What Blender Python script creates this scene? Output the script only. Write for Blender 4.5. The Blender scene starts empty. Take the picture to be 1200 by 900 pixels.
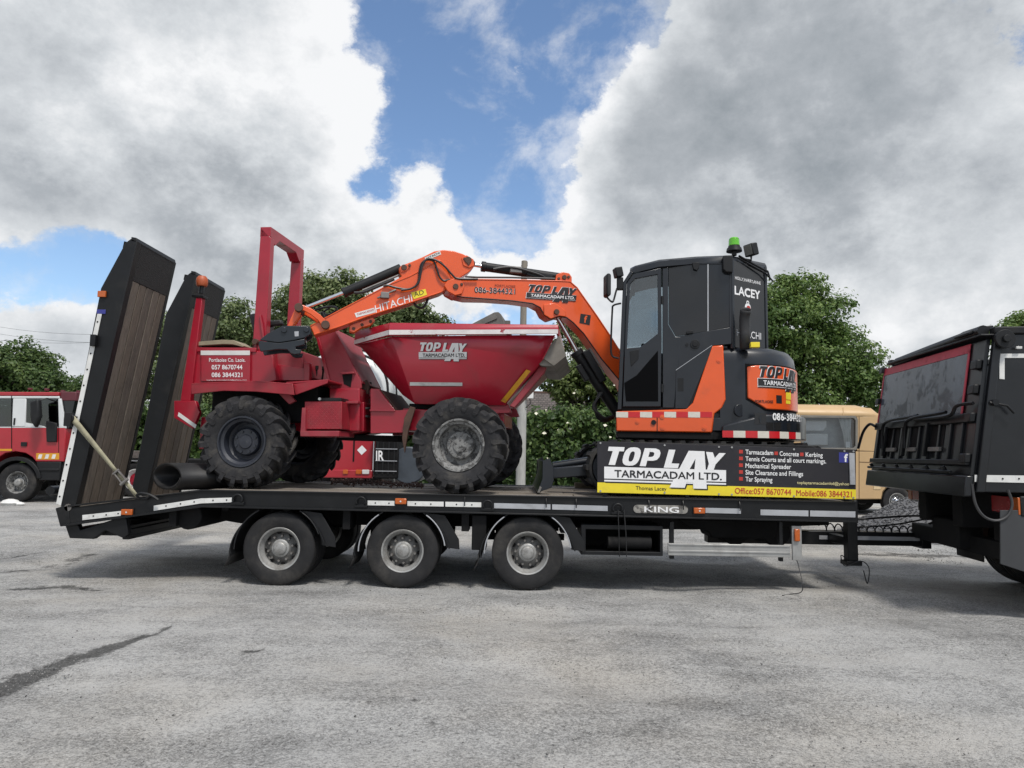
import bpy, bmesh, math, random
import numpy as np
from mathutils import Vector, Matrix, noise as mnoise

sc = bpy.context.scene
COL = sc.collection
R = math.radians
rnd = random.Random(7)

# ------------------------------------------------------------------ camera
CAM_H = 1.5; PITCH = R(5.5); ROLL = R(1.0); FOC = 830.0        # focal length in pixels of the 1200 px wide photograph
CAM_R = Matrix.Rotation(math.pi/2 + PITCH, 3, 'X') @ Matrix.Rotation(ROLL, 3, 'Z')
cam_data = bpy.data.cameras.new('camera'); cam = bpy.data.objects.new('camera', cam_data); COL.objects.link(cam)
cam_data.sensor_width = 36.0; cam_data.lens = FOC/1200*36.0; cam_data.clip_end = 3000; cam_data.clip_start = 0.05
cam.matrix_world = Matrix.Translation((0, 0, CAM_H)) @ CAM_R.to_4x4()
sc.camera = cam

def ray(px, py):
    return CAM_R @ Vector(((px-600)/FOC, -(py-450)/FOC, -1))
def on_y(px, py, Y):
    d = ray(px, py); t = Y/d.y
    return Vector((d.x*t, Y, CAM_H + d.z*t))
def on_z(px, py, z=0.0):
    d = ray(px, py); t = (z-CAM_H)/d.z
    return Vector((d.x*t, d.y*t, z))

# ------------------------------------------------------------------ sky and sun
SUN_EL = R(59); SUN_AZ = R(152)          # azimuth measured from +Y (straight ahead) towards +X
SUN_DIR = Vector((math.sin(SUN_AZ)*math.cos(SUN_EL), math.cos(SUN_AZ)*math.cos(SUN_EL), math.sin(SUN_EL)))
world = bpy.data.worlds.new('World'); sc.world = world; world.use_nodes = True
WN = world.node_tree; WN.nodes.clear()

def mth(nt, op, a, b=None, c=None, clamp=False):
    n = nt.nodes.new('ShaderNodeMath'); n.operation = op; n.use_clamp = clamp
    for i, v in enumerate((a, b, c)):
        if v is None: continue
        if isinstance(v, (int, float)): n.inputs[i].default_value = v
        else: nt.links.new(v, n.inputs[i])
    return n.outputs[0]
def smooth(nt, v, a, b):
    n = nt.nodes.new('ShaderNodeMapRange'); n.interpolation_type = 'SMOOTHSTEP'
    nt.links.new(v, n.inputs[0]); n.inputs[1].default_value = a; n.inputs[2].default_value = b
    return n.outputs[0]
def nnoise(nt, vec, scale, detail=6, rough=.55, dist=0.0, dims='3D'):
    n = nt.nodes.new('ShaderNodeTexNoise'); n.noise_dimensions = dims
    if vec is not None: nt.links.new(vec, n.inputs['Vector'])
    n.inputs['Scale'].default_value = scale; n.inputs['Detail'].default_value = detail
    n.inputs['Roughness'].default_value = rough; n.inputs['Distortion'].default_value = dist
    return n
def blobs(nt, vec, lst):
    tot = None
    for (px, py, rad, w) in lst:
        d = ray(px, py).normalized()
        n = nt.nodes.new('ShaderNodeVectorMath'); n.operation = 'DOT_PRODUCT'
        nt.links.new(vec, n.inputs[0]); n.inputs[1].default_value = d
        s = (rad/FOC)**2*.5
        e = mth(nt, 'EXPONENT', mth(nt, 'MULTIPLY', mth(nt, 'SUBTRACT', n.outputs['Value'], 1.0), 1/s))
        e = mth(nt, 'MULTIPLY', e, w)
        tot = e if tot is None else mth(nt, 'ADD', tot, e)
    return tot

def build_sky():
    nt = WN; L = nt.links.new
    tc = nt.nodes.new('ShaderNodeTexCoord')
    nrm = nt.nodes.new('ShaderNodeVectorMath'); nrm.operation = 'NORMALIZE'; L(tc.outputs['Generated'], nrm.inputs[0])
    d = nrm.outputs[0]
    mp = nt.nodes.new('ShaderNodeMapping'); L(d, mp.inputs[0]); mp.inputs['Scale'].default_value = (1.5, 1.5, 1.95); mp.inputs['Location'].default_value = (.35, .2, .1)
    p = mp.outputs[0]
    def puffs(vec):
        b1 = nnoise(nt, vec, 2.3, 7, .57, .15).outputs['Fac']; b2 = nnoise(nt, vec, 8.0, 8, .66, 0).outputs['Fac']
        return mth(nt, 'ADD', mth(nt, 'MULTIPLY', b1, 1.0), mth(nt, 'MULTIPLY', b2, .62))
    base = puffs(p)
    # where the gaps and the banks of this afternoon's sky lie
    cover = blobs(nt, d, [(525, 25, 80, -.30), (470, 135, 55, -.14), (545, 165, 75, -.34), (425, 215, 42, -.34), (620, 235, 50, -.34), (690, 75, 50, -.24), (750, 25, 45, -.26), (655, 130, 40, -.2), (590, 30, 40, -.12), (580, 255, 40, -.2), (450, 40, 40, -.14),
                          (505, 208, 34, .20), (600, 75, 30, .16), (660, 25, 30, .14), (560, 120, 22, .10), (50, 318, 58, -.60), (125, 306, 40, -.50), (-60, 330, 40, -.1), (1045, 398, 45, -.18), (830, 292, 22, -.16), (600, 350, 60, -.14),
                          (230, 130, 190, .28), (330, 250, 120, .24), (905, 110, 190, .32), (1100, 250, 170, .28), (730, 250, 60, .2), (60, 120, 140, .2), (50, 240, 80, .26), (20, 380, 60, .2), (100, 395, 60, .2), (440, 120, 26, .12), (460, 280, 50, .16), (560, 300, 60, .10), (750, 330, 120, .14), (950, 330, 120, .12), (300, 330, 120, .12), (120, 440, 90, .12)])
    dens = mth(nt, 'ADD', base, cover)
    mask = smooth(nt, dens, .71, .84)
    wisp = mth(nt, 'MULTIPLY', smooth(nt, mth(nt, 'ADD', nnoise(nt, p, 4.6, 8, .64, .22).outputs['Fac'], mth(nt, 'MULTIPLY', cover, .35)), .40, .66), .62)
    mask = mth(nt, 'MAXIMUM', mask, wisp)
    thick = smooth(nt, dens, .76, 1.30)
    # second look a little nearer to the light: tells lit edges from shaded bellies
    off = nt.nodes.new('ShaderNodeVectorMath'); off.operation = 'ADD'; L(p, off.inputs[0]); off.inputs[1].default_value = (.012, -.03, .075)
    g = mth(nt, 'SUBTRACT', base, puffs(off.outputs[0]))
    tone = blobs(nt, d, [(880, 100, 170, -.30), (1100, 60, 190, -.24), (770, 180, 80, -.12), (640, 190, 40, .20), (700, 120, 40, .22), (30, 50, 110, -.14), (235, 258, 90, -.22), (60, 268, 90, -.22), (300, 200, 60, -.05),
                         (330, 110, 120, .16), (150, 140, 110, .16), (220, 60, 120, .08), (445, 130, 60, .2), (110, 205, 50, .14), (440, 250, 60, .1), (620, 290, 90, .14), (860, 245, 90, .16), (1090, 205, 60, .16), (1050, 300, 90, .16), (1150, 250, 60, -.1), (985, 240, 50, -.12)])
    lit = mth(nt, 'ADD', mth(nt, 'ADD', mth(nt, 'MULTIPLY', g, 1.15), tone), mth(nt, 'SUBTRACT', .93, mth(nt, 'MULTIPLY', thick, .34)), clamp=True)
    ramp = nt.nodes.new('ShaderNodeValToRGB'); L(lit, ramp.inputs[0])
    cr = ramp.color_ramp; cr.elements[0].position = .05; cr.elements[0].color = (.255, .290, .322, 1)
    cr.elements[1].position = .95; cr.elements[1].color = (.92, .93, .945, 1)
    e = cr.elements.new(.40); e.color = (.43, .46, .495, 1)
    e = cr.elements.new(.68); e.color = (.66, .69, .72, 1)
    sc10 = nt.nodes.new('ShaderNodeVectorMath'); sc10.operation = 'SCALE'; L(ramp.outputs[0], sc10.inputs[0]); sc10.inputs['Scale'].default_value = 6.7
    sky = nt.nodes.new('ShaderNodeTexSky'); sky.sky_type = 'NISHITA'; sky.sun_disc = False
    sky.sun_elevation = SUN_EL; sky.sun_rotation = SUN_AZ; sky.air_density = 1.0; sky.dust_density = .6; sky.ozone_density = 2.2
    mix = nt.nodes.new('ShaderNodeMix'); mix.data_type = 'RGBA'
    hs = nt.nodes.new('ShaderNodeHueSaturation'); L(sky.outputs[0], hs.inputs['Color']); hs.inputs['Saturation'].default_value = 1.04; hs.inputs['Value'].default_value = 1.12
    L(mask, mix.inputs[0]); L(hs.outputs[0], mix.inputs[6]); L(sc10.outputs[0], mix.inputs[7])
    bg = nt.nodes.new('ShaderNodeBackground'); L(mix.outputs[2], bg.inputs[0]); bg.inputs[1].default_value = 0.1
    out = nt.nodes.new('ShaderNodeOutputWorld'); L(bg.outputs[0], out.inputs[0])
build_sky()
world.cycles.sampling_method = 'MANUAL'; world.cycles.sample_map_resolution = 512

sl = bpy.data.lights.new('sun', 'SUN'); so = bpy.data.objects.new('sun', sl); COL.objects.link(so)
sl.energy = 2.2; sl.angle = R(10); sl.color = (1.0, .955, .89)
so.rotation_euler = (-SUN_DIR).to_track_quat('-Z', 'Y').to_euler(); so.location = (0, 0, 30)

sc.view_settings.view_transform = 'Standard'; sc.view_settings.look = 'None'
sc.view_settings.exposure = 0.60; sc.view_settings.gamma = 1.0; sc.view_settings.use_curve_mapping = False
sc.render.engine = 'CYCLES'
sc.cycles.use_denoising = True; sc.cycles.denoiser = 'OPENIMAGEDENOISE'; sc.cycles.denoising_input_passes = 'RGB_ALBEDO_NORMAL'; sc.cycles.denoising_prefilter = 'NONE'
sc.cycles.max_bounces = 6; sc.cycles.transparent_max_bounces = 12

# ------------------------------------------------------------------ materials
MATS = {}
def pm(name, col, rough=.5, metal=0.0, var=.2, vs=5.0, bump=0.0, bs=80.0, dirt=None, ds=3.0, dt=(.5, .7), coat=0.0, spec=.5, drough=.85, wear=None, stretch=None, damt=1.0):
    """paint, rubber, timber ...: base colour with uneven tone, an optional coat of dirt and fine relief"""
    m = bpy.data.materials.new(name); m.use_nodes = True; nt = m.node_tree; L = nt.links.new
    b = nt.nodes['Principled BSDF']
    tc = nt.nodes.new('ShaderNodeTexCoord'); vec = tc.outputs['Object']
    if stretch:
        mp = nt.nodes.new('ShaderNodeMapping'); L(vec, mp.inputs[0]); mp.inputs['Scale'].default_value = stretch; svec = mp.outputs[0]
    else: svec = vec
    n = nnoise(nt, svec, vs, 7, .6)
    mr = nt.nodes.new('ShaderNodeMapRange'); L(n.outputs['Fac'], mr.inputs[0])
    mr.inputs[1].default_value = .25; mr.inputs[2].default_value = .75; mr.inputs[3].default_value = 1-var; mr.inputs[4].default_value = 1+var
    hs = nt.nodes.new('ShaderNodeVectorMath'); hs.operation = 'SCALE'; hs.inputs[0].default_value = col; L(mr.outputs[0], hs.inputs['Scale'])
    c = hs.outputs[0]; rsock = None
    if dirt:
        dn = nnoise(nt, vec, ds, 9, .68, .3)
        f = mth(nt, 'MULTIPLY', smooth(nt, dn.outputs['Fac'], *dt), damt)
        mx = nt.nodes.new('ShaderNodeMix'); mx.data_type = 'RGBA'; L(f, mx.inputs[0]); L(c, mx.inputs[6]); mx.inputs[7].default_value = (*dirt, 1)
        c = mx.outputs[2]
        rsock = mth(nt, 'ADD', rough, mth(nt, 'MULTIPLY', f, drough-rough))
    if wear:                                     # small chips showing another colour
        wn = nnoise(nt, vec, wear[1], 5, .7)
        f = smooth(nt, wn.outputs['Fac'], wear[2], wear[2]+.03)
        mx = nt.nodes.new('ShaderNodeMix'); mx.data_type = 'RGBA'; L(f, mx.inputs[0]); L(c, mx.inputs[6]); mx.inputs[7].default_value = (*wear[0], 1)
        c = mx.outputs[2]
    L(c, b.inputs['Base Color'])
    if rsock is None:
        rsock = mth(nt, 'ADD', mth(nt, 'MULTIPLY', n.outputs['Fac'], .18), rough-.09, clamp=True)
    L(rsock, b.inputs['Roughness'])
    b.inputs['Metallic'].default_value = metal; b.inputs['Coat Weight'].default_value = coat; b.inputs['Specular IOR Level'].default_value = spec
    b.inputs['Coat Roughness'].default_value = .12
    if bump:
        bn = nnoise(nt, svec, bs, 5, .6)
        bp = nt.nodes.new('ShaderNodeBump'); bp.inputs['Strength'].default_value = bump; bp.inputs['Distance'].default_value = .01
        L(bn.outputs['Fac'], bp.inputs['Height']); L(bp.outputs[0], b.inputs['Normal'])
    MATS[name] = m
    return m

def glass(name, tint, mixw=.35, rough=.04):
    m = bpy.data.materials.new(name); m.use_nodes = True; nt = m.node_tree; L = nt.links.new
    nt.nodes.remove(nt.nodes['Principled BSDF']); out = nt.nodes['Material Output']
    tr = nt.nodes.new('ShaderNodeBsdfTransparent'); tr.inputs[0].default_value = (*tint, 1)
    gl = nt.nodes.new('ShaderNodeBsdfGlossy'); gl.inputs['Roughness'].default_value = rough; gl.inputs[0].default_value = (.9, .92, .95, 1)
    tc = nt.nodes.new('ShaderNodeTexCoord'); n = nnoise(nt, tc.outputs['Object'], 3.0, 3)
    bp = nt.nodes.new('ShaderNodeBump'); bp.inputs['Strength'].default_value = .03; L(n.outputs[0], bp.inputs['Height']); L(bp.outputs[0], gl.inputs['Normal'])
    fr = nt.nodes.new('ShaderNodeFresnel'); fr.inputs[0].default_value = 1.5; L(bp.outputs[0], fr.inputs['Normal'])
    f = mth(nt, 'ADD', mth(nt, 'MULTIPLY', fr.outputs[0], 1.0), mixw*.15, clamp=True)
    mx = nt.nodes.new('ShaderNodeMixShader'); L(f, mx.inputs[0]); L(tr.outputs[0], mx.inputs[1]); L(gl.outputs[0], mx.inputs[2]); L(mx.outputs[0], out.inputs[0])
    MATS[name] = m; return m

def leafmat(name, c1, c2, c3, transl=.35):
    m = bpy.data.materials.new(name); m.use_nodes = True; nt = m.node_tree; L = nt.links.new
    b = nt.nodes['Principled BSDF']; out = nt.nodes['Material Output']
    geo = nt.nodes.new('ShaderNodeNewGeometry')
    tc = nt.nodes.new('ShaderNodeTexCoord'); n = nnoise(nt, tc.outputs['Object'], .55, 4, .6)
    v = mth(nt, 'ADD', mth(nt, 'MULTIPLY', geo.outputs['Random Per Island'], .55), mth(nt, 'MULTIPLY', mth(nt, 'SUBTRACT', n.outputs[0], .28), 1.0), clamp=True)
    rp = nt.nodes.new('ShaderNodeValToRGB'); L(v, rp.inputs[0]); cr = rp.color_ramp
    cr.elements[0].position = .1; cr.elements[0].color = (*c1, 1); cr.elements[1].position = .95; cr.elements[1].color = (*c3, 1)
    e = cr.elements.new(.5); e.color = (*c2, 1)
    L(rp.outputs[0], b.inputs['Base Color']); b.inputs['Roughness'].default_value = .5; b.inputs['Specular IOR Level'].default_value = .35
    t = nt.nodes.new('ShaderNodeBsdfTranslucent'); L(rp.outputs[0], t.inputs[0])
    mx = nt.nodes.new('ShaderNodeMixShader'); mx.inputs[0].default_value = transl; L(b.outputs[0], mx.inputs[1]); L(t.outputs[0], mx.inputs[2]); L(mx.outputs[0], out.inputs[0])
    MATS[name] = m; return m

GR = (.20, .185, .16)     # dried mud and dust
RED = pm('red_paint', (.30, .006, .020), .33, var=.14, vs=2.2, bump=.05, bs=40, dirt=(.14, .03, .03), ds=2.6, dt=(.50, .82), damt=.65, wear=((.34, .20, .18), 26, .735), coat=.25)
RED2 = pm('red_paint_dusty', (.27, .022, .035), .5, var=.16, vs=3, bump=.08, bs=50, dirt=(.25, .09, .085), ds=3.5, dt=(.42, .75), damt=.55, wear=((.32, .2, .18), 30, .75))
TREAD = pm('red_tread_plate', (.25, .01, .02), .45, var=.2, vs=6, dirt=(.16, .05, .045), ds=5, dt=(.45, .8), damt=.6)
ORANGE = pm('orange_paint', (.66, .085, .010), .34, var=.07, vs=3, bump=.02, bs=60, dirt=(.34, .07, .025), ds=3.2, dt=(.55, .9), damt=.6, coat=.35, wear=((.2, .06, .03), 34, .77))
CHAR = pm('charcoal_paint', (.0095, .0120, .0165), .34, var=.2, vs=3, bump=.03, bs=50, dirt=(.036, .037, .039), ds=2.4, dt=(.5, .85), damt=.45, coat=.15, spec=.4)
BLACK = pm('black_steel', (.0065, .007, .008), .42, var=.35, vs=4, bump=.06, bs=50, dirt=(.036, .034, .031), ds=2.8, dt=(.52, .82), damt=.5, wear=((.10, .09, .08), 22, .755), spec=.3)
DARK = pm('dark_underside', (.006, .006, .0065), .75, var=.4, vs=4, dirt=(.026, .024, .022), ds=3, dt=(.5, .8), damt=.5, spec=.2)
PLAS = pm('black_plastic', (.009, .0095, .0105), .5, var=.25, vs=10, bump=.1, bs=200, dirt=(.05, .047, .043), ds=4, dt=(.55, .85), damt=.35, spec=.3)
RUB = pm('tyre_rubber', (.017, .017, .018), .8, var=.3, vs=6, bump=.25, bs=90, dirt=(.085, .078, .068), ds=3.2, dt=(.42, .78), damt=.55, spec=.3)
RUBM = pm('muddy_tyre_rubber', (.024, .024, .026), .82, var=.35, vs=7, bump=.35, bs=60, dirt=(.12, .11, .095), ds=4.5, dt=(.46, .78), damt=.6, spec=.25)
HOSE = pm('hose_rubber', (.012, .012, .013), .45, var=.2, vs=20)
ALU = pm('bare_aluminium', (.36, .36, .35), .45, metal=.55, var=.16, vs=5, bump=.08, bs=60, dirt=(.20, .19, .175), ds=4, dt=(.45, .75), damt=.7)
RIM = pm('silver_rim_paint', (.34, .34, .33), .45, metal=.4, var=.2, vs=8, bump=.06, bs=60, dirt=(.10, .09, .08), ds=7, dt=(.42, .7), damt=.75)
RIMD = pm('dark_rim_paint', (.020, .023, .032), .42, var=.3, vs=7, bump=.08, bs=50, dirt=(.12, .115, .11), ds=8, dt=(.58, .72), damt=.55)
RIMM = pm('muddy_rim_paint', (.22, .22, .215), .8, var=.45, vs=14, bump=.5, bs=45, dirt=(.035, .034, .033), ds=14, dt=(.45, .58), damt=.9)
WHITE = pm('white_strip', (.62, .62, .60), .5, var=.12, vs=7, dirt=(.22, .20, .18), ds=9, dt=(.55, .78), damt=.6)
WHITEW = pm('worn_white_strip', (.60, .57, .56), .55, var=.15, vs=8, dirt=(.26, .03, .04), ds=7, dt=(.60, .66), damt=1.0)
STRIPG = pm('grey_reflector_strip', (.34, .35, .37), .4, var=.15, vs=5, dirt=(.12, .12, .12), ds=6, dt=(.5, .8), damt=.5)
LETW = pm('white_lettering', (.72, .72, .72), .45, var=.06, vs=9)
LETK = pm('black_lettering', (.010, .010, .011), .45, var=.1, vs=9)
LETR = pm('red_lettering', (.42, .03, .02), .45, var=.1, vs=9)
LETC = pm('cream_lettering', (.62, .56, .30), .45, var=.1, vs=9)
SIGNK = pm('sign_black', (.021, .020, .024), .42, var=.14, vs=4, spec=.3, dirt=(.05, .047, .043), ds=5, dt=(.5, .8), damt=.4)
YEL = pm('sign_yellow', (.72, .58, .025), .45, var=.08, vs=5, dirt=(.30, .24, .06), ds=7, dt=(.55, .8), damt=.4)
YELD = pm('yellow_reflector', (.58, .27, .015), .45, var=.12, vs=9, dirt=(.12, .06, .03), ds=9, dt=(.5, .7), damt=.6)
FBLUE = pm('deep_blue_print', (.03, .035, .22), .45, var=.05)
REFR = pm('red_reflector', (.50, .012, .018), .3, var=.1, vs=12)
REFW = pm('cream_reflector', (.60, .57, .50), .35, var=.1, vs=12, dirt=(.3, .27, .2), ds=12, dt=(.5, .8), damt=.5)
AMBER = pm('amber_lens', (.42, .085, .006), .25, var=.12, vs=20, coat=.4)
CLEAR = pm('clear_lens', (.55, .55, .53), .2, var=.1, vs=20, coat=.4)
REDLENS = pm('red_lens', (.26, .008, .012), .25, var=.2, vs=15, coat=.4)
GREENL = pm('green_lens', (.10, .42, .012), .25, var=.12, vs=15, coat=.4)
CHROME = pm('chrome_rod', (.62, .63, .65), .16, metal=1.0, var=.06, vs=6)
STEEL = pm('worn_steel', (.20, .19, .18), .5, metal=.6, var=.25, vs=9, bump=.1, bs=50, dirt=(.10, .07, .05), ds=6, dt=(.48, .72), damt=.6)
RUST = pm('rusty_steel', (.075, .04, .028), .8, var=.35, vs=10, bump=.2, bs=60)
BUCK = pm('bucket_steel', (.13, .125, .115), .6, metal=.2, var=.25, vs=6, bump=.15, bs=40, dirt=(.17, .15, .12), ds=5, dt=(.45, .7), damt=.6)
SCRP = pm('scraped_steel_lip', (.16, .145, .125), .65, metal=.15, var=.2, vs=7, bump=.1, bs=50, dirt=(.10, .085, .07), ds=5, dt=(.45, .7), damt=.6)
PLANK = [pm('deck_timber_%s' % n, c, .85, var=.34, vs=5, stretch=(.35, 8, 8), bump=.4, bs=14, dirt=(.045, .04, .035), ds=2.2, dt=(.5, .78), damt=.75)
         for n, c in (('grey', (.17, .150, .128)), ('brown', (.145, .122, .098)), ('pale', (.20, .178, .152)))]
RPLANK = [pm('ramp_timber_%s' % n, c, .85, var=.30, vs=5, stretch=(9, 9, .5), bump=.4, bs=14, dirt=(.030, .027, .024), ds=2.0, dt=(.5, .8), damt=.7)
          for n, c in (('grey', (.135, .112, .090)), ('brown', (.118, .095, .074)), ('dark', (.105, .086, .070)))]
BOARD = pm('weathered_board', (.26, .22, .15), .85, var=.25, vs=6, stretch=(1, 8, 8), bump=.3, bs=20)
FABR = pm('dark_seat_vinyl', (.012, .012, .013), .6, var=.2, vs=12, bump=.1, bs=120)
STRAP = pm('dirty_webbing', (.30, .28, .19), .85, var=.2, vs=16, bump=.3, bs=180, dirt=(.14, .125, .09), ds=8, dt=(.45, .7), damt=.6)
SOIL = pm('reddish_soil', (.060, .030, .022), .95, var=.5, vs=20, bump=.5, bs=60)
GLS = glass('tinted_cab_glass', (.56, .62, .65), .3)
GLSD = pm('dark_tinted_glass', (.011, .013, .016), .08, var=.25, vs=1.2, spec=.45, dirt=(.06, .062, .065), ds=1.2, dt=(.45, .9), damt=.2, drough=.2)
GLSC = glass('vehicle_window_glass', (.34, .37, .38), .2)

# ------------------------------------------------------------------ mesh building
class MB:
    def __init__(s, M=None): s.v = []; s.f = []; s.M = M or Matrix.Identity(4)
    def add(s, verts, faces):
        o = len(s.v); M = s.M
        s.v.extend(M @ Vector(p) for p in verts)
        s.f.extend(tuple(i+o for i in f) for f in faces)
        return s
    def box(s, x0, x1, y0, y1, z0, z1):
        return s.add([(x, y, z) for x in (x0, x1) for y in (y0, y1) for z in (z0, z1)],
                     [(0, 1, 3, 2), (4, 6, 7, 5), (0, 4, 5, 1), (2, 3, 7, 6), (0, 2, 6, 4), (1, 5, 7, 3)])
    def bar(s, p0, p1, w, h, up=(0, 0, 1)):
        p0, p1 = Vector(p0), Vector(p1); d = (p1-p0).normalized(); u = Vector(up)
        a = d.cross(u)
        if a.length < 1e-4: a = d.cross(Vector((0, 1, 0)))
        a.normalize(); b = a.cross(d)
        vs = [p + a*i*w/2 + b*j*h/2 for p in (p0, p1) for i, j in ((-1, -1), (1, -1), (1, 1), (-1, 1))]
        return s.add(vs, [(3, 2, 1, 0), (4, 5, 6, 7), (0, 1, 5, 4), (1, 2, 6, 5), (2, 3, 7, 6), (3, 0, 4, 7)])
    def prism(s, pts, y0, y1):
        """outline in the x-z plane pushed from y0 to y1"""
        n = len(pts)
        vs = [(x, y0, z) for x, z in pts] + [(x, y1, z) for x, z in pts]
        return s.add(vs, [tuple(range(n)), tuple(range(2*n-1, n-1, -1))] + [(i, (i+1) % n, n+(i+1) % n, n+i) for i in range(n)])
    def flat(s, pts, z0, z1):
        """outline in the x-y plane pushed from z0 to z1"""
        n = len(pts)
        vs = [(x, y, z0) for x, y in pts] + [(x, y, z1) for x, y in pts]
        return s.add(vs, [tuple(range(n)), tuple(range(2*n-1, n-1, -1))] + [(i, (i+1) % n, n+(i+1) % n, n+i) for i in range(n)])
    def ring(s, outer, inner, y0, y1):
        n = len(outer)
        vs = [(x, y0, z) for x, z in outer] + [(x, y0, z) for x, z in inner] + [(x, y1, z) for x, z in outer] + [(x, y1, z) for x, z in inner]
        fs = []
        for i in range(n):
            j = (i+1) % n
            fs += [(i, j, n+j, n+i), (2*n+j, 2*n+i, 3*n+i, 3*n+j), (i, 2*n+i, 2*n+j, j), (n+i, n+j, 3*n+j, 3*n+i)]
        return s.add(vs, fs)
    def loft(s, loops, cap=True):
        n = len(loops[0]); vs = [p for l in loops for p in l]; fs = []
        for k in range(len(loops)-1):
            for i in range(n):
                j = (i+1) % n
                fs.append((k*n+i, k*n+j, (k+1)*n+j, (k+1)*n+i))
        if cap: fs += [tuple(range(n-1, -1, -1)), tuple(range((len(loops)-1)*n, len(loops)*n))]
        return s.add(vs, fs)
    def cyl(s, p0, p1, r0, r1=None, n=14, cap=True):
        p0, p1 = Vector(p0), Vector(p1); r1 = r0 if r1 is None else r1
        d = (p1-p0).normalized(); a = d.cross(Vector((0, 0, 1)))
        if a.length < 1e-3: a = d.cross(Vector((1, 0, 0)))
        a.normalize(); b = d.cross(a)
        ring = lambda p, r: [p + (a*math.cos(2*math.pi*i/n) + b*math.sin(2*math.pi*i/n))*r for i in range(n)]
        return s.loft([ring(p0, r0), ring(p1, r1)], cap)
    def tube(s, path, r, n=7, cap=True):
        P = [Vector(p) for p in path]; loops = []; up = None
        rr = r if isinstance(r, (list, tuple)) else [r]*len(P)
        for i, p in enumerate(P):
            d = (P[min(i+1, len(P)-1)] - P[max(i-1, 0)]).normalized()
            if up is None:
                up = d.cross(Vector((0, 0, 1)))
                if up.length < 1e-2: up = d.cross(Vector((1, 0, 0)))
            up = (up - d*up.dot(d)).normalized(); b = d.cross(up)
            loops.append([p + (up*math.cos(2*math.pi*k/n) + b*math.sin(2*math.pi*k/n))*rr[i] for k in range(n)])
        return s.loft(loops, cap)
    def lathe(s, prof, n=40, closed=False):
        """profile of (radius, y) turned about the y axis"""
        loops = [[(r*math.cos(2*math.pi*i/n), y, r*math.sin(2*math.pi*i/n)) for i in range(n)] for r, y in prof]
        if closed: loops.append(loops[0])
        return s.loft(loops, False)
    def sheet(s, rows):
        m = len(rows[0]); vs = [p for r in rows for p in r]
        return s.add(vs, [(k*m+i, k*m+i+1, (k+1)*m+i+1, (k+1)*m+i) for k in range(len(rows)-1) for i in range(m-1)])

def bez(pts, n=8):
    """smooth curve through the points (Catmull-Rom)"""
    P = [Vector(p) for p in pts]; out = []
    for i in range(len(P)-1):
        a, b, c, d = P[max(i-1, 0)], P[i], P[i+1], P[min(i+2, len(P)-1)]
        for k in range(n):
            t = k/n
            out.append(.5*((2*b) + (c-a)*t + (2*a-5*b+4*c-d)*t*t + (3*b-a-3*c+d)*t**3))
    return out + [P[-1]]

WM = {}
def to_mesh(name, verts, faces, mat, angle=38, recalc=True):
    me = bpy.data.meshes.new(name); me.from_pydata([tuple(v) for v in verts], [], faces)
    if recalc:
        bm = bmesh.new(); bm.from_mesh(me); bmesh.ops.recalc_face_normals(bm, faces=bm.faces); bm.to_mesh(me); bm.free()
    me.materials.append(mat)
    if angle:
        me.shade_smooth(); me.set_sharp_from_angle(angle=R(angle))
    return me
def link(name, data, parent=None, M=None):
    """M is the world matrix; a child without one shares its parent's axes"""
    o = bpy.data.objects.new(name, data); COL.objects.link(o)
    pw = WM[parent] if parent else Matrix.Identity(4)
    W = M if M is not None else pw.copy()
    if parent: o.parent = parent
    o.matrix_local = pw.inverted() @ W
    WM[o] = W
    return o
def thing(name, label, cat, loc, yaw=0.0, group=None):
    o = link(name, None, None, Matrix.Translation(loc) @ Matrix.Rotation(yaw, 4, 'Z'))
    o.empty_display_size = .3
    return tag(o, label, cat, group)
def tag(o, label=None, cat=None, group=None, kind=None):
    for k, v in (('label', label), ('category', cat), ('group', group), ('kind', kind)):
        if v: o[k] = v
    return o
def part(name, mb, mat, parent, bevel=0.0, label=None, angle=38, seg=2, recalc=True):
    iw = WM[parent].inverted()
    o = link(name, to_mesh(name, [iw @ v for v in mb.v], mb.f, mat, angle, recalc), parent)
    if bevel: add_bevel(o, bevel, seg)
    if label: o['label'] = label
    return o
def solo(name, mb, mat, label, cat, loc, group=None, bevel=0.0, kind=None, angle=38):
    M = Matrix.Translation(loc); iw = M.inverted()
    o = link(name, to_mesh(name, [iw @ v for v in mb.v], mb.f, mat, angle), None, M)
    if bevel: add_bevel(o, bevel)
    return tag(o, label, cat, group, kind)
def add_bevel(o, w, seg=2):
    b = o.modifiers.new('bevel', 'BEVEL'); b.width = w; b.segments = seg; b.limit_method = 'ANGLE'; b.angle_limit = R(40); b.use_clamp_overlap = True

class FR:
    """a local set of axes standing somewhere in the place"""
    def __init__(s, origin, yaw):
        s.M = Matrix.Translation(origin) @ Matrix.Rotation(yaw, 4, 'Z'); s.I = s.M.inverted(); s.o = Vector(origin); s.yaw = yaw
    def _hit(s, px, py, ax, c):
        o = s.I @ Vector((0, 0, CAM_H)); d = s.I.to_3x3() @ ray(px, py)
        return o + d*((c-o[ax])/d[ax])
    def p(s, px, py, y): q = s._hit(px, py, 1, y); return (q.x, q.z)
    def P(s, pts, y): return [s.p(a, b, y) for a, b in pts]
    def px_(s, px, py, x): q = s._hit(px, py, 0, x); return (q.y, q.z)
    def mb(s): return MB(s.M)
    def w(s, x, y, z): return s.M @ Vector((x, y, z))
WORLD = FR((0, 0, 0), 0)

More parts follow.
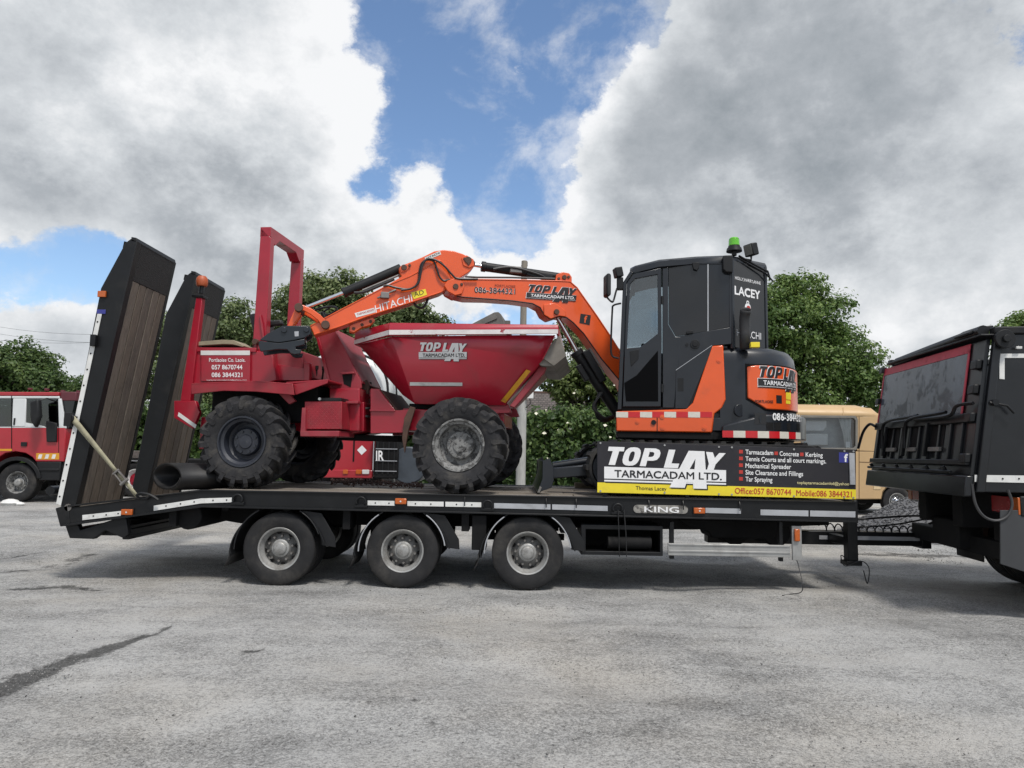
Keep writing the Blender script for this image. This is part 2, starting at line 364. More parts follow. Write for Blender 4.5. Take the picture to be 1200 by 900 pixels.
def text_mesh(body, w, h, bold=0.0, shear=0.0):
    """flat lettering scaled to fit a w x h box, lower left corner at the origin"""
    c = bpy.data.curves.new('lettering', 'FONT'); c.body = body; c.shear = shear; c.resolution_u = 3
    o = bpy.data.objects.new('lettering', c); COL.objects.link(o)
    dg = bpy.context.evaluated_depsgraph_get()
    me = bpy.data.meshes.new_from_object(o.evaluated_get(dg))
    v = np.array([x.co[:] for x in me.vertices]); f = [tuple(p.vertices) for p in me.polygons]
    if bold:                                   # embolden: push every outline outwards a little
        cnt = {}
        for q in f:
            for i, j in zip(q, q[1:]+q[:1]): cnt.setdefault((min(i, j), max(i, j)), []).append((i, j))
        nv = np.zeros_like(v); cen = {}
        for e in cnt.values():
            if len(e) != 1: continue
            i, j = e[0]; t = v[j]-v[i]; n = np.array([t[1], -t[0], 0]); l = np.hypot(n[0], n[1])
            if l > 1e-9: nv[i] += n/l; nv[j] += n/l
        sgn = 1.0 if me.polygons[0].normal.z > 0 else -1.0
        l = np.maximum(np.linalg.norm(nv, axis=1, keepdims=True), .6); v = v+nv/l*bold*sgn*1.15
    bpy.data.objects.remove(o); bpy.data.curves.remove(c); bpy.data.meshes.remove(me)
    lo = v.min(0); sz = v.max(0)-lo
    v[:, 0] = (v[:, 0]-lo[0])/sz[0]*w; v[:, 1] = (v[:, 1]-lo[1])/max(sz[1], 1e-6)*h
    return v, f
def text(body, parent, mat, mapf, w, h, bold=.01, shear=0.0, name='lettering'):
    v, f = text_mesh(body, w, h, bold, shear)
    mb = MB(); mb.add([mapf(a[0], a[1]) for a in v], f)
    return part(name, mb, mat, parent, angle=0, recalc=False)
def plane_map(M, x0, z0, y, sx=1, sz=1, k=0.0):
    """lettering on an x-z face of axes M: start (x0, z0), on the plane y, running along sx; k tilts the baseline"""
    return lambda a, b: M @ Vector((x0+a*sx, y, z0+b*sz+a*k))
def quadmap(p00, p10, p01, w, h):
    p00, p10, p01 = Vector(p00), Vector(p10), Vector(p01)
    return lambda a, b: p00 + (p10-p00)*(a/w) + (p01-p00)*(b/h)

# the trader's two-line name mark: slanted capitals over a lettered bar, one letter reaching through it
def logo_shapes():
    def ringf(o, i): n = len(o); return [[o[k], o[(k+1) % n], i[(k+1) % n], i[k]] for k in range(n)]
    S = []
    S.append([(100, 65), (240, 65), (233, 106), (192, 106), (155, 240), (98, 240), (135, 106), (92, 106)])
    def ell(cx, cy, a, b, e, n=20):
        r = []
        for k in range(n):
            t = 2*math.pi*k/n; c, s_ = math.cos(t), math.sin(t)
            x = a*abs(c)**e*(1 if c > 0 else -1); y = b*abs(s_)**e*(1 if s_ > 0 else -1)
            r.append((cx+x-y*.26, cy+y))
        return r
    S += ringf(ell(302, 153, 74, 90, .75), ell(302, 153, 22, 50, .75))
    S.append([(418, 68), (470, 68), (426, 243), (372, 243)])
    po = [(470, 68), (515, 68), (548, 82), (557, 110), (548, 148), (524, 178), (490, 188), (440, 188)]
    pi = [(463, 103), (488, 103), (500, 109), (502, 120), (497, 138), (485, 149), (470, 152), (449, 152)]
    S += [[po[k], po[k+1], pi[k+1], pi[k]] for k in range(7)]
    S.append([(630, 75), (688, 75), (654, 208), (722, 208), (710, 252), (585, 252)])
    S += [[(805, 80), (945, 80), (949, 155), (865, 155), (770, 155)], [(770, 155), (865, 155), (805, 275), (713, 275)], [(865, 155), (949, 155), (956, 275), (855, 275)],
          [(713, 275), (805, 275), (855, 275), (956, 275), (962, 385), (661, 385)], [(661, 385), (787, 385), (770, 440), (635, 440)], [(843, 385), (962, 385), (965, 445), (845, 445)]]
    S.append([(958, 85), (1018, 88), (1036, 142), (1075, 92), (1132, 92), (1042, 205), (1025, 262), (966, 262), (983, 200)])
    return S
LOGO = logo_shapes()
def logo(parent, mapf, fill, shade, bar, bartext, shift=(11, 11), dz=.0015):
    """mapf(u, v, lift): u 0..1 along, v 0..1 up, lift off the surface"""
    nx = lambda x: (x-60)/1085; ny = lambda y: 1-(y-60)/405
    def lay(shapes, dx, dy, lift, mat, name):
        mb = MB()
        for s_ in shapes: mb.add([mapf(nx(x+dx), ny(y+dy), lift) for x, y in s_], [tuple(range(len(s_)))])
        part(name, mb, mat, parent, angle=0, recalc=False)
    body = [LOGO[0:1], LOGO[1:21], LOGO[21:29], LOGO[29:30], LOGO[-1:]]; A = LOGO[-7:-1]
    if shade is not None:
        lay([[(60+1075*i/14, 258), (60+1075*(i+1)/14, 258), (60+1075*(i+1)/14, 402), (60+1075*i/14, 402)] for i in range(14)], shift[0], shift[1], dz, shade, 'bar_shadow')
        for ch in body: lay(ch, shift[0], shift[1], dz*2, shade, 'letter_shadow')
        lay(A, shift[0], shift[1], dz*2.5, shade, 'letter_shadow')
    cut = lambda x0, x1, y0, y1, n=14: [[(x0+(x1-x0)*i/n, y0), (x0+(x1-x0)*(i+1)/n, y0), (x0+(x1-x0)*(i+1)/n, y1), (x0+(x1-x0)*i/n, y1)] for i in range(n)]
    lay(cut(60, 1135, 258, 372)+cut(60, 1135, 384, 400), 0, 0, dz*3, bar, 'name_bar')
    for ch in body: lay(ch, 0, 0, dz*3.5, fill, 'letter')
    lay(A, 0, 0, dz*4, fill, 'letter')
    w = nx(1098)-nx(150); h = ny(285)-ny(358); x0 = nx(150); y0 = ny(358)
    v, f = text_mesh('TARMACADAM LTD.', w, h, .022)
    mb = MB(); mb.add([mapf(x0+a[0], y0+a[1], dz*5) for a in v], f)
    part('lettering', mb, bartext, parent, angle=0, recalc=False)

# ------------------------------------------------------------------ ground
def ground_material():
    m = bpy.data.materials.new('compacted_stone_yard'); m.use_nodes = True; nt = m.node_tree; L = nt.links.new
    b = nt.nodes['Principled BSDF']
    tc = nt.nodes.new('ShaderNodeTexCoord'); v = tc.outputs['Object']
    st = nt.nodes.new('ShaderNodeAttribute'); st.attribute_name = 'stain'
    n1 = nnoise(nt, v, .55, 8, .62, .4).outputs[0]       # broad patches
    n2 = nnoise(nt, v, 3.2, 8, .68, .2).outputs[0]
    n3 = nnoise(nt, v, 38, 4, .7).outputs[0]             # grit
    n4 = nnoise(nt, v, 120, 3, .7).outputs[0]
    mp = nt.nodes.new('ShaderNodeMapping'); L(v, mp.inputs[0]); mp.inputs['Scale'].default_value = (.35, 1.5, 1); mp.inputs['Rotation'].default_value = (0, 0, .12)
    n5 = nnoise(nt, mp.outputs[0], 1.3, 8, .65, .3).outputs[0]     # tyre-drawn streaks
    vo = nt.nodes.new('ShaderNodeTexVoronoi'); L(v, vo.inputs['Vector']); vo.inputs['Scale'].default_value = 70
    s = mth(nt, 'ADD', mth(nt, 'MULTIPLY', n1, 1.2), mth(nt, 'ADD', mth(nt, 'MULTIPLY', n2, .7), mth(nt, 'MULTIPLY', n5, 1.05)))
    s = mth(nt, 'ADD', s, mth(nt, 'ADD', mth(nt, 'MULTIPLY', n3, 1.15), mth(nt, 'MULTIPLY', n4, .9)))
    def cells(sc_, amt):
        w = nt.nodes.new('ShaderNodeTexVoronoi'); L(v, w.inputs['Vector']); w.inputs['Scale'].default_value = sc_
        sp = nt.nodes.new('ShaderNodeSeparateColor'); L(w.outputs['Color'], sp.inputs[0])
        return mth(nt, 'MULTIPLY', mth(nt, 'SUBTRACT', sp.outputs[0], .5), amt)
    s = mth(nt, 'ADD', s, mth(nt, 'ADD', cells(48, .24), cells(120, .50)))
    val = mth(nt, 'MULTIPLY', mth(nt, 'SUBTRACT', s, 1.70), .86, clamp=True)
    rp = nt.nodes.new('ShaderNodeValToRGB'); L(val, rp.inputs[0]); cr = rp.color_ramp
    cr.elements[0].position = .05; cr.elements[0].color = (.06, .059, .057, 1); cr.elements[1].position = .95; cr.elements[1].color = (.42, .418, .408, 1)
    e = cr.elements.new(.5); e.color = (.226, .226, .221, 1)
    # brownish dust in places
    bn = nnoise(nt, v, .28, 6, .6).outputs[0]
    bmx = nt.nodes.new('ShaderNodeMix'); bmx.data_type = 'RGBA'; bmx.blend_type = 'MULTIPLY'; L(smooth(nt, bn, .42, .68), bmx.inputs[0]); L(rp.outputs[0], bmx.inputs[6]); bmx.inputs[7].default_value = (1.0, .955, .89, 1)
    # single dark chips
    chips = smooth(nt, vo.outputs['Distance'], .16, .10)
    chips = mth(nt, 'MULTIPLY', chips, smooth(nt, n2, .52, .62))
    c2 = nt.nodes.new('ShaderNodeMix'); c2.data_type = 'RGBA'; L(mth(nt, 'MULTIPLY', chips, .6), c2.inputs[0]); L(bmx.outputs[2], c2.inputs[6]); c2.inputs[7].default_value = (.07, .07, .07, 1)
    # stains: broken dark bitumen and damp hollows
    sn = nnoise(nt, v, 6, 8, .7, .4).outputs[0]; sn2 = nnoise(nt, v, 45, 4, .7).outputs[0]
    sv = mth(nt, 'ADD', st.outputs['Fac'], mth(nt, 'ADD', mth(nt, 'MULTIPLY', mth(nt, 'SUBTRACT', sn, .5), 1.5), mth(nt, 'MULTIPLY', mth(nt, 'SUBTRACT', sn2, .5), .7)))
    sm = mth(nt, 'MULTIPLY', smooth(nt, sv, .30, .62), smooth(nt, st.outputs['Fac'], .02, .2))
    c3 = nt.nodes.new('ShaderNodeMix'); c3.data_type = 'RGBA'; L(sm, c3.inputs[0]); L(c2.outputs[2], c3.inputs[6])
    dk = nt.nodes.new('ShaderNodeVectorMath'); dk.operation = 'SCALE'; L(c2.outputs[2], dk.inputs[0]); dk.inputs['Scale'].default_value = .27; L(dk.outputs[0], c3.inputs[7])
    L(c3.outputs[2], b.inputs['Base Color']); b.inputs['Roughness'].default_value = .9; b.inputs['Specular IOR Level'].default_value = .25
    h = mth(nt, 'ADD', mth(nt, 'MULTIPLY', n3, .9), mth(nt, 'ADD', mth(nt, 'MULTIPLY', n4, .5), mth(nt, 'MULTIPLY', n2, 1.5)))
    bp = nt.nodes.new('ShaderNodeBump'); bp.inputs['Strength'].default_value = .8; bp.inputs['Distance'].default_value = .025
    L(h, bp.inputs['Height']); L(bp.outputs[0], b.inputs['Normal'])
    return m
GROUND = ground_material()

def seg_d(x, y, a, b):
    dx, dy = b[0]-a[0], b[1]-a[1]; t = np.clip(((x-a[0])*dx+(y-a[1])*dy)/(dx*dx+dy*dy), 0, 1)
    return np.hypot(x-a[0]-t*dx, y-a[1]-t*dy), t

def build_ground():
    def axis(lo, d0, d1, hi, step):
        a = list(np.arange(d0, d1, step)); s = step; x = d1
        while x < hi: a.append(x); s *= 1.22; x += s
        a.append(hi); s = step; x = d0-step; pre = []
        while x > lo: pre.append(x); s *= 1.22; x -= s
        return np.array([lo]+pre[::-1]+a)
    xs = axis(-400, -8.5, 8.5, 400, .075); ys = axis(-60, 2.2, 15, 900, .075)
    X, Y = np.meshgrid(xs, ys); Z = np.zeros_like(X)
    near = np.clip(1-np.maximum(np.abs(X)-8, 0)/4, 0, 1)*np.clip(1-np.maximum(Y-14, 0)/6, 0, 1)*np.clip((Y-1)/2, 0, 1)
    # soft undulation, flat where tyres stand
    rs = np.random.RandomState(3)
    for k in range(26):
        a = rs.uniform(0, math.pi*2); w = rs.uniform(.7, 9); ph = rs.uniform(0, 6.28)
        Z += np.sin((X*math.cos(a)+Y*math.sin(a))*w+ph)*.010/(.6+w*.5)
    Z *= near
    S = np.zeros_like(X)
    def stroke(pts, amp):
        for (a, b) in zip(pts[:-1], pts[1:]):
            A, B = on_z(a[0], a[1]), on_z(b[0], b[1]); d, t = seg_d(X, Y, A, B)
            w = a[2]*(1-t)+b[2]*t
            np.maximum(S, amp*np.clip(1.25-d/w, 0, 1), out=S)
    stroke([(-40, 822, .20), (0, 803, .17), (45, 787, .19), (70, 778, .12), (95, 771, .16), (140, 757, .12), (165, 749, .07), (185, 742, .05), (202, 735, .02)], .74)
    stroke([(18, 688, .14), (70, 687, .16), (118, 690, .05)], .62); stroke([(0, 668, .25), (60, 662, .30), (105, 650, .2)], .46)
    stroke([(5, 650, .10), (50, 647, .08)], .5); stroke([(285, 768, .05), (303, 765, .05)], .7)
    stroke([(480, 815, .12), (500, 850, .10)], .32); stroke([(600, 742, .10), (800, 760, .10), (1000, 790, .12), (1200, 805, .1)], .30)
    stroke([(0, 735, .1), (180, 742, .1)], .22); stroke([(520, 705, .2), (700, 712, .2)], .25); stroke([(1010, 650, .35), (1110, 652, .4), (1180, 655, .4)], .55)
    stroke([(900, 700, .12), (1000, 705, .12)], .3); stroke([(560, 775, .08), (640, 800, .1), (700, 860, .1)], .22); stroke([(860, 880, .1), (1100, 820, .1)], .22)
    Z -= S*.012*near
    Z[np.abs(Z) < 1e-9] = 0
    # keep the surface below the tyres
    for (x0, x1, y0, y1) in ((-3.1, .8, 7.6, 10.6), (5.2, 8.5, 6.6, 10.2)):
        q = np.clip(np.maximum.reduce([x0-X, X-x1, y0-Y, Y-y1])/.5, 0, 1); Z = np.where(Z > 0, Z*q, Z*(.4+.6*q))
    nx, ny = len(xs), len(ys)
    v = np.stack([X, Y, Z], -1).reshape(-1, 3)
    i = np.arange(nx-1)[None, :]+np.arange(ny-1)[:, None]*nx
    f = np.stack([i, i+1, i+1+nx, i+nx], -1).reshape(-1, 4)
    me = bpy.data.meshes.new('ground'); me.vertices.add(len(v)); me.vertices.foreach_set('co', v.astype('f4').ravel())
    me.loops.add(f.size); me.loops.foreach_set('vertex_index', f.astype('i4').ravel())
    me.polygons.add(len(f)); me.polygons.foreach_set('loop_start', (np.arange(len(f))*4).astype('i4'))
    me.update(calc_edges=True)
    at = me.attributes.new('stain', 'FLOAT', 'POINT'); at.data.foreach_set('value', S.astype('f4').ravel())
    me.materials.append(GROUND); me.shade_smooth()
    o = link('ground', me); tag(o, 'grey compacted stone and worn tarmac of the yard', None, None, 'structure')
build_ground()

OCT = np.array([(1, 0, 0), (-1, 0, 0), (0, 1, 0), (0, -1, 0), (0, 0, 1), (0, 0, -1)], float)
OCTF = [(0, 2, 4), (2, 1, 4), (1, 3, 4), (3, 0, 4), (2, 0, 5), (1, 2, 5), (3, 1, 5), (0, 3, 5)]
def pebbles(name, pts, sizes, mat, seed):
    rs = np.random.RandomState(seed); n = len(pts)
    v = OCT[None]*rs.uniform(.6, 1.25, (n, 6, 1))*np.array(sizes)[:, None, None]*rs.uniform(.6, 1.2, (n, 1, 3))
    a = rs.uniform(0, 6.28, n); c, s = np.cos(a)[:, None], np.sin(a)[:, None]
    x = v[..., 0]*c-v[..., 1]*s; y = v[..., 0]*s+v[..., 1]*c; z = v[..., 2]*.75
    tl = rs.uniform(-.6, .6, (n, 1)); z2 = z+x*tl
    v = np.stack([x, y, z2], -1)+np.array(pts)[:, None, :]
    f = (np.array(OCTF)[None]+np.arange(n)[:, None, None]*6).reshape(-1, 3)
    me = bpy.data.meshes.new(name); v = v.reshape(-1, 3); me.vertices.add(len(v)); me.vertices.foreach_set('co', v.astype('f4').ravel())
    me.loops.add(f.size); me.loops.foreach_set('vertex_index', f.astype('i4').ravel())
    me.polygons.add(len(f)); me.polygons.foreach_set('loop_start', (np.arange(len(f))*3).astype('i4')); me.update(calc_edges=True)
    me.materials.append(mat)
    return me
def stonemat(name, c1, c2):
    m = bpy.data.materials.new(name); m.use_nodes = True; nt = m.node_tree; b = nt.nodes['Principled BSDF']
    g = nt.nodes.new('ShaderNodeNewGeometry'); rp = nt.nodes.new('ShaderNodeValToRGB'); nt.links.new(g.outputs['Random Per Island'], rp.inputs[0])
    rp.color_ramp.elements[0].color = (*c1, 1); rp.color_ramp.elements[1].color = (*c2, 1)
    nt.links.new(rp.outputs[0], b.inputs['Base Color']); b.inputs['Roughness'].default_value = .85
    return m
STONE = stonemat('loose_stone', (.05, .05, .05), (.30, .295, .28)); CHIP = stonemat('grey_chippings', (.035, .036, .040), (.17, .17, .175))
def scatter_stones():
    rs = np.random.RandomState(11); pts = []; sz = []
    for k in range(9000):
        y = 2.6+rs.uniform(0, 1)**1.5*12; x = rs.uniform(-1, 1)*(y*.78+.4)
        pts.append((x, y, .001)); sz.append(.0028+.007*rs.uniform(0, 1)**4)
    for k in range(420):                        # crumbs along the broken strip
        t = rs.uniform(0, 1); a = on_z(-30+t*215, 815-t*72); pts.append((a.x+rs.normal(0, .09), a.y+rs.normal(0, .1), 0)); sz.append(.003+.006*rs.uniform(0, 1)**3)
    for k in range(900):
        a = on_z(rs.uniform(1000, 1130), rs.uniform(634, 662)); pts.append((a.x, a.y, .0)); sz.append(.005+.008*rs.uniform())
    tag(link('loose_stones', pebbles('loose_stones', pts, sz, STONE, 5)), 'loose stones and grit lying over the yard', 'gravel', None, 'stuff')
    pts = [(a.x, a.y, .01) for a in [on_z(13+dx, 591+dy) for dx, dy in ((0, 0),)]]
    mb = MB(); c = on_z(12, 592)
    for dx, s in ((0, .16), (.22, .09)):
        mb.loft([[(c.x+dx+math.cos(a)*s*r*1.5, c.y+math.sin(a)*s*r, z*s) for a in [i*math.pi/4+r for i in range(8)]] for r, z in ((.8, 0), (1, .35), (.75, .75), (.25, .95))])
    solo('stone', mb, WHITE, 'pale lump of stone on the yard near the red lorry', 'stone', c)
scatter_stones()

def gravel_heap():
    c = Vector((8.9, 14.6, 0)); rs = np.random.RandomState(8); pts = []; sz = []
    Rx, Ry, H = 2.05, 1.7, 1.02
    mb = MB(); rows = []
    hgt = lambda u, v: max(0, H*(1-math.hypot(u, v)**1.15)+.05*mnoise.noise(Vector((u*4, v*4, 2))))
    N = 36
    for j in range(N+1):
        rows.append([(c.x+(i/N*2-1)*Rx, c.y+(j/N*2-1)*Ry, hgt(i/N*2-1, j/N*2-1)-.01) for i in range(N+1)])
    mb.sheet(rows)
    root = thing('gravel_heap', 'heap of grey stone chippings between the tan bus and the tipper', 'gravel heap', c)
    part('heap_core', mb, CHIP, root)
    for k in range(5200):
        r = math.sqrt(rs.uniform())*1.02; a = rs.uniform(0, 6.283); u, v = r*math.cos(a), r*math.sin(a)
        pts.append((u*Rx, v*Ry, hgt(u, v))); sz.append(.016+.016*rs.uniform())
    o = link('chippings', pebbles('chippings', pts, sz, CHIP, 6), root); tag(o, 'loose grey chippings', None, None, 'stuff')
gravel_heap()

# ------------------------------------------------------------------ trees, hedges
BARK = pm('bark', (.055, .045, .036), .9, var=.4, vs=5, stretch=(4, 4, .6), bump=.5, bs=12)
LF_DEEP = leafmat('leaf_deep_green', (.028, .058, .016), (.068, .116, .030), (.15, .205, .062))
LF_MID = leafmat('leaf_mid_green', (.040, .082, .020), (.098, .168, .040), (.225, .30, .085))
LF_PALE = leafmat('leaf_grey_green', (.044, .070, .022), (.112, .156, .054), (.27, .31, .14))
LF_OLIVE = leafmat('leaf_olive_green', (.042, .070, .016), (.105, .15, .038), (.23, .275, .09))
LF_HEDGE = leafmat('leaf_hedge', (.022, .050, .013), (.056, .104, .026), (.15, .215, .055))
FLOW = pm('cream_blossom', (.62, .60, .48), .8, var=.1)

def leaf_mesh(name, pos, nrm, size, mat, seed, shape=1.0):
    """one small folded leaf spray at each point: four corners and a raised midrib"""
    rs = np.random.RandomState(seed); n = len(pos)
    nr = nrm/np.linalg.norm(nrm, axis=1, keepdims=True)
    t = rs.normal(size=(n, 3)); t -= nr*(t*nr).sum(1, keepdims=True); t /= np.linalg.norm(t, axis=1, keepdims=True)
    b = np.cross(nr, t); s = size[:, None]
    w = rs.uniform(.45, .8, (n, 1))*shape
    v = np.stack([pos-t*s, pos-b*s*w+nr*s*.18, pos+t*s*rs.uniform(.8, 1.2, (n, 1))-nr*s*.25, pos+b*s*w+nr*s*.18], 1).reshape(-1, 3)
    k = np.arange(n)[:, None]*4
    f = np.concatenate([k+np.array([[0, 1, 2]]), k+np.array([[0, 2, 3]])], 1).reshape(-1, 3)
    me = bpy.data.meshes.new(name); me.vertices.add(len(v)); me.vertices.foreach_set('co', v.astype('f4').ravel())
    me.loops.add(f.size); me.loops.foreach_set('vertex_index', f.astype('i4').ravel())
    me.polygons.add(len(f)); me.polygons.foreach_set('loop_start', (np.arange(len(f))*3).astype('i4')); me.update(calc_edges=True)
    me.materials.append(mat)
    return me

def crown_points(lobes, n_clump, per, rs, clump_r, leaf):
    """clumps sit near the skin of the lobes and thinner inside them"""
    P, N, S = [], [], []
    vol = np.array([l[3]*l[4]*l[5] for l in lobes])**.67; vol /= vol.sum()
    for l, q in zip(lobes, vol):
        c = np.array(l[:3]); r = np.array(l[3:6])
        for k in range(max(3, int(n_clump*.86*q))):
            d = rs.normal(size=3); d /= np.linalg.norm(d)
            rad = rs.uniform(.35, 1.0)**.45*(1+.17*rs.normal())
            cc = c+d*r*rad
            cr = clump_r*rs.uniform(.55, 1.35)
            m = int(per*1.75*rs.uniform(.5, 1.4))
            dd = rs.normal(size=(m, 3)); dd /= np.linalg.norm(dd, axis=1, keepdims=True)
            rr = rs.uniform(0, 1, (m, 1))**.4*cr
            p = cc+dd*rr*np.array([1.15, 1.15, .72])
            P.append(p); nn = dd*.75+d*.5+np.array([0, 0, .55])+rs.normal(size=(m, 3))*.45
            N.append(nn); S.append(leaf*rs.uniform(.38, 1.02, m))
    return np.concatenate(P), np.concatenate(N), np.concatenate(S)

def tree(label, base, lobes, mat, seed, n_clump=330, per=60, clump_r=.62, leaf=.12, trunk_r=.22, name='tree', cat='tree', group=None, fork=None, flowers=0):
    rs = np.random.RandomState(seed); base = Vector(base)
    root = thing(name, label, cat, base, 0, group)
    lob = [tuple(l) for l in lobes]
    pos, nr, sz = crown_points([(l[0], l[1], l[2], l[3], l[4], l[5]) for l in lob], n_clump, per, rs, clump_r, leaf)
    keep = pos[:, 2] > .15; pos, nr, sz = pos[keep], nr[keep], sz[keep]
    link('crown', leaf_mesh('crown', pos, nr, sz, mat, seed+1), root)
    if flowers:
        idx = rs.choice(len(pos), flowers); fp = pos[idx]+np.array([0, -.1, .03])
        link('blossom', leaf_mesh('blossom', fp, np.tile([[0, -.6, 1.]], (flowers, 1))+rs.normal(size=(flowers, 3))*.3, rs.uniform(.05, .10, flowers), FLOW, seed+2, 1.4), root)
    mb = MB(); top = np.mean([[l[0], l[1], l[2]] for l in lob], axis=0); fk = fork or top[2]*.35
    wob = lambda s: Vector((rs.normal()*s, rs.normal()*s, 0))
    W = lambda v: base+Vector(v)
    mb.tube([W((0, 0, -.05)), W((0, 0, .25)), W(wob(.06)+Vector((0, 0, fk*.55))), W(wob(.1)+Vector((0, 0, fk)))], [trunk_r*1.5, trunk_r*1.1, trunk_r, trunk_r*.9], 10)
    part('trunk', mb, BARK, root)
    mb = MB()
    for l in lob:
        e = Vector((l[0], l[1], l[2]+l[5]*.35)); s_ = Vector((0, 0, fk*.93)); mid = s_.lerp(e, .5)+wob(.25)+Vector((0, 0, .25))
        mb.tube([W(s_), W(s_.lerp(mid, .5)+wob(.05)), W(mid), W(e)], [trunk_r*.7, trunk_r*.5, trunk_r*.34, trunk_r*.1], 7)
        for k in range(4):
            d = Vector((rs.normal(), rs.normal(), rs.uniform(.1, .9))).normalized()
            q = W(mid.lerp(e, rs.uniform(0, .9))); mb.tube([q, q+d*l[3]*.45+Vector((0, 0, .15)), q+d*l[3]*.85], [trunk_r*.26, trunk_r*.15, trunk_r*.05], 5)
    part('limbs', mb, BARK, root)
    return root

def lobes_px(D, base, items):
    """(px, py, radius in px [, depth shift]) -> lobes about the trunk base"""
    out = []
    for it in items:
        d = it[3] if len(it) > 3 else 0
        q = on_y(it[0], it[1], D+d); r = it[2]*(D+d)/FOC
        out.append((q.x-base[0], q.y-base[1], q.z, r, r*1.05, r*.85))
    return out
def tree_px(label, D, px, items, mat, seed, **k):
    b = on_y(px, 540, D); b.z = 0
    return tree(label, b, lobes_px(D, b, items), mat, seed, **k)

tree_px('round dark green tree rising behind the red crew cab lorry', 42, 22, [(20, 425, 26), (38, 432, 24, 1), (55, 447, 19, -1), (5, 442, 28, -1), (-20, 440, 26), (28, 460, 34)], LF_DEEP, 21, n_clump=300, per=55, clump_r=.6, leaf=.15)
tree_px('low dark tree far off between the lorry and the near ramp', 70, 95, [(88, 462, 14), (105, 452, 13), (122, 456, 16)], LF_DEEP, 22, n_clump=90, per=50, clump_r=.8, leaf=.2, trunk_r=.2)
tree_px('tall tree between the two upright ramps', 33, 215, [(200, 395, 32), (235, 400, 42, 1), (270, 385, 36), (190, 440, 34, -1), (240, 450, 46), (285, 420, 34, 1), (180, 480, 26, -1)], LF_PALE, 23, n_clump=420, per=58, clump_r=.55, leaf=.115)
tree_px('tallest grey green tree behind the dumper roll bar', 34, 375, [(375, 342, 30), (350, 360, 32, -1), (405, 350, 32), (325, 385, 34), (375, 395, 46, -1), (425, 385, 38), (345, 430, 42), (405, 430, 44, 1)], LF_PALE, 24, n_clump=520, per=58, clump_r=.55, leaf=.115)
tree_px('lower rounded tree above the dumper skip rim', 33, 475, [(458, 365, 24), (485, 372, 24), (508, 383, 17), (455, 400, 34, -1), (490, 410, 34), (470, 445, 40)], LF_PALE, 25, n_clump=330, per=58, clump_r=.52, leaf=.115)
tree_px('olive shrub tree with cream blossom behind the boom', 30, 690, [(700, 422, 22), (680, 440, 26, -1), (715, 450, 30), (655, 448, 20, -1), (640, 430, 12), (690, 480, 34), (730, 490, 36), (760, 470, 34)], LF_OLIVE, 26, n_clump=420, per=58, clump_r=.45, leaf=.10, trunk_r=.14, flowers=260)
tree_px('thin open sapling beside the boom cylinder', 31, 672, [(663, 385, 9), (675, 400, 11), (668, 372, 5), (682, 388, 7), (655, 405, 10)], LF_PALE, 27, n_clump=60, per=26, clump_r=.34, leaf=.10, trunk_r=.06)
tree_px('big spreading tree between the excavator and the tipper', 34, 925, [(938, 340, 26), (905, 350, 32), (965, 368, 26), (880, 370, 34, -1), (925, 385, 42, -1), (985, 400, 26, 1), (1008, 420, 26), (965, 425, 42), (900, 430, 46), (1020, 450, 26, -1), (870, 460, 46), (945, 470, 46), (1000, 470, 36)], LF_MID, 28, n_clump=760, per=58, clump_r=.55, leaf=.115, trunk_r=.3)
tree_px('treetop showing over the tipper body at the right edge', 44, 1205, [(1195, 390, 26), (1220, 385, 30), (1175, 400, 16), (1240, 420, 44), (1195, 430, 36)], LF_MID, 29, n_clump=230, per=55, clump_r=.65, leaf=.15)

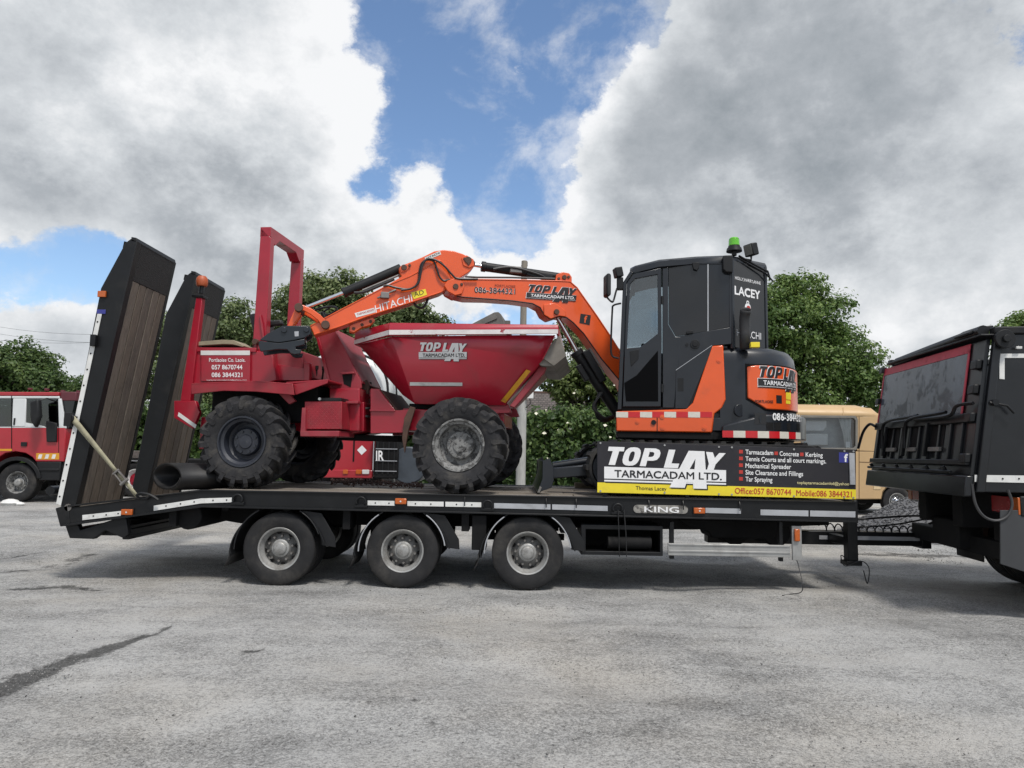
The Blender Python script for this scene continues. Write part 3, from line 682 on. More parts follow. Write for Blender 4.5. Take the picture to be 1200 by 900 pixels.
def hedge(label, x0, x1, y, depth, h, seed, mat=LF_HEDGE, n=5200, leaf=.085, flowers=0, top=.35):
    rs = np.random.RandomState(seed); L_ = x1-x0
    root = thing('hedge', label, 'hedge', (x0+L_/2, y, 0))
    P, N = [], []
    nc = int(n*L_/10/18)
    for k in range(nc):
        x = rs.uniform(x0, x1); hh = h+top*mnoise.noise(Vector((x*.55, seed, 0)))+.2*mnoise.noise(Vector((x*2.2, seed, 5)))
        u = rs.uniform(); 
        if u < .62: c = np.array([x, y-depth/2*rs.uniform(.75, 1.12), rs.uniform(.05, 1)**.85*hh])
        else: c = np.array([x, y+depth*rs.uniform(-.5, .5), hh*rs.uniform(.9, 1.06)])
        m = int(18*rs.uniform(.6, 1.5)); d = rs.normal(size=(m, 3)); P.append(c+d*.17); N.append(d*.8+np.array([0, -.7, .6]))
    P = np.concatenate(P)-np.array([x0+L_/2, y, 0]); N = np.concatenate(N)
    k = P[:, 2] > .02; P, N = P[k], N[k]
    link('crown', leaf_mesh('crown', P, N, leaf*rs.uniform(.6, 1.4, len(P)), mat, seed), root)
    if flowers:
        idx = rs.choice(len(P), flowers); link('blossom', leaf_mesh('blossom', P[idx]+np.array([0, -.15, .02]), np.tile([[0, -.8, .8]], (flowers, 1)), rs.uniform(.05, .10, flowers), FLOW, seed+2, 1.4), root)
    mb = MB()
    for k in range(int(L_/.7)):
        x = x0+.3+k*.7+rs.uniform(-.2, .2); q = Vector((x, y+rs.uniform(-.2, .2), 0))
        mb.tube([q, q+Vector((rs.normal()*.1, 0, h*.45)), q+Vector((rs.normal()*.3, 0, h*.9))], [.05, .035, .012], 6)
        for j in range(3):
            s_ = q+Vector((0, 0, h*rs.uniform(.3, .7))); mb.tube([s_, s_+Vector((rs.normal()*.4, -depth*.3, .5))], [.02, .008], 5)
    part('stems', mb, BARK, root)
    # dark twiggy heart so that the hedge is not see-through
    rs2 = np.random.RandomState(seed+9); m = int(L_*620)
    Q = np.stack([rs2.uniform(x0, x1, m)-(x0+L_/2), rs2.uniform(-.25, .4, m)*depth, rs2.uniform(.0, .97, m)*h], -1)
    link('inner_leaves', leaf_mesh('inner_leaves', Q, np.tile([[0, -1., .25]], (m, 1))+rs2.normal(size=(m, 3))*.5, rs2.uniform(.12, .22, m), mat, seed+10), root)
    return root
hedge('dark green hedge with white blossom beside the wooden pole', .55, 7.2, 27.5, 1.5, 3.05, 41, n=7600, flowers=60)
hedge('long hedge behind the lorries and the dumper', -19.5, .2, 28.5, 1.4, 3.0, 42, n=4200)
hedge('hedge running on behind the tan bus', 7.4, 22, 30, 1.4, 2.8, 43, n=3600)

# ------------------------------------------------------------------ pole, wires, house
POLEW = pm('weathered_pole', (.20, .18, .15), .9, var=.3, vs=5, stretch=(6, 6, .5), bump=.3, bs=20)
POLEP = pm('pale_pole_sleeve', (.34, .34, .32), .8, var=.2, vs=5, stretch=(3, 3, .6))
def pole():
    D = 25.5; b = on_y(610, 565, D); t = on_y(614.5, 306, D); b = Vector((b.x, D, 0))
    root = thing('utility_pole', 'weathered wooden pole standing in front of the hedge', 'pole', b)
    m = MB(); m.cyl(b, (t.x, D, t.z), .15, .105, 16); part('shaft', m, POLEW, root)
    m = MB(); z = on_y(610, 466, D).z; m.cyl(b, (b.x+.01, D, z), .175, .165, 16); part('sleeve', m, POLEP, root)
    q = on_y(621, 462, D); m = MB(); m.box(q.x-.13, q.x+.12, D-.22, D-.06, q.z-.17, q.z+.17); part('junction_box', m, WHITE, root, .015)
    m = MB(); m.tube([(q.x, D-.12, q.z-.17), (q.x+.02, D-.12, q.z-.35), (q.x-.15, D-.14, q.z-.5)], .015); part('conduit', m, PLAS, root)
    m = MB(); m.bar((t.x-.12, D, t.z-.18), (t.x+.12, D, t.z-.18), .03, .03); m.cyl((t.x+.1, D, t.z-.18), (t.x+.1, D, t.z-.02), .025); part('insulator_bracket', m, STEEL, root)
    for k, (ya, yb) in enumerate(((372, 392), (380, 402), (392, 398))):
        A = on_y(-60, ya, 60); B = on_y(150+k*8, yb, 58); mb = MB()
        mb.tube([A.lerp(B, i/10)-Vector((0, 0, .5*math.sin(math.pi*i/10))) for i in range(11)], .010, 5)
        solo('overhead_wire', mb, DARK, ['uppermost overhead wire above the left tree', 'middle overhead wire above the left tree', 'lowest overhead wire above the left tree'][k], 'wire', A, 'wires over the left tree')
pole()

def tile_mat():
    m = bpy.data.materials.new('roof_tiles'); m.use_nodes = True; nt = m.node_tree; b = nt.nodes['Principled BSDF']
    tc = nt.nodes.new('ShaderNodeTexCoord'); br = nt.nodes.new('ShaderNodeTexBrick'); mp = nt.nodes.new('ShaderNodeMapping'); nt.links.new(tc.outputs['Object'], mp.inputs[0]); mp.inputs['Rotation'].default_value = (math.pi/2, 0, 0)
    nt.links.new(mp.outputs[0], br.inputs['Vector']); br.inputs['Scale'].default_value = 2.6; br.inputs['Color1'].default_value = (.075, .062, .056, 1); br.inputs['Color2'].default_value = (.12, .10, .09, 1)
    br.inputs['Mortar'].default_value = (.025, .022, .02, 1); br.inputs['Mortar Size'].default_value = .035; br.inputs['Row Height'].default_value = .30
    nt.links.new(br.outputs[0], b.inputs['Base Color']); b.inputs['Roughness'].default_value = .85
    bp = nt.nodes.new('ShaderNodeBump'); bp.inputs['Strength'].default_value = .6; bp.inputs['Distance'].default_value = .03; nt.links.new(br.outputs['Fac'], bp.inputs['Height']); bp.invert = True; nt.links.new(bp.outputs[0], b.inputs['Normal'])
    return m
def house():
    D = 36; x0, x1 = on_y(612, 460, D).x-2.5, on_y(693, 460, D).x; zt = on_y(650, 461, D+2.6).z; ze = zt-1.55
    root = thing('bungalow', 'low house with brown tiled roof behind the hedge', 'house', ((x0+x1)/2, D+2, 0))
    m = MB(); m.box(x0+.3, x1-.3, D+.3, D+5, 0, ze+.05); part('wall', m, pm('render_wall', (.5, .48, .44), .9), root)
    m = MB(); m.loft([[(x0, D, ze), (x1, D, ze), (x1, D+5.3, ze), (x0, D+5.3, ze)], [(x0, D, ze+.12), (x1, D, ze+.12), (x1, D+5.3, ze+.12), (x0, D+5.3, ze+.12)], [(x0+.2, D+2.6, zt), (x1-.2, D+2.6, zt), (x1-.2, D+2.75, zt), (x0+.2, D+2.75, zt)]]); part('roof', m, tile_mat(), root)
    m = MB(); m.cyl((x0+.2, D+2.67, zt+.02), (x1-.2, D+2.67, zt+.02), .1, n=10); part('ridge', m, RUST, root)
    for k in range(3):
        xx = x0+1.2+k*1.7; m = MB(); m.box(xx, xx+.9, D+.25, D+.32, 1.0, 2.1); part('window', m, GLSD, root)
house()

# ------------------------------------------------------------------ wheels
def tyre_road(Rr, W, rim):
    p = [(rim-.012, -W*.34), (rim+.004, -W*.40), (rim+.03, -W*.455), ((Rr+rim)/2, -W*.50), (Rr-.045, -W*.485), (Rr-.022, -W*.455), (Rr-.008, -W*.425), (Rr, -W*.37)]
    for g in (-.20, 0.0, .20):
        p += [(Rr+.001, W*(g-.035)), (Rr-.014, W*(g-.03)), (Rr-.014, W*(g+.03)), (Rr+.001, W*(g+.035))]
    p += [(r, -y) for r, y in reversed(p[:8])]
    return MB().lathe(p, 56)
def rim_road(rim, W, depth):
    m = MB(); y = -W*.40
    m.lathe([(rim-.03, W*.34), (rim-.012, W*.40), (rim+.012, W*.41), (rim+.008, W*.34), (rim-.012, W*.30), (rim-.02, -W*.26), (rim+.004, -W*.36), (rim+.013, y), (rim+.006, y-.008), (rim-.008, y-.002), (rim-.018, y+.03), (rim-.034, y+.05), (rim-.045, depth-.02)], 40)
    return m
def disc_road(rim, depth):
    return MB().lathe([(rim-.043, depth-.03), (rim-.05, depth-.012), (rim-.06, depth), (rim*.52, depth-.028), (rim*.50, depth-.03), (rim*.34, depth-.03)], 40)
def hub_road(rim, depth, out):
    m = MB(); r = rim*.36
    m.lathe([(r*1.25, depth-.025), (r*1.2, depth-.045), (r, depth-.055), (r*.95, out+.03), (r*.85, out+.008), (r*.72, out), (r*.25, out-.002), (.001, out-.002)], 24)
    return m
def nuts_road(rim, depth, n=10):
    m = MB()
    for k in range(n):
        a = 2*math.pi*k/n+.1; c = Vector((math.cos(a)*rim*.60, depth-.01, math.sin(a)*rim*.60))
        m.cyl(c, c+Vector((0, -.045, 0)), .017, .013, 6)
    return m
def hole_shade_road(rim, depth, n=8):  # dark discs on the surface paint the shade inside the hand holes
    m = MB()
    for k in range(n):
        a = 2*math.pi*k/n+.35; c = Vector((math.cos(a)*rim*.80, depth-.0135, math.sin(a)*rim*.80))
        m.cyl(c, c+Vector((0, .006, 0)), .026, n=12)
    return m
def mesh_of(mb, name, mat, angle=38): return to_mesh(name, mb.v, mb.f, mat, angle)
def wheel(parent, M, kit):
    w = link('wheel', None, parent, M); w.empty_display_size = .1
    for name, me in kit:
        o = link(name, me, w)
        if name in ('wheel_nuts', 'hand_hole_shade'): o['kind'] = 'stuff'
    return w
FLIP = Matrix.Rotation(math.pi, 4, 'Z')

# ------------------------------------------------------------------ the plant trailer
TY = 7.9; TF = 10.42; DZ = 1.02
T = WORLD
tx = lambda px, py: on_y(px, py, TY)
trailer = thing('plant_trailer', 'long black three axle low loader trailer with timber deck carrying dumper and excavator', 'trailer', (-.5, 9.16, 0))
XK = -3.40; XR = -4.86; XF = 3.81; ZR = .83     # kink of the beavertail, rear end, front end
def rail_z(x): return 0 if x > XK else (x-XK)/(XR-XK)*(ZR-DZ)
for y0, y1, side in ((TY, TY+.07, 1), (TF-.07, TF, -1)):
    m = MB()
    prof = [(XR-.02, .80), (XK, DZ), (XF, DZ-.005), (XF, .80), (XK+.02, .845), (XR+.02, .615)]
    m.prism(prof, y0, y1); part('side_rail', m, BLACK, trailer, .006)
    yy0, yy1 = (y0-.03, y0+.06) if side > 0 else (y1-.06, y1+.03)
    m = MB(); m.prism([(XR-.01, .627), (XK, .858), (XF, .812), (XF, .795), (XK+.02, .838), (XR-.01, .607)], yy0, yy1); part('rail_flange', m, BLACK, trailer, .003)
    m = MB(); m.prism([(XR, .835), (XK, DZ+.008), (XF, DZ+.003), (XF, DZ-.012), (XK, DZ-.008), (XR, .815)], yy0+.012, yy1-.01); part('deck_edge_angle', m, BLACK, trailer, .003)
# tail frame
m = MB(); m.prism([(-5.0, .80), (-4.86, .84), (-4.82, .62), (-4.93, .60)], TY-.01, TF+.01); part('tail_beam', m, BLACK, trailer, .01)
m = MB(); a = [tx(*q) for q in ((70, 602), (84, 596), (92, 622), (146, 604), (149, 627), (143, 631), (122, 622), (108, 632), (80, 631))]
m.prism([(p.x, p.z) for p in a], TY+.02, TY+.10); part('tail_bracket', m, BLACK, trailer, .008)
m = MB(); m.box(-4.85, -4.2, TY+.1, TF-.1, .50, .58); m.box(-4.3, -4.22, TY+.1, TF-.1, .46, .62); part('rear_bumper', m, BLACK, trailer, .01)
for yy in (8.3, 9.95):
    m = MB(); m.box(-4.86, -4.80, yy, yy+.32, .62, .76); part('tail_light_box', m, REDLENS, trailer, .01)
# main beams, cross members
for yy in (8.55, 9.55):
    m = MB(); m.prism([(XR+.2, .78), (XK, .96), (XF, .96), (XF, .70), (2.2, .62), (-3.2, .60), (XK-.2, .66), (XR+.2, .62)], yy, yy+.12); part('main_beam', m, DARK, trailer, .01)
for k in range(11):
    x = -3.2+k*.68; m = MB(); m.box(x, x+.07, TY+.08, TF-.08, .80, .965); part('cross_member', m, DARK, trailer)
# timber deck: long boards
NB = 12; bw = (TF-TY-.16)/NB
deck_meshes = []
for k in range(NB):
    y0 = TY+.08+k*bw
    for (xa, za, xb, zb, nm) in ((XK+.012, DZ, .35+.5*math.sin(k*2.3), DZ, 'plank'), (.362+.5*math.sin(k*2.3), DZ, XF-.02, DZ-.002, 'plank'), (XR+.04, .835, XK, DZ, 'plank')):
        dz = rnd.uniform(-.004, .004)
        m = MB(); m.add([(xa, y0+.004, za-.05+dz), (xb, y0+.004, zb-.05+dz), (xb, y0+bw-.006, zb-.05+dz), (xa, y0+bw-.006, za-.05+dz), (xa, y0+.004, za+dz), (xb, y0+.004, zb+dz), (xb, y0+bw-.006, zb+dz), (xa, y0+bw-.006, za+dz)],
                        [(3, 2, 1, 0), (4, 5, 6, 7), (0, 1, 5, 4), (1, 2, 6, 5), (2, 3, 7, 6), (3, 0, 4, 7)])
        part(nm, m, PLANK[(k*2+(1 if xa > 0 else 0)) % 3], trailer, .004)
m = MB(); m.box(XF-.015, XF+.03, TY, TF, .79, 1.035); part('front_beam', m, BLACK, trailer, .008)
# wheels
RW = .396
RIMK = pm('dark_wheel_disc', (.13, .128, .122), .6, metal=.25, var=.25, vs=9, bump=.08, bs=60, dirt=(.05, .045, .04), ds=7, dt=(.42, .7), damt=.7)  # disc in a darker grey than the rim
kit_t = [('tyre', mesh_of(tyre_road(RW, .245, .225), 'tyre', RUB)), ('rim', mesh_of(rim_road(.225, .245, .0), 'rim', RIM)), ('wheel_disc', mesh_of(disc_road(.225, .0), 'wheel_disc', RIMK)), ('hub', mesh_of(hub_road(.225, .0, -.085), 'hub', RIM)), ('wheel_nuts', mesh_of(nuts_road(.225, .0), 'wheel_nuts', STEEL)), ('hand_hole_shade', mesh_of(hole_shade_road(.225, -.009), 'hand_hole_shade', DARK))]
kit_i = kit_t[:3]
AX = [-2.535, -1.175, .205]
for i, x in enumerate(AX):
    for y, F, kit in ((TY+.14, None, kit_t), (TY+.44, None, kit_i), (TF-.14, FLIP, kit_t), (TF-.44, FLIP, kit_i)):
        rot = Matrix.Rotation(1.1*i+y, 4, 'Y')
        wheel(trailer, Matrix.Translation((x, y, RW)) @ (F or Matrix.Identity(4)) @ rot, kit)
    m = MB(); m.cyl((x, TY+.3, RW), (x, TF-.3, RW), .075, n=14); part('axle', m, DARK, trailer)
    for yy in (8.62, 9.62):
        m = MB(); m.bar((x-.45, yy, .5), (x+.45, yy, .5), .08, .07); m.cyl((x+.2, yy, .5), (x+.2, yy, .68), .09); m.box(x-.48, x-.38, yy-.05, yy+.05, .46, .72); part('suspension_arm', m, DARK, trailer)
    # mudguards: two wings per wheel
    for a0, a1, nm in ((118, 186, 'mudguard'), (-4, 62, 'mudguard')):
        rr = RW+.075; m = MB(); n = 12; y0, y1 = TY-.005, TY+.58
        if a0 < 0: a0, a1 = (8 if i == 0 else 4), 62
        loops = []
        for k in range(n+1):
            t = R(a0+(a1-a0)*k/n); rx = rr*(1.0+.10*max(0, 1-abs((a0+(a1-a0)*k/n)-(180 if a0 > 90 else 0))/35))
            c, s_ = math.cos(t), math.sin(t)
            loops.append([(x+c*rx, y0, RW+s_*rx), (x+c*(rx+.012), y0, RW+s_*(rx+.012)), (x+c*(rx+.012), y1, RW+s_*(rx+.012)), (x+c*rx, y1, RW+s_*rx)])
        m.loft(loops)
        mg = part(nm, m, PLAS, trailer)
        m = MB(); m.tube([(x+math.cos(R(a0+(a1-a0)*k/n))*(rr+.004), y0-.004, RW+math.sin(R(a0+(a1-a0)*k/n))*(rr+.004)) for k in range(1 if i else 3, n)], .007, 6)
        part('edge_trim', m, STRIPG if i else PLAS, mg)
        if a0 < 90:     # deep side skirt of the forward wing
            m = MB(); pts = [(x+math.cos(R(t))*(rr+.01), RW+math.sin(R(t))*(rr+.01)) for t in (62, 50, 38, 26, 14, 6)] + [(x+rr+.16, RW+.03), (x+rr+.15, RW+.14), (x+rr*.72+.12, RW+rr*.72+.06)]
            m.prism(pts, TY+.015, TY+.03); part('wing_skirt', m, PLAS, trailer, .004)
        else:           # flap hanging from the rear wing
            m = MB(); xx = x-rr-.055; m.sheet([[(xx-.012+.012*j, y0+.01+(y1-y0-.02)*i_/2, RW-.02) for i_ in (0, 1, 2)] for j in (0,)] + [[(xx-.06*t*t, y0+.01+(y1-y0-.02)*i_/2, RW-.02-.17*t) for i_ in (0, 1, 2)] for t in (.35, .7, 1)])
            o = part('mud_flap', m, RUB, trailer); s_ = o.modifiers.new('thickness', 'SOLIDIFY'); s_.thickness = .01
# under-rail brackets beside the wheels
for px in (200, 405, 545, 662):
    p = tx(px, 604); m = MB(); m.box(p.x-.04, p.x+.04, TY+.05, TY+.35, .62, .82); part('hanger_bracket', m, DARK, trailer)
p = tx(215, 606); m = MB(); m.cyl((p.x, TY+.12, p.z), (p.x, TY+1.2, p.z), .15, n=20); part('air_tank', m, DARK, trailer, .01)
p = tx(563, 640); m = MB(); m.box(p.x-.10, p.x+.06, TY+.04, TY+.4, .42, .80); part('valve_box', m, DARK, trailer, .01)
# reflective strips
def strip(name, pts, mat, th=.004, off=.004, bev=0):
    """pts: upper edge then lower edge, drawn on the rail face"""
    m = MB(); q = [tx(*p) for p in pts]; m.prism([(p.x, p.z) for p in q], TY-off-th, TY-off); return part(name, m, mat, trailer)
for pts in ([(97, 603.5), (144, 598.5), (144.5, 604), (97, 609.5)], [(180.5, 592.5), (236, 584), (272, 583), (272, 588.5), (236, 589.8), (180.5, 598.5)],
            [(431, 586.5), (463, 587), (463, 592.5), (431, 592)], [(477.5, 587.2), (520, 587.9), (520, 593.5), (477.5, 592.8)], [(522, 587.9), (564, 588.7), (564, 594.3), (522, 593.6)]):
    strip('reflective_strip', pts, WHITE)
for pts in ([(579, 589.5), (645, 591), (645, 597), (579, 595.5)], [(647, 591), (712, 592.8), (712, 598.8), (647, 597)], [(826, 595), (868, 596), (868, 602), (826, 601)], [(891, 597), (947, 598.2), (947, 605), (891, 603.6)], [(949, 598.2), (1002, 599.3), (1002, 606.3), (949, 605)]):
    strip('reflective_strip', pts, STRIPG)
for m_ in ((110, 604.6), (125, 603.2), (139, 601.7), (195, 592.8), (212, 590.3), (228, 588), (250, 586.3), (266, 585.8), (440, 589.3), (456, 589.6), (487, 590.2), (505, 590.6), (535, 591.0), (553, 591.5)):
    p = tx(*m_); m = MB(); m.cyl((p.x, TY-.008, p.z), (p.x, TY-.012, p.z), .008, n=8); part('rivet', m, DARK, trailer)
for (px, py) in ((150, 600), (470, 587.3), (819, 598.3)):
    p = tx(px, py); m = MB(); m.box(p.x-.062, p.x+.062, TY-.035, TY-.002, p.z-.032, p.z+.032); ml = part('marker_light', m, AMBER, trailer, .008)
    m = MB(); m.box(p.x-.07, p.x+.07, TY-.012, TY-.001, p.z-.04, p.z+.04); part('light_base', m, PLAS, ml)
    m = MB(); m.cyl((p.x, TY-.034, p.z), (p.x, TY-.04, p.z), .01, n=8); part('bulb', m, CLEAR, ml)
for (px, py) in ((279.5, 585), (423.6, 588), (571.5, 592), (723.5, 596)):
    p = tx(px, py); m = MB(); r = .052
    m.tube([(p.x+math.cos(t)*r, TY-.03, p.z+math.sin(t)*r) for t in [R(-30+i*240/10) for i in range(11)]], .013, 7); m.box(p.x-.07, p.x+.07, TY-.03, TY-.001, p.z-.06, p.z-.03)
    part('lashing_ring', m, BLACK, trailer, .003)
for px in (545, 640, 675, 760, 800, 866):      # rope hooks under the deck edge
    p = tx(px, 583+(px-545)*.017); m = MB(); m.tube([(p.x, TY-.004, p.z+.01), (p.x, TY-.03, p.z-.02), (p.x, TY-.04, p.z-.07), (p.x, TY-.03, p.z-.09)], .006, 6); part('rope_hook', m, BLACK, trailer)
# maker's badge
c = [tx(*q) for q in ((742, 591.5), (806, 593), (806, 602.6), (742, 601))]
m = MB(); x0, x1, z0, z1 = c[0].x, c[1].x, c[3].z, c[0].z; zm = (z0+z1)/2; rr = (z1-z0)/2
pts = [(x1-rr+rr*math.cos(t), zm+rr*math.sin(t)) for t in [R(-90+i*20) for i in range(10)]] + [(x0+rr-rr*math.cos(t), zm+rr*math.sin(t)) for t in [R(90-i*20) for i in range(10)]]
BADGE = pm('worn_badge', (.24, .23, .21), .6, var=.3, vs=12, dirt=(.07, .065, .06), ds=14, dt=(.45, .6))
m.prism(pts, TY-.012, TY-.002); bd = part('maker_badge', m, BADGE, trailer, .002)
text('KING', bd, LETW, plane_map(T.M, x0+.12, zm-.032, TY-.0145, 1, 1, -.01), x1-x0-.22, .064, .02)
# toolbox
q = [tx(*p) for p in ((681.5, 615), (777.5, 617), (777.5, 652), (681.5, 650.5))]; x0, x1, z1, z0 = q[0].x, q[1].x, q[0].z, q[3].z
tb = link('toolbox', None, trailer)
m = MB(); m.ring([(x0, z0), (x1, z0), (x1, z1), (x0, z1)], [(x0+.05, z0+.04), (x1-.03, z0+.04), (x1-.03, z1-.05), (x0+.05, z1-.05)], TY+.03, TY+.55); part('toolbox_frame', m, BLACK, tb, .006)
m = MB(); m.box(x0+.01, x1-.01, TY+.54, TY+.56, z0+.01, z1-.01); part('toolbox_back', m, DARK, tb)
m = MB(); m.cyl((x0+.3, TY+.10, z0+.13), (x1-.12, TY+.12, z0+.13), .07, n=12); part('rolled_sheet', m, DARK, tb)
m = MB()
for dx in (0, .035):
    p = tx(723.5+dx*200, 597); m.tube([(p.x, TY-.045, p.z), (p.x+.01+dx*.3, TY-.05, p.z-.25), (p.x+.02+dx*.4, TY-.02, z0-.005)], .006, 6)
part('tie_cord', m, HOSE, trailer)
# side guard
q0, q1 = tx(783.5, 637), tx(928, 655); 
sg = link('side_guard', None, trailer)
m = MB(); m.box(q0.x, q1.x, TY+.03, TY+.055, q1.z+.01, q0.z); part('guard_rail', m, ALU, sg, .004)
for dz in (.05, .12):
    m = MB(); m.box(q0.x+.01, q1.x-.01, TY+.022, TY+.03, q1.z+dz, q1.z+dz+.02); part('rail_rib', m, ALU, sg, .003)
a, b = tx(929, 616.5), tx(941, 657); m = MB(); m.box(a.x, b.x, TY+.02, TY+.05, b.z, a.z); part('end_plate', m, ALU, sg, .004)
a, b = tx(931, 620), tx(937.5, 634.5); m = MB(); m.box(a.x, b.x, TY-.01, TY+.02, b.z, a.z); part('marker_light', m, AMBER, sg, .008)
for px, y0, y1 in ((789, 612, 656), (918, 612, 659)):
    a, b = tx(px-2.5, y0), tx(px+2.5, y1); m = MB(); m.box(a.x, b.x, TY+.06, TY+.12, b.z, a.z); part('guard_post', m, BLACK, sg, .004)
# things hung below the neck
m = MB(); m.prism([(p.x, p.z) for p in (tx(808, 614), tx(940, 616), tx(940, 622), tx(930, 640), tx(852, 638), tx(848, 630), tx(822, 624))], 8.5, 8.95); part('spare_wheel_carrier', m, DARK, trailer, .02)
m = MB(); m.cyl((2.75, 8.75, .62), (2.75, 9.6, .62), .2, n=18); part('air_tank', m, DARK, trailer, .02)
m = MB(); m.cyl((3.2, 8.6, .60), (3.2, 9.7, .60), .17, n=18); part('air_tank', m, DARK, trailer, .02)
m = MB(); p = tx(934.5, 657); e = on_z(917, 698, .006); m.tube(bez([(p.x, TY+.02, p.z), (p.x+.01, TY+.0, .32), (p.x+.0, TY-.12, .08), (e.x+.09, e.y+.05, .012), (e.x, e.y, .008)], 6), .005, 6); part('loose_wire', m, HOSE, trailer)
# drawbar
YB = 9.15
db = link('drawbar', None, trailer)
a, b = on_y(945, 624, YB-.09), on_y(1087, 640, YB-.09)
m = MB(); m.box(2.5, b.x, YB-.09, YB+.09, b.z-.005, a.z+.02); part('drawbar_beam', m, BLACK, db, .008)
m = MB(); c, d = on_y(960, 626, YB-.095), on_y(1078, 634, YB-.095); m.box(c.x, d.x, YB-.097, YB-.092, d.z, c.z-.015); part('reflective_strip', m, STRIPG, db)
m = MB(); m.box(b.x-.09, b.x+.03, YB-.13, YB+.13, b.z-.03, a.z+.05); part('coupling_plate', m, BLACK, db, .01)
m = MB(); zc = (a.z+b.z)/2; m.cyl((b.x, YB, zc), (b.x+.42, YB, zc), .045, n=12); m.tube([(b.x+.5+.09*math.cos(t), YB+.09*math.sin(t), zc) for t in [i*math.pi/8 for i in range(17)]], .03, 8); part('towing_eye', m, RUST, db)
m = MB(); m.prism([(3.3, .70), (3.9, .96), (3.9, .75), (3.55, a.z), (3.2, a.z)], YB-.07, YB+.07); part('neck_gusset', m, BLACK, db, .01)
lg = on_y(998, 662, 8.55); lt = on_y(998, 608, 8.55); m = MB(); m.box(lg.x-.06, lg.x+.06, 8.50, 8.62, lg.z+.05, lt.z+.12); part('landing_leg', m, BLACK, db, .006)
m = MB(); m.box(lg.x-.09, lg.x+.09, 8.47, 8.65, lg.z, lg.z+.05); m.box(lg.x-.05, lg.x+.05, 8.55, YB, a.z-.1, a.z); part('leg_foot', m, BLACK, db, .006)
m = MB(); m.tube(bez([(lg.x-.07, 8.5, lg.z+.07), (lg.x-.16, 8.47, lg.z+.12), (lg.x-.12, 8.46, lg.z-.0), (lg.x+.06, 8.45, lg.z+.06), (lg.x+.16, 8.46, lg.z-.02), (lg.x+.14, 8.47, lg.z-.2), (lg.x+.1, 8.47, lg.z-.05)], 6), .006, 6); part('leg_wire', m, HOSE, db)
# coiled air lines and chain along the drawbar
m = MB(); path = []
for i in range(130):
    t = i/129; ang = t*2*math.pi*15; path.append((3.95+t*1.55, YB-.02+.045*math.cos(ang), a.z+.075-.03*math.sin(math.pi*t)+.045*math.sin(ang)))
m.tube(path, .009, 5); part('coiled_air_line', m, HOSE, db)
m = MB(); m.tube(bez([(3.9, YB+.1, .72), (4.5, YB+.12, a.z+.16), (5.2, YB+.05, a.z+.22), (5.75, YB-.3, .78)], 8), .014, 6); m.tube(bez([(4.3, YB-.05, a.z+.06), (4.9, YB, a.z+.11), (5.4, YB, a.z+.2), (5.8, YB-.1, .8)], 8), .011, 6); part('air_hose', m, HOSE, db)

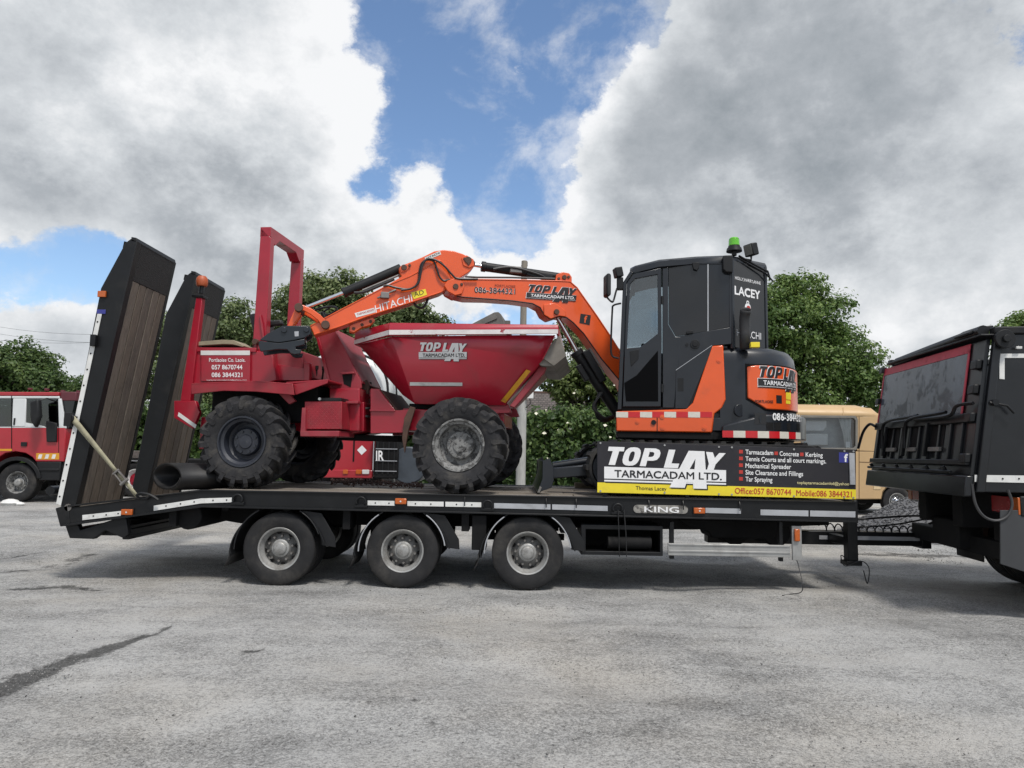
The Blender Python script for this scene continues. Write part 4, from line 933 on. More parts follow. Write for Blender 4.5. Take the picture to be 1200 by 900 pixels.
# ------------------------------------------------------------------ ramps
def ramp(y0, y1, near):
    rp = link('ramp', None, trailer); rp['label'] = 'upright loading ramp nearest the camera with white edge strip' if near else 'upright loading ramp on the far side behind the beacon'
    B = Vector((-4.81, 0, .83)); Tt = Vector((-4.335, 0, 3.83)); d = (Tt-B); Lr = d.length; d.normalize(); nrm = Vector((d.z, 0, -d.x))     # nrm points to the deck
    def pt(s_, t): q = B+d*s_*Lr+nrm*t; return (q.x, q.z)
    # tapered side members
    for ya, yb in ((y0, y0+.07), (y1-.07, y1)):
        m = MB(); m.prism([pt(0, .02), pt(1, .02), pt(1.005, -.05), pt(.985, -.10), pt(.80, -.255), pt(.40, -.21), pt(.04, -.185), pt(-.02, -.12)], ya, yb); part('side_member', m, BLACK, rp, .006)
        m = MB(); ye = (ya, ya+.09) if ya == y0 else (yb-.05, yb); m.prism([pt(0, .032), pt(1, .032), pt(1, .015), pt(0, .015)], ye[0]-.004, ye[1]+.004); part('edge_angle', m, BLACK, rp, .004)
    for s_ in (.02, .2, .4, .6, .8, .97):
        m = MB(); q = [pt(s_, -.03), pt(s_+.025, -.03), pt(s_+.025, -.16), pt(s_, -.16)]; m.prism(q, y0+.07, y1-.07); part('cross_member', m, DARK, rp)
    n = 5; w = (y1-y0-.14)/n
    for k in range(n):
        ya = y0+.09+k*w; m = MB(); dz = rnd.uniform(-.003, .003)
        m.prism([pt(.0, .028+dz), pt(.852, .028+dz), pt(.852, -.022), pt(.0, -.022)], ya+.009, ya+w-.009); part('plank', m, RPLANK[k % 3], rp, .006)
    m = MB(); m.prism([pt(.0, -.024), pt(.85, -.024), pt(.85, -.032), pt(.0, -.032)], y0+.08, y1-.04); part('backing_sheet', m, DARK, rp)
    TIP = pm('ramp_tip_mesh', (.014, .014, .014), .8, var=.6, vs=60, bump=1.0, bs=70)
    m = MB(); m.prism([pt(.853, .03), pt(1.0, .03), pt(1.0, -.02), pt(.853, -.02)], y0+.09, y1-.05); part('ramp_tip', m, TIP, rp, .004)
    m = MB(); m.prism([pt(.995, .035), pt(1.012, .01), pt(1.012, -.05), pt(.995, -.04)], y0, y1); part('top_edge', m, BLACK, rp, .005)
    if near:
        m = MB(); q = [on_y(*p, y0-.006) for p in ((66, 590), (71.5, 592), (119.5, 368), (114.5, 367))]; m.prism([(p.x, p.z) for p in q], y0-.010, y0-.004)
        st = part('white_strip', m, WHITE, rp)
        for k in range(12):
            t = (k+.5)/12; p = on_y(68.7+t*48.3, 591-t*223, y0); m = MB(); m.cyl((p.x, y0-.010, p.z), (p.x, y0-.015, p.z), .009, n=8); part('rivet', m, DARK, st)
        for (px, py, mat, hw, hh, nm) in ((120.5, 345, AMBER, .045, .035, 'marker_light'), (119, 365.5, FBLUE, .05, .025, 'blue_label')):
            p = on_y(px, py, y0); m = MB(); m.box(p.x-hw, p.x+hw, y0-.03 if mat is AMBER else y0-.012, y0-.004, p.z-hh, p.z+hh); part(nm, m, mat, rp, .004)
        p = on_y(112, 398, y0); m = MB(); m.box(p.x-.03, p.x+.03, y0-.06, y0, p.z-.08, p.z+.05); part('latch', m, BLACK, rp, .005)
        p = on_y(72, 575, y0); m = MB(); m.cyl((p.x-.1, y0-.04, p.z), (p.x-.1, y0+.12, p.z), .05, n=12); part('hinge', m, BLACK, rp)
    m = MB(); m.cyl((B.x-.05, y0-.01, B.z-.02), (B.x-.05, y1+.01, B.z-.02), .04, n=12); part('hinge_pin', m, STEEL, rp)
ramp(7.9, 8.84, True); ramp(9.42, 10.4, False)

# ratchet strap holding the near ramp
def strap():
    A = on_y(85, 490, 7.86); Bq = on_y(137, 553, 7.84); C = on_y(160, 581, 7.83)
    root = thing('ratchet_strap', 'dirty cream ratchet strap running from the near ramp to the deck edge', 'strap', C)
    m = MB(); m.bar(A, Bq, .012, .062, up=(0, -1, 0)); 
    # webbing lies flat towards the viewer
    m = MB(); d = (Bq-A).normalized(); sd = Vector((d.z, 0, -d.x))
    pts = [A.lerp(Bq, i/10) for i in range(11)]; rows = [[p+sd*.034*(1-.45*(i/10)), p-sd*.034*(1-.45*(i/10))] for i, p in enumerate(pts)]
    m.sheet(rows); o = part('webbing', m, STRAP, root); s_ = o.modifiers.new('thickness', 'SOLIDIFY'); s_.thickness = .006
    m = MB(); pts = [Bq.lerp(C, i/4) for i in range(5)]; m.sheet([[p+sd*.02, p-sd*.02] for p in pts]); o = part('tail_webbing', m, STRAP, root); s_ = o.modifiers.new('thickness', 'SOLIDIFY'); s_.thickness = .006
    m = MB(); E = Bq.lerp(C, .42); m.bar(Bq+sd*.025-Vector((0, .012, 0)), E+sd*.028-Vector((0, .012, 0)), .012, .03, up=(0, -1, 0)); m.bar(Bq-sd*.025-Vector((0, .012, 0)), E-sd*.028-Vector((0, .012, 0)), .012, .03, up=(0, -1, 0)); m.cyl(E-sd*.05-Vector((0, .02, 0)), E+sd*.05-Vector((0, .02, 0)), .018, n=10); m.cyl(Bq-sd*.04-Vector((0, .02, 0)), Bq+sd*.04-Vector((0, .02, 0)), .014, n=10); part('ratchet', m, STEEL, root, .002)
    m = MB(); m.cyl(A-Vector((.02, .02, 0)), A+Vector((-.02, .12, 0)), .045, n=12); m.box(A.x-.08, A.x+.0, 7.83, 7.90, A.z-.09, A.z+.06); part('hook', m, PLAS, root, .006)
    m = MB(); m.tube([C, C+Vector((.03, .02, -.03)), C+Vector((.08, .04, -.04)), C+Vector((.11, .05, -.01))], .012, 6); m.tube(bez([C, C+Vector((.05, -.01, .03)), C+Vector((.16, -.01, .01)), C+Vector((.24, .0, -.04))], 5), .016, 6); part('deck_hook', m, PLAS, root)
strap()

# rolled rubber mat on the beavertail, between ramp foot and dumper wheel
def rolled_mat():
    c = on_y(197, 563, 8.35); rx = .36; rz = .165
    root = thing('rolled_mat', 'thick black rubber mat rolled into a flattened tube behind the dumper wheel', 'mat', (c.x, 8.7, .93))
    m = MB(); loops_o, loops_i = [], []
    ang = R(38); ax = Vector((math.sin(ang), math.cos(ang), 0.0)); sx = Vector((math.cos(ang), -math.sin(ang), .0))
    rows = []
    for k in range(41):
        t = 2*math.pi*1.18*k/40-1.2; g = 1-.10*k/40
        rows.append([(c+sx*math.cos(t)*rx*g+Vector((0, 0, math.sin(t)*rz*g+.045))+ax*(s_*1.0-.02)) for s_ in (0, .5, 1)])
    m.sheet(rows); o = part('mat_roll', m, pm('mat_rubber', (.012, .012, .013), .6, var=.3, vs=8, bump=.2, bs=70, dirt=(.05, .047, .042), ds=4, dt=(.5, .75), damt=.5), root); s_ = o.modifiers.new('thickness', 'SOLIDIFY'); s_.thickness = .03
rolled_mat()

# soil dropped on the deck
def soil():
    rs = np.random.RandomState(4); pts = []; sz = []
    for k in range(700):
        t = rs.uniform(); p = on_z(388+t*108, 566+3*t+rs.normal()*1.6, DZ)
        hh = .045*math.exp(-((t-.35)/.3)**2)
        pts.append((p.x, p.y, DZ+.006+rs.uniform()*hh)); sz.append(.008+.022*rs.uniform()**2)
    o = link('spilled_soil', pebbles('spilled_soil', pts, sz, SOIL, 9)); tag(o, 'reddish brown soil clods spilled on the timber deck between the dumper wheels', 'soil', None, 'stuff')
soil()

# ------------------------------------------------------------------ advertising board along the trailer side
def board():
    P00, P10, P11, P01 = (on_y(*q, 7.955) for q in ((700, 577), (1003, 585), (1003, 527), (700, 517)))
    root = thing('advertising_board', 'black and yellow lettered advertising board standing on the trailer side', 'sign', ((P00.x+P10.x)/2, 7.97, 1.05))
    def mp(u, v, lift=0): a = P00.lerp(P10, u); b = P01.lerp(P11, u); q = a.lerp(b, v); return Vector((q.x, 7.955-lift, q.z))
    m = MB(); c = [mp(0, 0), mp(1, 0), mp(1, 1), mp(0, 1)]; m.prism([(p.x, p.z) for p in c], 7.955, 7.975); part('panel', m, SIGNK, root, .002)
    def quad(name, u0, v0, u1, v1, lift, mat):
        m = MB(); m.add([mp(u0, v0, lift), mp(u1, v0, lift), mp(u1, v1, lift), mp(u0, v1, lift)], [(0, 1, 2, 3)]); return part(name, m, mat, root, angle=0, recalc=False)
    quad('yellow_band', 0, 0, 1, .195, .0015, YEL)
    # sign coordinates: u = (px-700)/303
    lu0, lu1 = 8/303, 152/303
    logo(root, lambda u, v, l: mp(lu0+(lu1-lu0)*u, .085+(.91-.085)*v, .002+l), LETW, LETK, LETW, LETK)
    def tx_(body, u0, v0, u1, v1, mat, bold=.012, shear=0):
        return text(body, root, mat, lambda a, b: mp(u0+a*(u1-u0), v0+b*(v1-v0), .004), 1, 1, bold, shear)
    tx_('Thomas Lacey', 45/303, .045, 81/303, .145, LETK, .005)
    tx_('Office:057 8670744', 161/303, .045, 227/303, .165, LETR, .012); tx_('Mobile:086 3844321', 233/303, .035, 298/303, .155, LETR, .012)
    for k, (s, u1) in enumerate((('Tarmacadam', 206), ('Tennis Courts and all court markings.', 268), ('Mechanical Spreader', 227), ('Site Clearance and Fillings', 241), ('Tar Spraying', 205))):
        v = .835-k*.135; g = 'gjpqy'; des = any(ch in g for ch in s)
        tx_(s, 173.5/303, v-(.03 if des else 0), u1/303, v+.095, LETW, .014)
        quad('bullet', 166/303, v+.015, 170.5/303, v+.085, .003, LETR)
    tx_('Concrete', 213.5/303, .825, 236/303, .92, LETW, .014); quad('bullet', 207.5/303, .84, 211.5/303, .91, .003, LETR)
    tx_('Kerbing', 244/303, .795, 264/303, .915, LETW, .014); quad('bullet', 237.5/303, .835, 241.5/303, .905, .003, LETR)
    tx_('toplaytarmacadamltd@yahoo', 234/303, .255, 295/303, .335, LETC, .006)
    quad('blue_square', 283/303, .73, 294/303, .935, .003, FBLUE); tx_('f', 289/303, .745, 293.5/303, .91, LETW, .03)
    m = MB(); a, b = mp(.975, .29, 0), mp(.992, .93, 0); m.box(a.x, b.x, 7.935, 7.952, a.z, b.z); part('reflective_strip', m, STRIPG, root, .002)
    for u in (.012, .26, .47, .52, .76, .955, .99):
        for v in (.965, .03):
            p = mp(u, v, 0); m = MB(); m.cyl((p.x, 7.955, p.z), (p.x, 7.948, p.z), .011, n=8); part('screw', m, ALU, root)
    for u in (.03, .35, .66, .97):
        p = mp(u, 0, 0); q = mp(u, 1, 0); m = MB(); m.box(p.x-.02, p.x+.02, 7.976, 8.02, DZ-.002, q.z-.02); part('stay', m, BLACK, root)
board()

# ------------------------------------------------------------------ site dumper
DYAW = R(-6.5)
D = FR((-1.76, 9.12, DZ), DYAW)
dumper = thing('site_dumper', 'red site dumper with roll bar and lettered tipping skip standing on the trailer', 'dumper', (-1.76, 9.12, DZ), DYAW)
def dp(name, mat, pts, yp, y0, y1, bevel=.008, parent=None, label=None, mirror=False):
    """outline read on the plane yp of the dumper, pushed from y0 to y1"""
    m = D.mb(); m.prism(D.P(pts, yp), y0, y1); return part(name, m, mat, parent or dumper, bevel, label)
RD = .545; WD = .42
def lug_tyre(Rr, W, rim, n=19, h=.038):
    m = MB(); c = [(rim-.01, -W*.36), (rim+.012, -W*.42), (rim+.06, -W*.475), ((Rr+rim)/2+.03, -W*.50), (Rr-.105, -W*.475), (Rr-.075, -W*.43), (Rr-.058, -W*.36), (Rr-.048, -W*.18), (Rr-.046, 0)]
    m.lathe(c+[(r, -y) for r, y in reversed(c[:-1])], 60)
    for side in (-1, 1):
        for k in range(n):
            a0 = 2*math.pi*(k+(.5 if side > 0 else 0))/n
            st = [(.00, Rr-.060, Rr-.002), (.22, Rr-.060, Rr+.002), (.36, Rr-.068, Rr-.002), (.46, Rr-.10, Rr-.014), (.515, Rr-.135, Rr-.055), (.507, Rr-.165, Rr-.118)]
            loops = []
            for i, (fy, ri, ro) in enumerate(st):
                a = a0+[0, .17, .27, .325, .345, .35][i]; w = [.070, .058, .062, .072, .078, .05][i]; y = side*W*fy
                wi = w*.95
                loops.append([(ri*math.cos(a-wi/1), y, ri*math.sin(a-wi/1)), (ro*math.cos(a-w*.62), y, ro*math.sin(a-w*.62)), (ro*math.cos(a+w*.62), y, ro*math.sin(a+w*.62)), (ri*math.cos(a+wi/1), y, ri*math.sin(a+wi/1))])
            m.loft(loops)
    return m
def rim_plant(r, W):
    m = MB(); y = -W*.40
    m.lathe([(r-.02, W*.38), (r+.012, W*.41), (r-.015, W*.30), (r-.03, -W*.20), (r-.004, -W*.34), (r+.015, y-.01), (r+.012, y-.022), (r-.006, y-.02), (r-.016, y+.012), (r-.045, y+.03), (r-.05, -.03), (r-.075, -.01), (r*.60, -.012), (r*.56, -.02)], 44)
    return m
def hub_plant(r):
    m = MB(); m.lathe([(r*.58, -.015), (r*.57, -.055), (r*.52, -.072), (r*.30, -.078), (r*.27, -.090), (.001, -.094)], 30); return m
def nuts_plant(r, n=8):
    m = MB()
    for k in range(n):
        a = 2*math.pi*k/n; c = Vector((math.cos(a)*r*.44, -.07, math.sin(a)*r*.44)); m.cyl(c, c+Vector((0, -.018, 0)), .016, n=6)
    return m
tyre_me = mesh_of(lug_tyre(RD, WD, .285), 'tyre', RUBM, 32)
def plant_kit(rm, hm): return [('tyre', tyre_me), ('rim', mesh_of(rim_plant(.285, WD), 'rim', rm)), ('hub', mesh_of(hub_plant(.285), 'hub', hm)), ('wheel_nuts', mesh_of(nuts_plant(.285), 'wheel_nuts', hm))]
KF = plant_kit(RIMM, RIMM); KR = plant_kit(RIMD, RIMD)
for x, kit in ((-1.285, KR), (1.285, KF)):
    for y, F in ((-1.0+WD/2, None), (1.0-WD/2, FLIP)):
        wheel(dumper, D.M @ Matrix.Translation((x, y, RD+.004)) @ (F or Matrix.Identity(4)) @ Matrix.Rotation(.4 if x < 0 else 1.9, 4, 'Y'), kit)
    m = D.mb(); m.cyl((x, -.75, RD), (x, .75, RD), .085, n=14); m.lathe([(.001, -.16), (.14, -.15), (.19, 0), (.14, .15), (.001, .16)], 16)
    m2 = D.mb(); m2.cyl((x, -.75, RD), (x, .75, RD), .085, n=14); m2.cyl((x-.16, .0, RD), (x+.16, .0, RD), .2, n=16); part('axle', m2, DARK, dumper, .01)
# rear chassis and engine bay
NS = -.60
dp('rear_chassis', RED, [(262, 470), (421, 470), (421, 505), (400, 509), (352, 509), (330, 500), (262, 500)], NS, -.42, .42, .01)
dp('engine_bay', RED, [(221, 411), (318, 411), (323, 446), (300, 452), (225, 452), (221, 446)], NS, NS+.02, -(NS+.02), .015)
m = D.mb(); a = D.P([(236, 410.5), (293.5, 410.5), (293.5, 447), (236, 447)], NS); m.prism(a, NS-.012, NS+.02); sp = part('side_panel', m, RED, dumper, .006)
m = D.mb(); a = D.P([(236, 411), (293.5, 411), (293.5, 416.3), (236, 416.3)], NS); m.prism(a, NS-.016, NS-.0135); part('white_strip', m, WHITE, sp)
def panel_text(parent, body, px0, py0, px1, py1, y, mat, bold=.012, shear=0, fr=D):
    a = fr.p(px0, py1, y); b = fr.p(px1, py1, y); c = fr.p(px0, py0, y)
    return text(body, parent, mat, quadmap(fr.w(a[0], y, a[1]), fr.w(b[0], y, b[1]), fr.w(c[0], y, c[1]), 1, 1), 1, 1, bold, shear)
panel_text(sp, 'Portlaoise Co. Laois.', 245, 419.5, 287.5, 424, NS-.016, LETW, .010)
panel_text(sp, '057 8670744', 248, 427.5, 284, 433, NS-.016, LETW, .02)
panel_text(sp, '086 3844321', 248, 436.5, 284, 442, NS-.016, LETW, .02)
panel_text(sp, 'toplaytarmacadamltd@yahoo.com', 242, 444.6, 289, 446.2, NS-.016, LETW, .01)
m = D.mb(); m.box(-1.92, -.55, -.56, .56, RD+.25, RD+.72); part('engine_block', m, DARK, dumper, .03)
# hood frame, board lying on it
dp('hood_rail', RED, [(222, 407), (300, 407.5), (300, 412.5), (222, 412)], NS, NS+.0, -NS, .006)
dp('hood_top', RED2, [(228, 405.5), (300, 406.5), (300, 409), (228, 408)], NS, NS+.08, -(NS+.08), .006)
# rear pillar carrying the beacon, and rear bracket
dp('beacon_pillar', RED, [(212, 470), (224, 470), (238, 349), (231, 347)], NS, NS-.02, NS+.06, .008)
dp('pillar_cap', BLACK, [(226, 345.5), (240, 347), (240, 350), (226, 348.5)], NS, NS-.03, NS+.08, .004)
dp('rear_bracket', RED, [(207, 470), (232, 470), (237, 484), (229, 503), (207, 490)], NS, NS-.06, NS+.0, .008)
m = D.mb(); a = D.P([(209.5, 483), (230.5, 498), (229, 502), (208.5, 487.5)], NS-.06); m.prism(a, NS-.064, NS-.061); part('white_strip', m, WHITE, dumper)
m = D.mb(); m.box(-2.05, -1.95, -.55, .55, .45, .85); part('rear_bumper', m, RED, dumper, .01)
q = D.p(236.5, 335, NS+.02); m = D.mb(); m.cyl((q[0], NS+.02, q[1]-.10), (q[0], NS+.02, q[1]+.01), .03, n=12); bs = part('beacon_stem', m, BLACK, dumper)
m = D.mb(); m.M = D.M @ Matrix.Translation((q[0], NS+.02, q[1]+.055)) @ Matrix.Rotation(R(90), 4, 'X'); m.lathe([(.001, .075), (.045, .068), (.066, .04), (.072, .0), (.070, -.04), (.060, -.06), (.001, -.062)], 22); part('beacon', m, pm('faded_beacon_lens', (.36, .075, .022), .5, var=.15, vs=14), dumper)
# tread-plate mudguard platform
def tread(name, pts, yp, y0, y1): return dp(name, TREAD, pts, yp, y0, y1, .006)
tread('mudguard', [(224, 449.5), (300, 446.5), (343, 450), (345, 463), (300, 459), (262, 458), (224, 462)], -.95, -.95, -.935)
tread('mudguard_top', [(224, 449), (300, 446), (343, 449.5), (343, 451.5), (300, 448.2), (224, 451.2)], -.95, -.95, -.40)
tread('footboard_edge', [(343, 450), (384, 445), (384, 449), (346, 463)], -.90, -.90, -.885)
tread('footboard', [(335, 447.5), (384, 444.6), (384, 446.8), (335, 450)], -.90, -.90, .55)
m = D.mb(); a = D.P([(224, 449), (300, 446), (343, 449.5), (343, 451.5), (300, 448.2), (224, 451.2)], -.95); m.prism(a, .40, .95); part('mudguard_top', m, TREAD, dumper, .006)
dp('mudguard_stay', RED2, [(318, 452), (332, 452), (347, 470), (340, 474)], -.75, -.78, -.72, .006)
# raised diamond pattern on the step box
sb = dp('step_box', TREAD, [(357, 470.5), (400.5, 470.5), (400.5, 503), (357, 503)], -.80, -.80, -.45, .006)
m = D.mb(); (ax, az), (bx_, bz) = D.p(357, 503, -.80), D.p(400.5, 470.5, -.80)
nx_, nz_ = 16, 12
for i in range(nx_):
    for j in range(nz_):
        cx = ax+(bx_-ax)*(i+.5)/nx_; cz = az+(bz-az)*(j+.5)/nz_; s_ = 1 if (i+j) % 2 else -1
        l_, w_ = .011, .0035; ex, ez = l_*.707, l_*.707*s_; fx, fz = -w_*.707*s_, w_*.707
        m.add([(cx-ex, -.8005, cz-ez), (cx+fx, -.8005, cz+fz), (cx+ex, -.8005, cz+ez), (cx-fx, -.8005, cz-fz), (cx, -.8045, cz)], [(0, 1, 4), (1, 2, 4), (2, 3, 4), (3, 0, 4)])
o = part('tread_pattern', m, TREAD, sb, angle=0); o['kind'] = 'stuff'
dp('step_lip', RED2, [(352.5, 505), (398, 505), (398, 511.5), (352.5, 511.5)], -.82, -.84, -.30, .006)
dp('step_hanger', RED2, [(355, 478), (359, 478), (359, 508), (353, 508)], -.80, -.83, -.78, .004)
dp('step_hinge', PLAS, [(373, 466), (399, 466), (399, 470), (373, 470)], -.80, -.78, -.5, .004)
q = D.p(375, 467.5, -.78); m = D.mb(); m.cyl((q[0], -.78, q[1]), (q[0], -.80, q[1]), .017, n=10); part('filler_cap', m, WHITE, dumper)
# seat bay, engine cover, seat
dp('engine_cover', RED2, [(323, 412), (354, 411), (358, 442), (320, 444)], -.45, -.45, .45, .02)
dp('engine_cover_skirt', RED, [(320, 426), (359, 432), (360, 446), (318, 446)], -.46, -.47, -.45, .006)
dp('bay_post', RED, [(356, 424), (362.5, 425), (362.5, 446), (356, 446)], -.5, -.5, -.42, .006)
SY = -.30
dp('seat_cushion', FABR, [(302, 391), (334, 389), (336, 398), (302, 400)], SY, SY, .22, .03)
dp('seat_back', FABR, [(291, 368), (299, 366), (304, 392), (297, 396)], SY, SY, .22, .03)
dp('arm_rest', FABR, [(303, 379), (331, 375), (333, 381), (304, 386)], SY, SY-.06, SY+.02, .02)
# roll bar: two posts and a head rail with cut corners
RY = .47
for s_ in (-1, 1):
    if s_ < 0: pts = D.P([(295.5, 446), (311.5, 446), (319.5, 280), (308, 268)], -RY); 
    m = D.mb(); m.prism(pts, s_*RY-.055, s_*RY+.055); part('roll_bar_post', m, RED, dumper, .006)
(tx0, tz0), (tx1, tz1) = D.p(307.5, 268, -RY), D.p(321, 279, -RY)
m = D.mb(); zt = tz0+.0; x0, x1 = tx0+.0, tx0+.14
m.loft([[(x0, -RY-.055, zt-.12), (x1, -RY-.055, zt-.12), (x1, -RY+.09, zt-.20), (x0, -RY+.09, zt-.20)], [(x0, -RY-.055, zt+.004), (x1, -RY-.055, zt+.004), (x1, -RY+.20, zt-.115), (x0, -RY+.20, zt-.115)], [(x0, -RY+.06, zt+.006), (x1, -RY+.06, zt+.006), (x1, -RY+.22, zt-.10), (x0, -RY+.22, zt-.10)],
        [(x0, RY-.06, zt+.006), (x1, RY-.06, zt+.006), (x1, RY-.22, zt-.10), (x0, RY-.22, zt-.10)], [(x0, RY+.055, zt+.004), (x1, RY+.055, zt+.004), (x1, RY-.20, zt-.115), (x0, RY-.20, zt-.115)], [(x0, RY+.055, zt-.12), (x1, RY+.055, zt-.12), (x1, RY-.09, zt-.20), (x0, RY-.09, zt-.20)]])
part('roll_bar_head', m, RED, dumper, .005)
m = D.mb(); a = D.p(308, 370, -RY); m.tube([(a[0], -RY-.075, a[1]), (a[0]+.03, -RY-.09, a[1]-.12), (a[0]+.06, -RY-.075, a[1]-.30)], .010, 6); part('hinge_stay', m, RED2, dumper)
a = D.p(304, 402, -RY); m = D.mb(); m.cyl((a[0], -RY-.07, a[1]), (a[0], -RY-.13, a[1]), .035, n=12); m.tube([(a[0]-.02, -RY-.1, a[1]-.03), (a[0]-.04, -RY-.1, a[1]-.1), (a[0], -RY-.1, a[1]-.13), (a[0]+.03, -RY-.1, a[1]-.08)], .009, 6); part('fold_pin', m, RUST, dumper)
# steering column and wheel
m = D.mb(); a = D.p(388, 392, -.05); b = D.p(378, 366, -.05); m.cyl((a[0], -.05, a[1]), (b[0], -.05, b[1]), .03, n=10); part('steering_column', m, PLAS, dumper)
m = D.mb(); c = Vector((b[0], -.05, b[1])); nn = Vector((-.35, 0, 1)).normalized(); e1 = Vector((0, 1, 0)); e2 = nn.cross(e1)
m.tube([c+(e1*math.cos(t)+e2*math.sin(t))*.19 for t in [i*math.pi/12 for i in range(25)]], .016, 7)
for k in range(3): m.tube([c, c+(e1*math.cos(k*2.09)+e2*math.sin(k*2.09))*.19], .011, 6)
part('steering_wheel', m, PLAS, dumper)
# front cowl leaning back over the pivot
CY = -.42
for ya_c in (CY, .39):
    m = D.mb(); m.prism(D.P([(370.5, 392), (392, 385), (423, 447), (424, 455), (405, 460), (386, 456)], CY), ya_c, ya_c+.03); part('cowl_side', m, RED2, dumper, .008)
dp('cowl_face', RED2, [(378, 389), (392, 385), (424, 449), (410, 452)], CY, CY+.03, .39, .01)
dp('cowl_edge', RED, [(370, 391.5), (373, 390.6), (389, 452), (386, 455)], CY, CY-.02, CY+.0, .004)
dp('cowl_recess_shade', DARK, [(401, 438), (412, 436.5), (413, 440), (411, 454), (403, 450)], CY, CY-.005, CY+.01, .002)  # raised dark plate painting the shade of a hollow in the cowl
dp('cowl_shelf', RED2, [(400, 436.5), (415, 436), (417, 438), (402, 439)], CY, CY-.05, CY+.05, .003)
for k in range(4):
    a = D.p(364+k*5, 440, -.1); m = D.mb(); m.tube([(a[0], -.15+k*.08, a[1]-.05), (a[0]+.01, -.15+k*.08, a[1]+.10)], .012, 6); m.tube([(a[0]+.01, -.15+k*.08, a[1]+.08), (a[0]+.012, -.15+k*.08, a[1]+.13)], .022, 8); part('control_lever', m, PLAS, dumper)
# pivot block and rear frame head
dp('rear_frame_head', RED, [(385, 455), (420.5, 455), (420.5, 505), (398, 505), (402, 470), (385, 470)], -.55, -.52, .52, .01)
dp('frame_shelf', RED2, [(400, 470), (420, 470), (420, 473), (400, 473)], -.6, -.62, -.50, .004)
for py in (460, 472, 486, 499):
    m = D.mb(); a = D.p(427, py, -.2); m.cyl((a[0], 0, a[1]-.05), (a[0], 0, a[1]+.05), .16, n=18); part('pivot_knuckle', m, RUST if py in (472,) else RED2, dumper, .006)
m = D.mb(); a = D.p(428, 505, 0); b = D.p(428, 448, 0); m.cyl((a[0], 0, a[1]), (a[0], 0, b[1]), .06, n=14); part('pivot_pin', m, DARK, dumper)
dp('pivot_lug', RUST, [(423, 458), (426, 447), (430, 445), (433, 452), (432, 462)], -.25, -.27, -.22, .004)
for k in range(2):
    m = D.mb(); a = D.p(418, 474+k*9, -.3); b = D.p(437, 478+k*10, -.3); m.tube(bez([(a[0], -.3, a[1]), (a[0]+.1, -.36, a[1]-.05), (b[0], -.3, b[1])], 6), .016, 6); part('hydraulic_hose', m, HOSE, dumper)
dp('prop_shaft_guard', DARK, [(400, 509), (470, 511), (470, 518), (400, 516)], -.1, -.2, .2, .01)
# front chassis
FY = -.50
for s_ in (-1, 1):
    m = D.mb(); pts = D.P([(434, 455.5), (443.5, 455.5), (463, 481), (485.5, 480), (475, 507), (434, 508)], FY); m.prism(pts, s_*.5-(0 if s_ < 0 else .04), s_*.5+(.04 if s_ < 0 else 0)); part('front_chassis_side', m, RED, dumper, .006)
dp('front_chassis_web', DARK, [(436, 470), (440, 462), (470, 490), (478, 500), (436, 505)], FY, -.45, .45, .01)
dp('front_chassis_top', RUST, [(443, 456.5), (446, 456.5), (466, 482), (462, 482)], FY, -.46, .46, .004)
dp('front_beam', RED, [(470, 478), (590, 484), (590, 500), (470, 505)], FY, -.42, .42, .01)
dp('chassis_rib', RED2, [(434, 480), (463, 480.5), (463, 482.5), (434, 482)], FY, FY-.03, FY, .003)
dp('hose_guard', RUST, [(474, 490), (481, 476), (487, 478), (479, 504), (474.5, 531), (471.5, 514)], -.55, -.57, -.53, .006)
# tipping ram
a = D.p(470, 492, 0); b = D.p(500, 474, 0)
for ya_c in (-.2, .2):
    m = D.mb(); m.cyl((a[0], ya_c, a[1]), (b[0], ya_c, b[1]), .05, n=12); part('tipping_ram', m, BLACK, dumper)

# ---- skip
SW = .93
skip = link('skip', None, dumper)
def sk(px, py, y): x, z = D.p(px, py, y); return (x, y, z)
xR, zR = D.p(418.6, 402, -.16); 
def loop(rear, chamf, side, lipf): pass
rim_z = D.p(560, 383, -SW)[1]; zt_r = D.p(456, 377.5, -SW)[1]; zt_f = D.p(653.5, 379.8, -SW)[1]
zb_r = D.p(457, 393.5, -SW)[1]; zb_f = D.p(655, 391, -SW)[1]
x_c = D.p(456, 388, -SW)[0]; x_f = D.p(654, 385, -SW)[0]; x_r = D.p(419, 402, -.18)[0]
RRY = .30
top = [(x_r, RRY, zt_r), (x_r, -RRY, zt_r), (x_c, -SW+.03, zt_r), (x_f, -SW+.03, zt_f), (x_f, SW-.03, zt_f), (x_c, SW-.03, zt_r)]
mid = [(x_r, RRY, zb_r+.05), (x_r, -RRY, zb_r+.05), (x_c, -SW, zb_r+.07), (x_f, -SW, zb_f+.05), (x_f, SW, zb_f+.05), (x_c, SW, zb_r+.07)]
bot = [(x_r+.0, RRY, zb_r-.01), (x_r+.0, -RRY, zb_r-.01), (x_c, -SW, zb_r), (x_f, -SW, zb_f), (x_f, SW, zb_f), (x_c, SW, zb_r)]
m = D.mb(); m.loft([bot, mid, top], False); o = part('skip_rim', m, RED, skip); s_ = o.modifiers.new('thickness', 'SOLIDIFY'); s_.thickness = .03; add_bevel(o, .006)
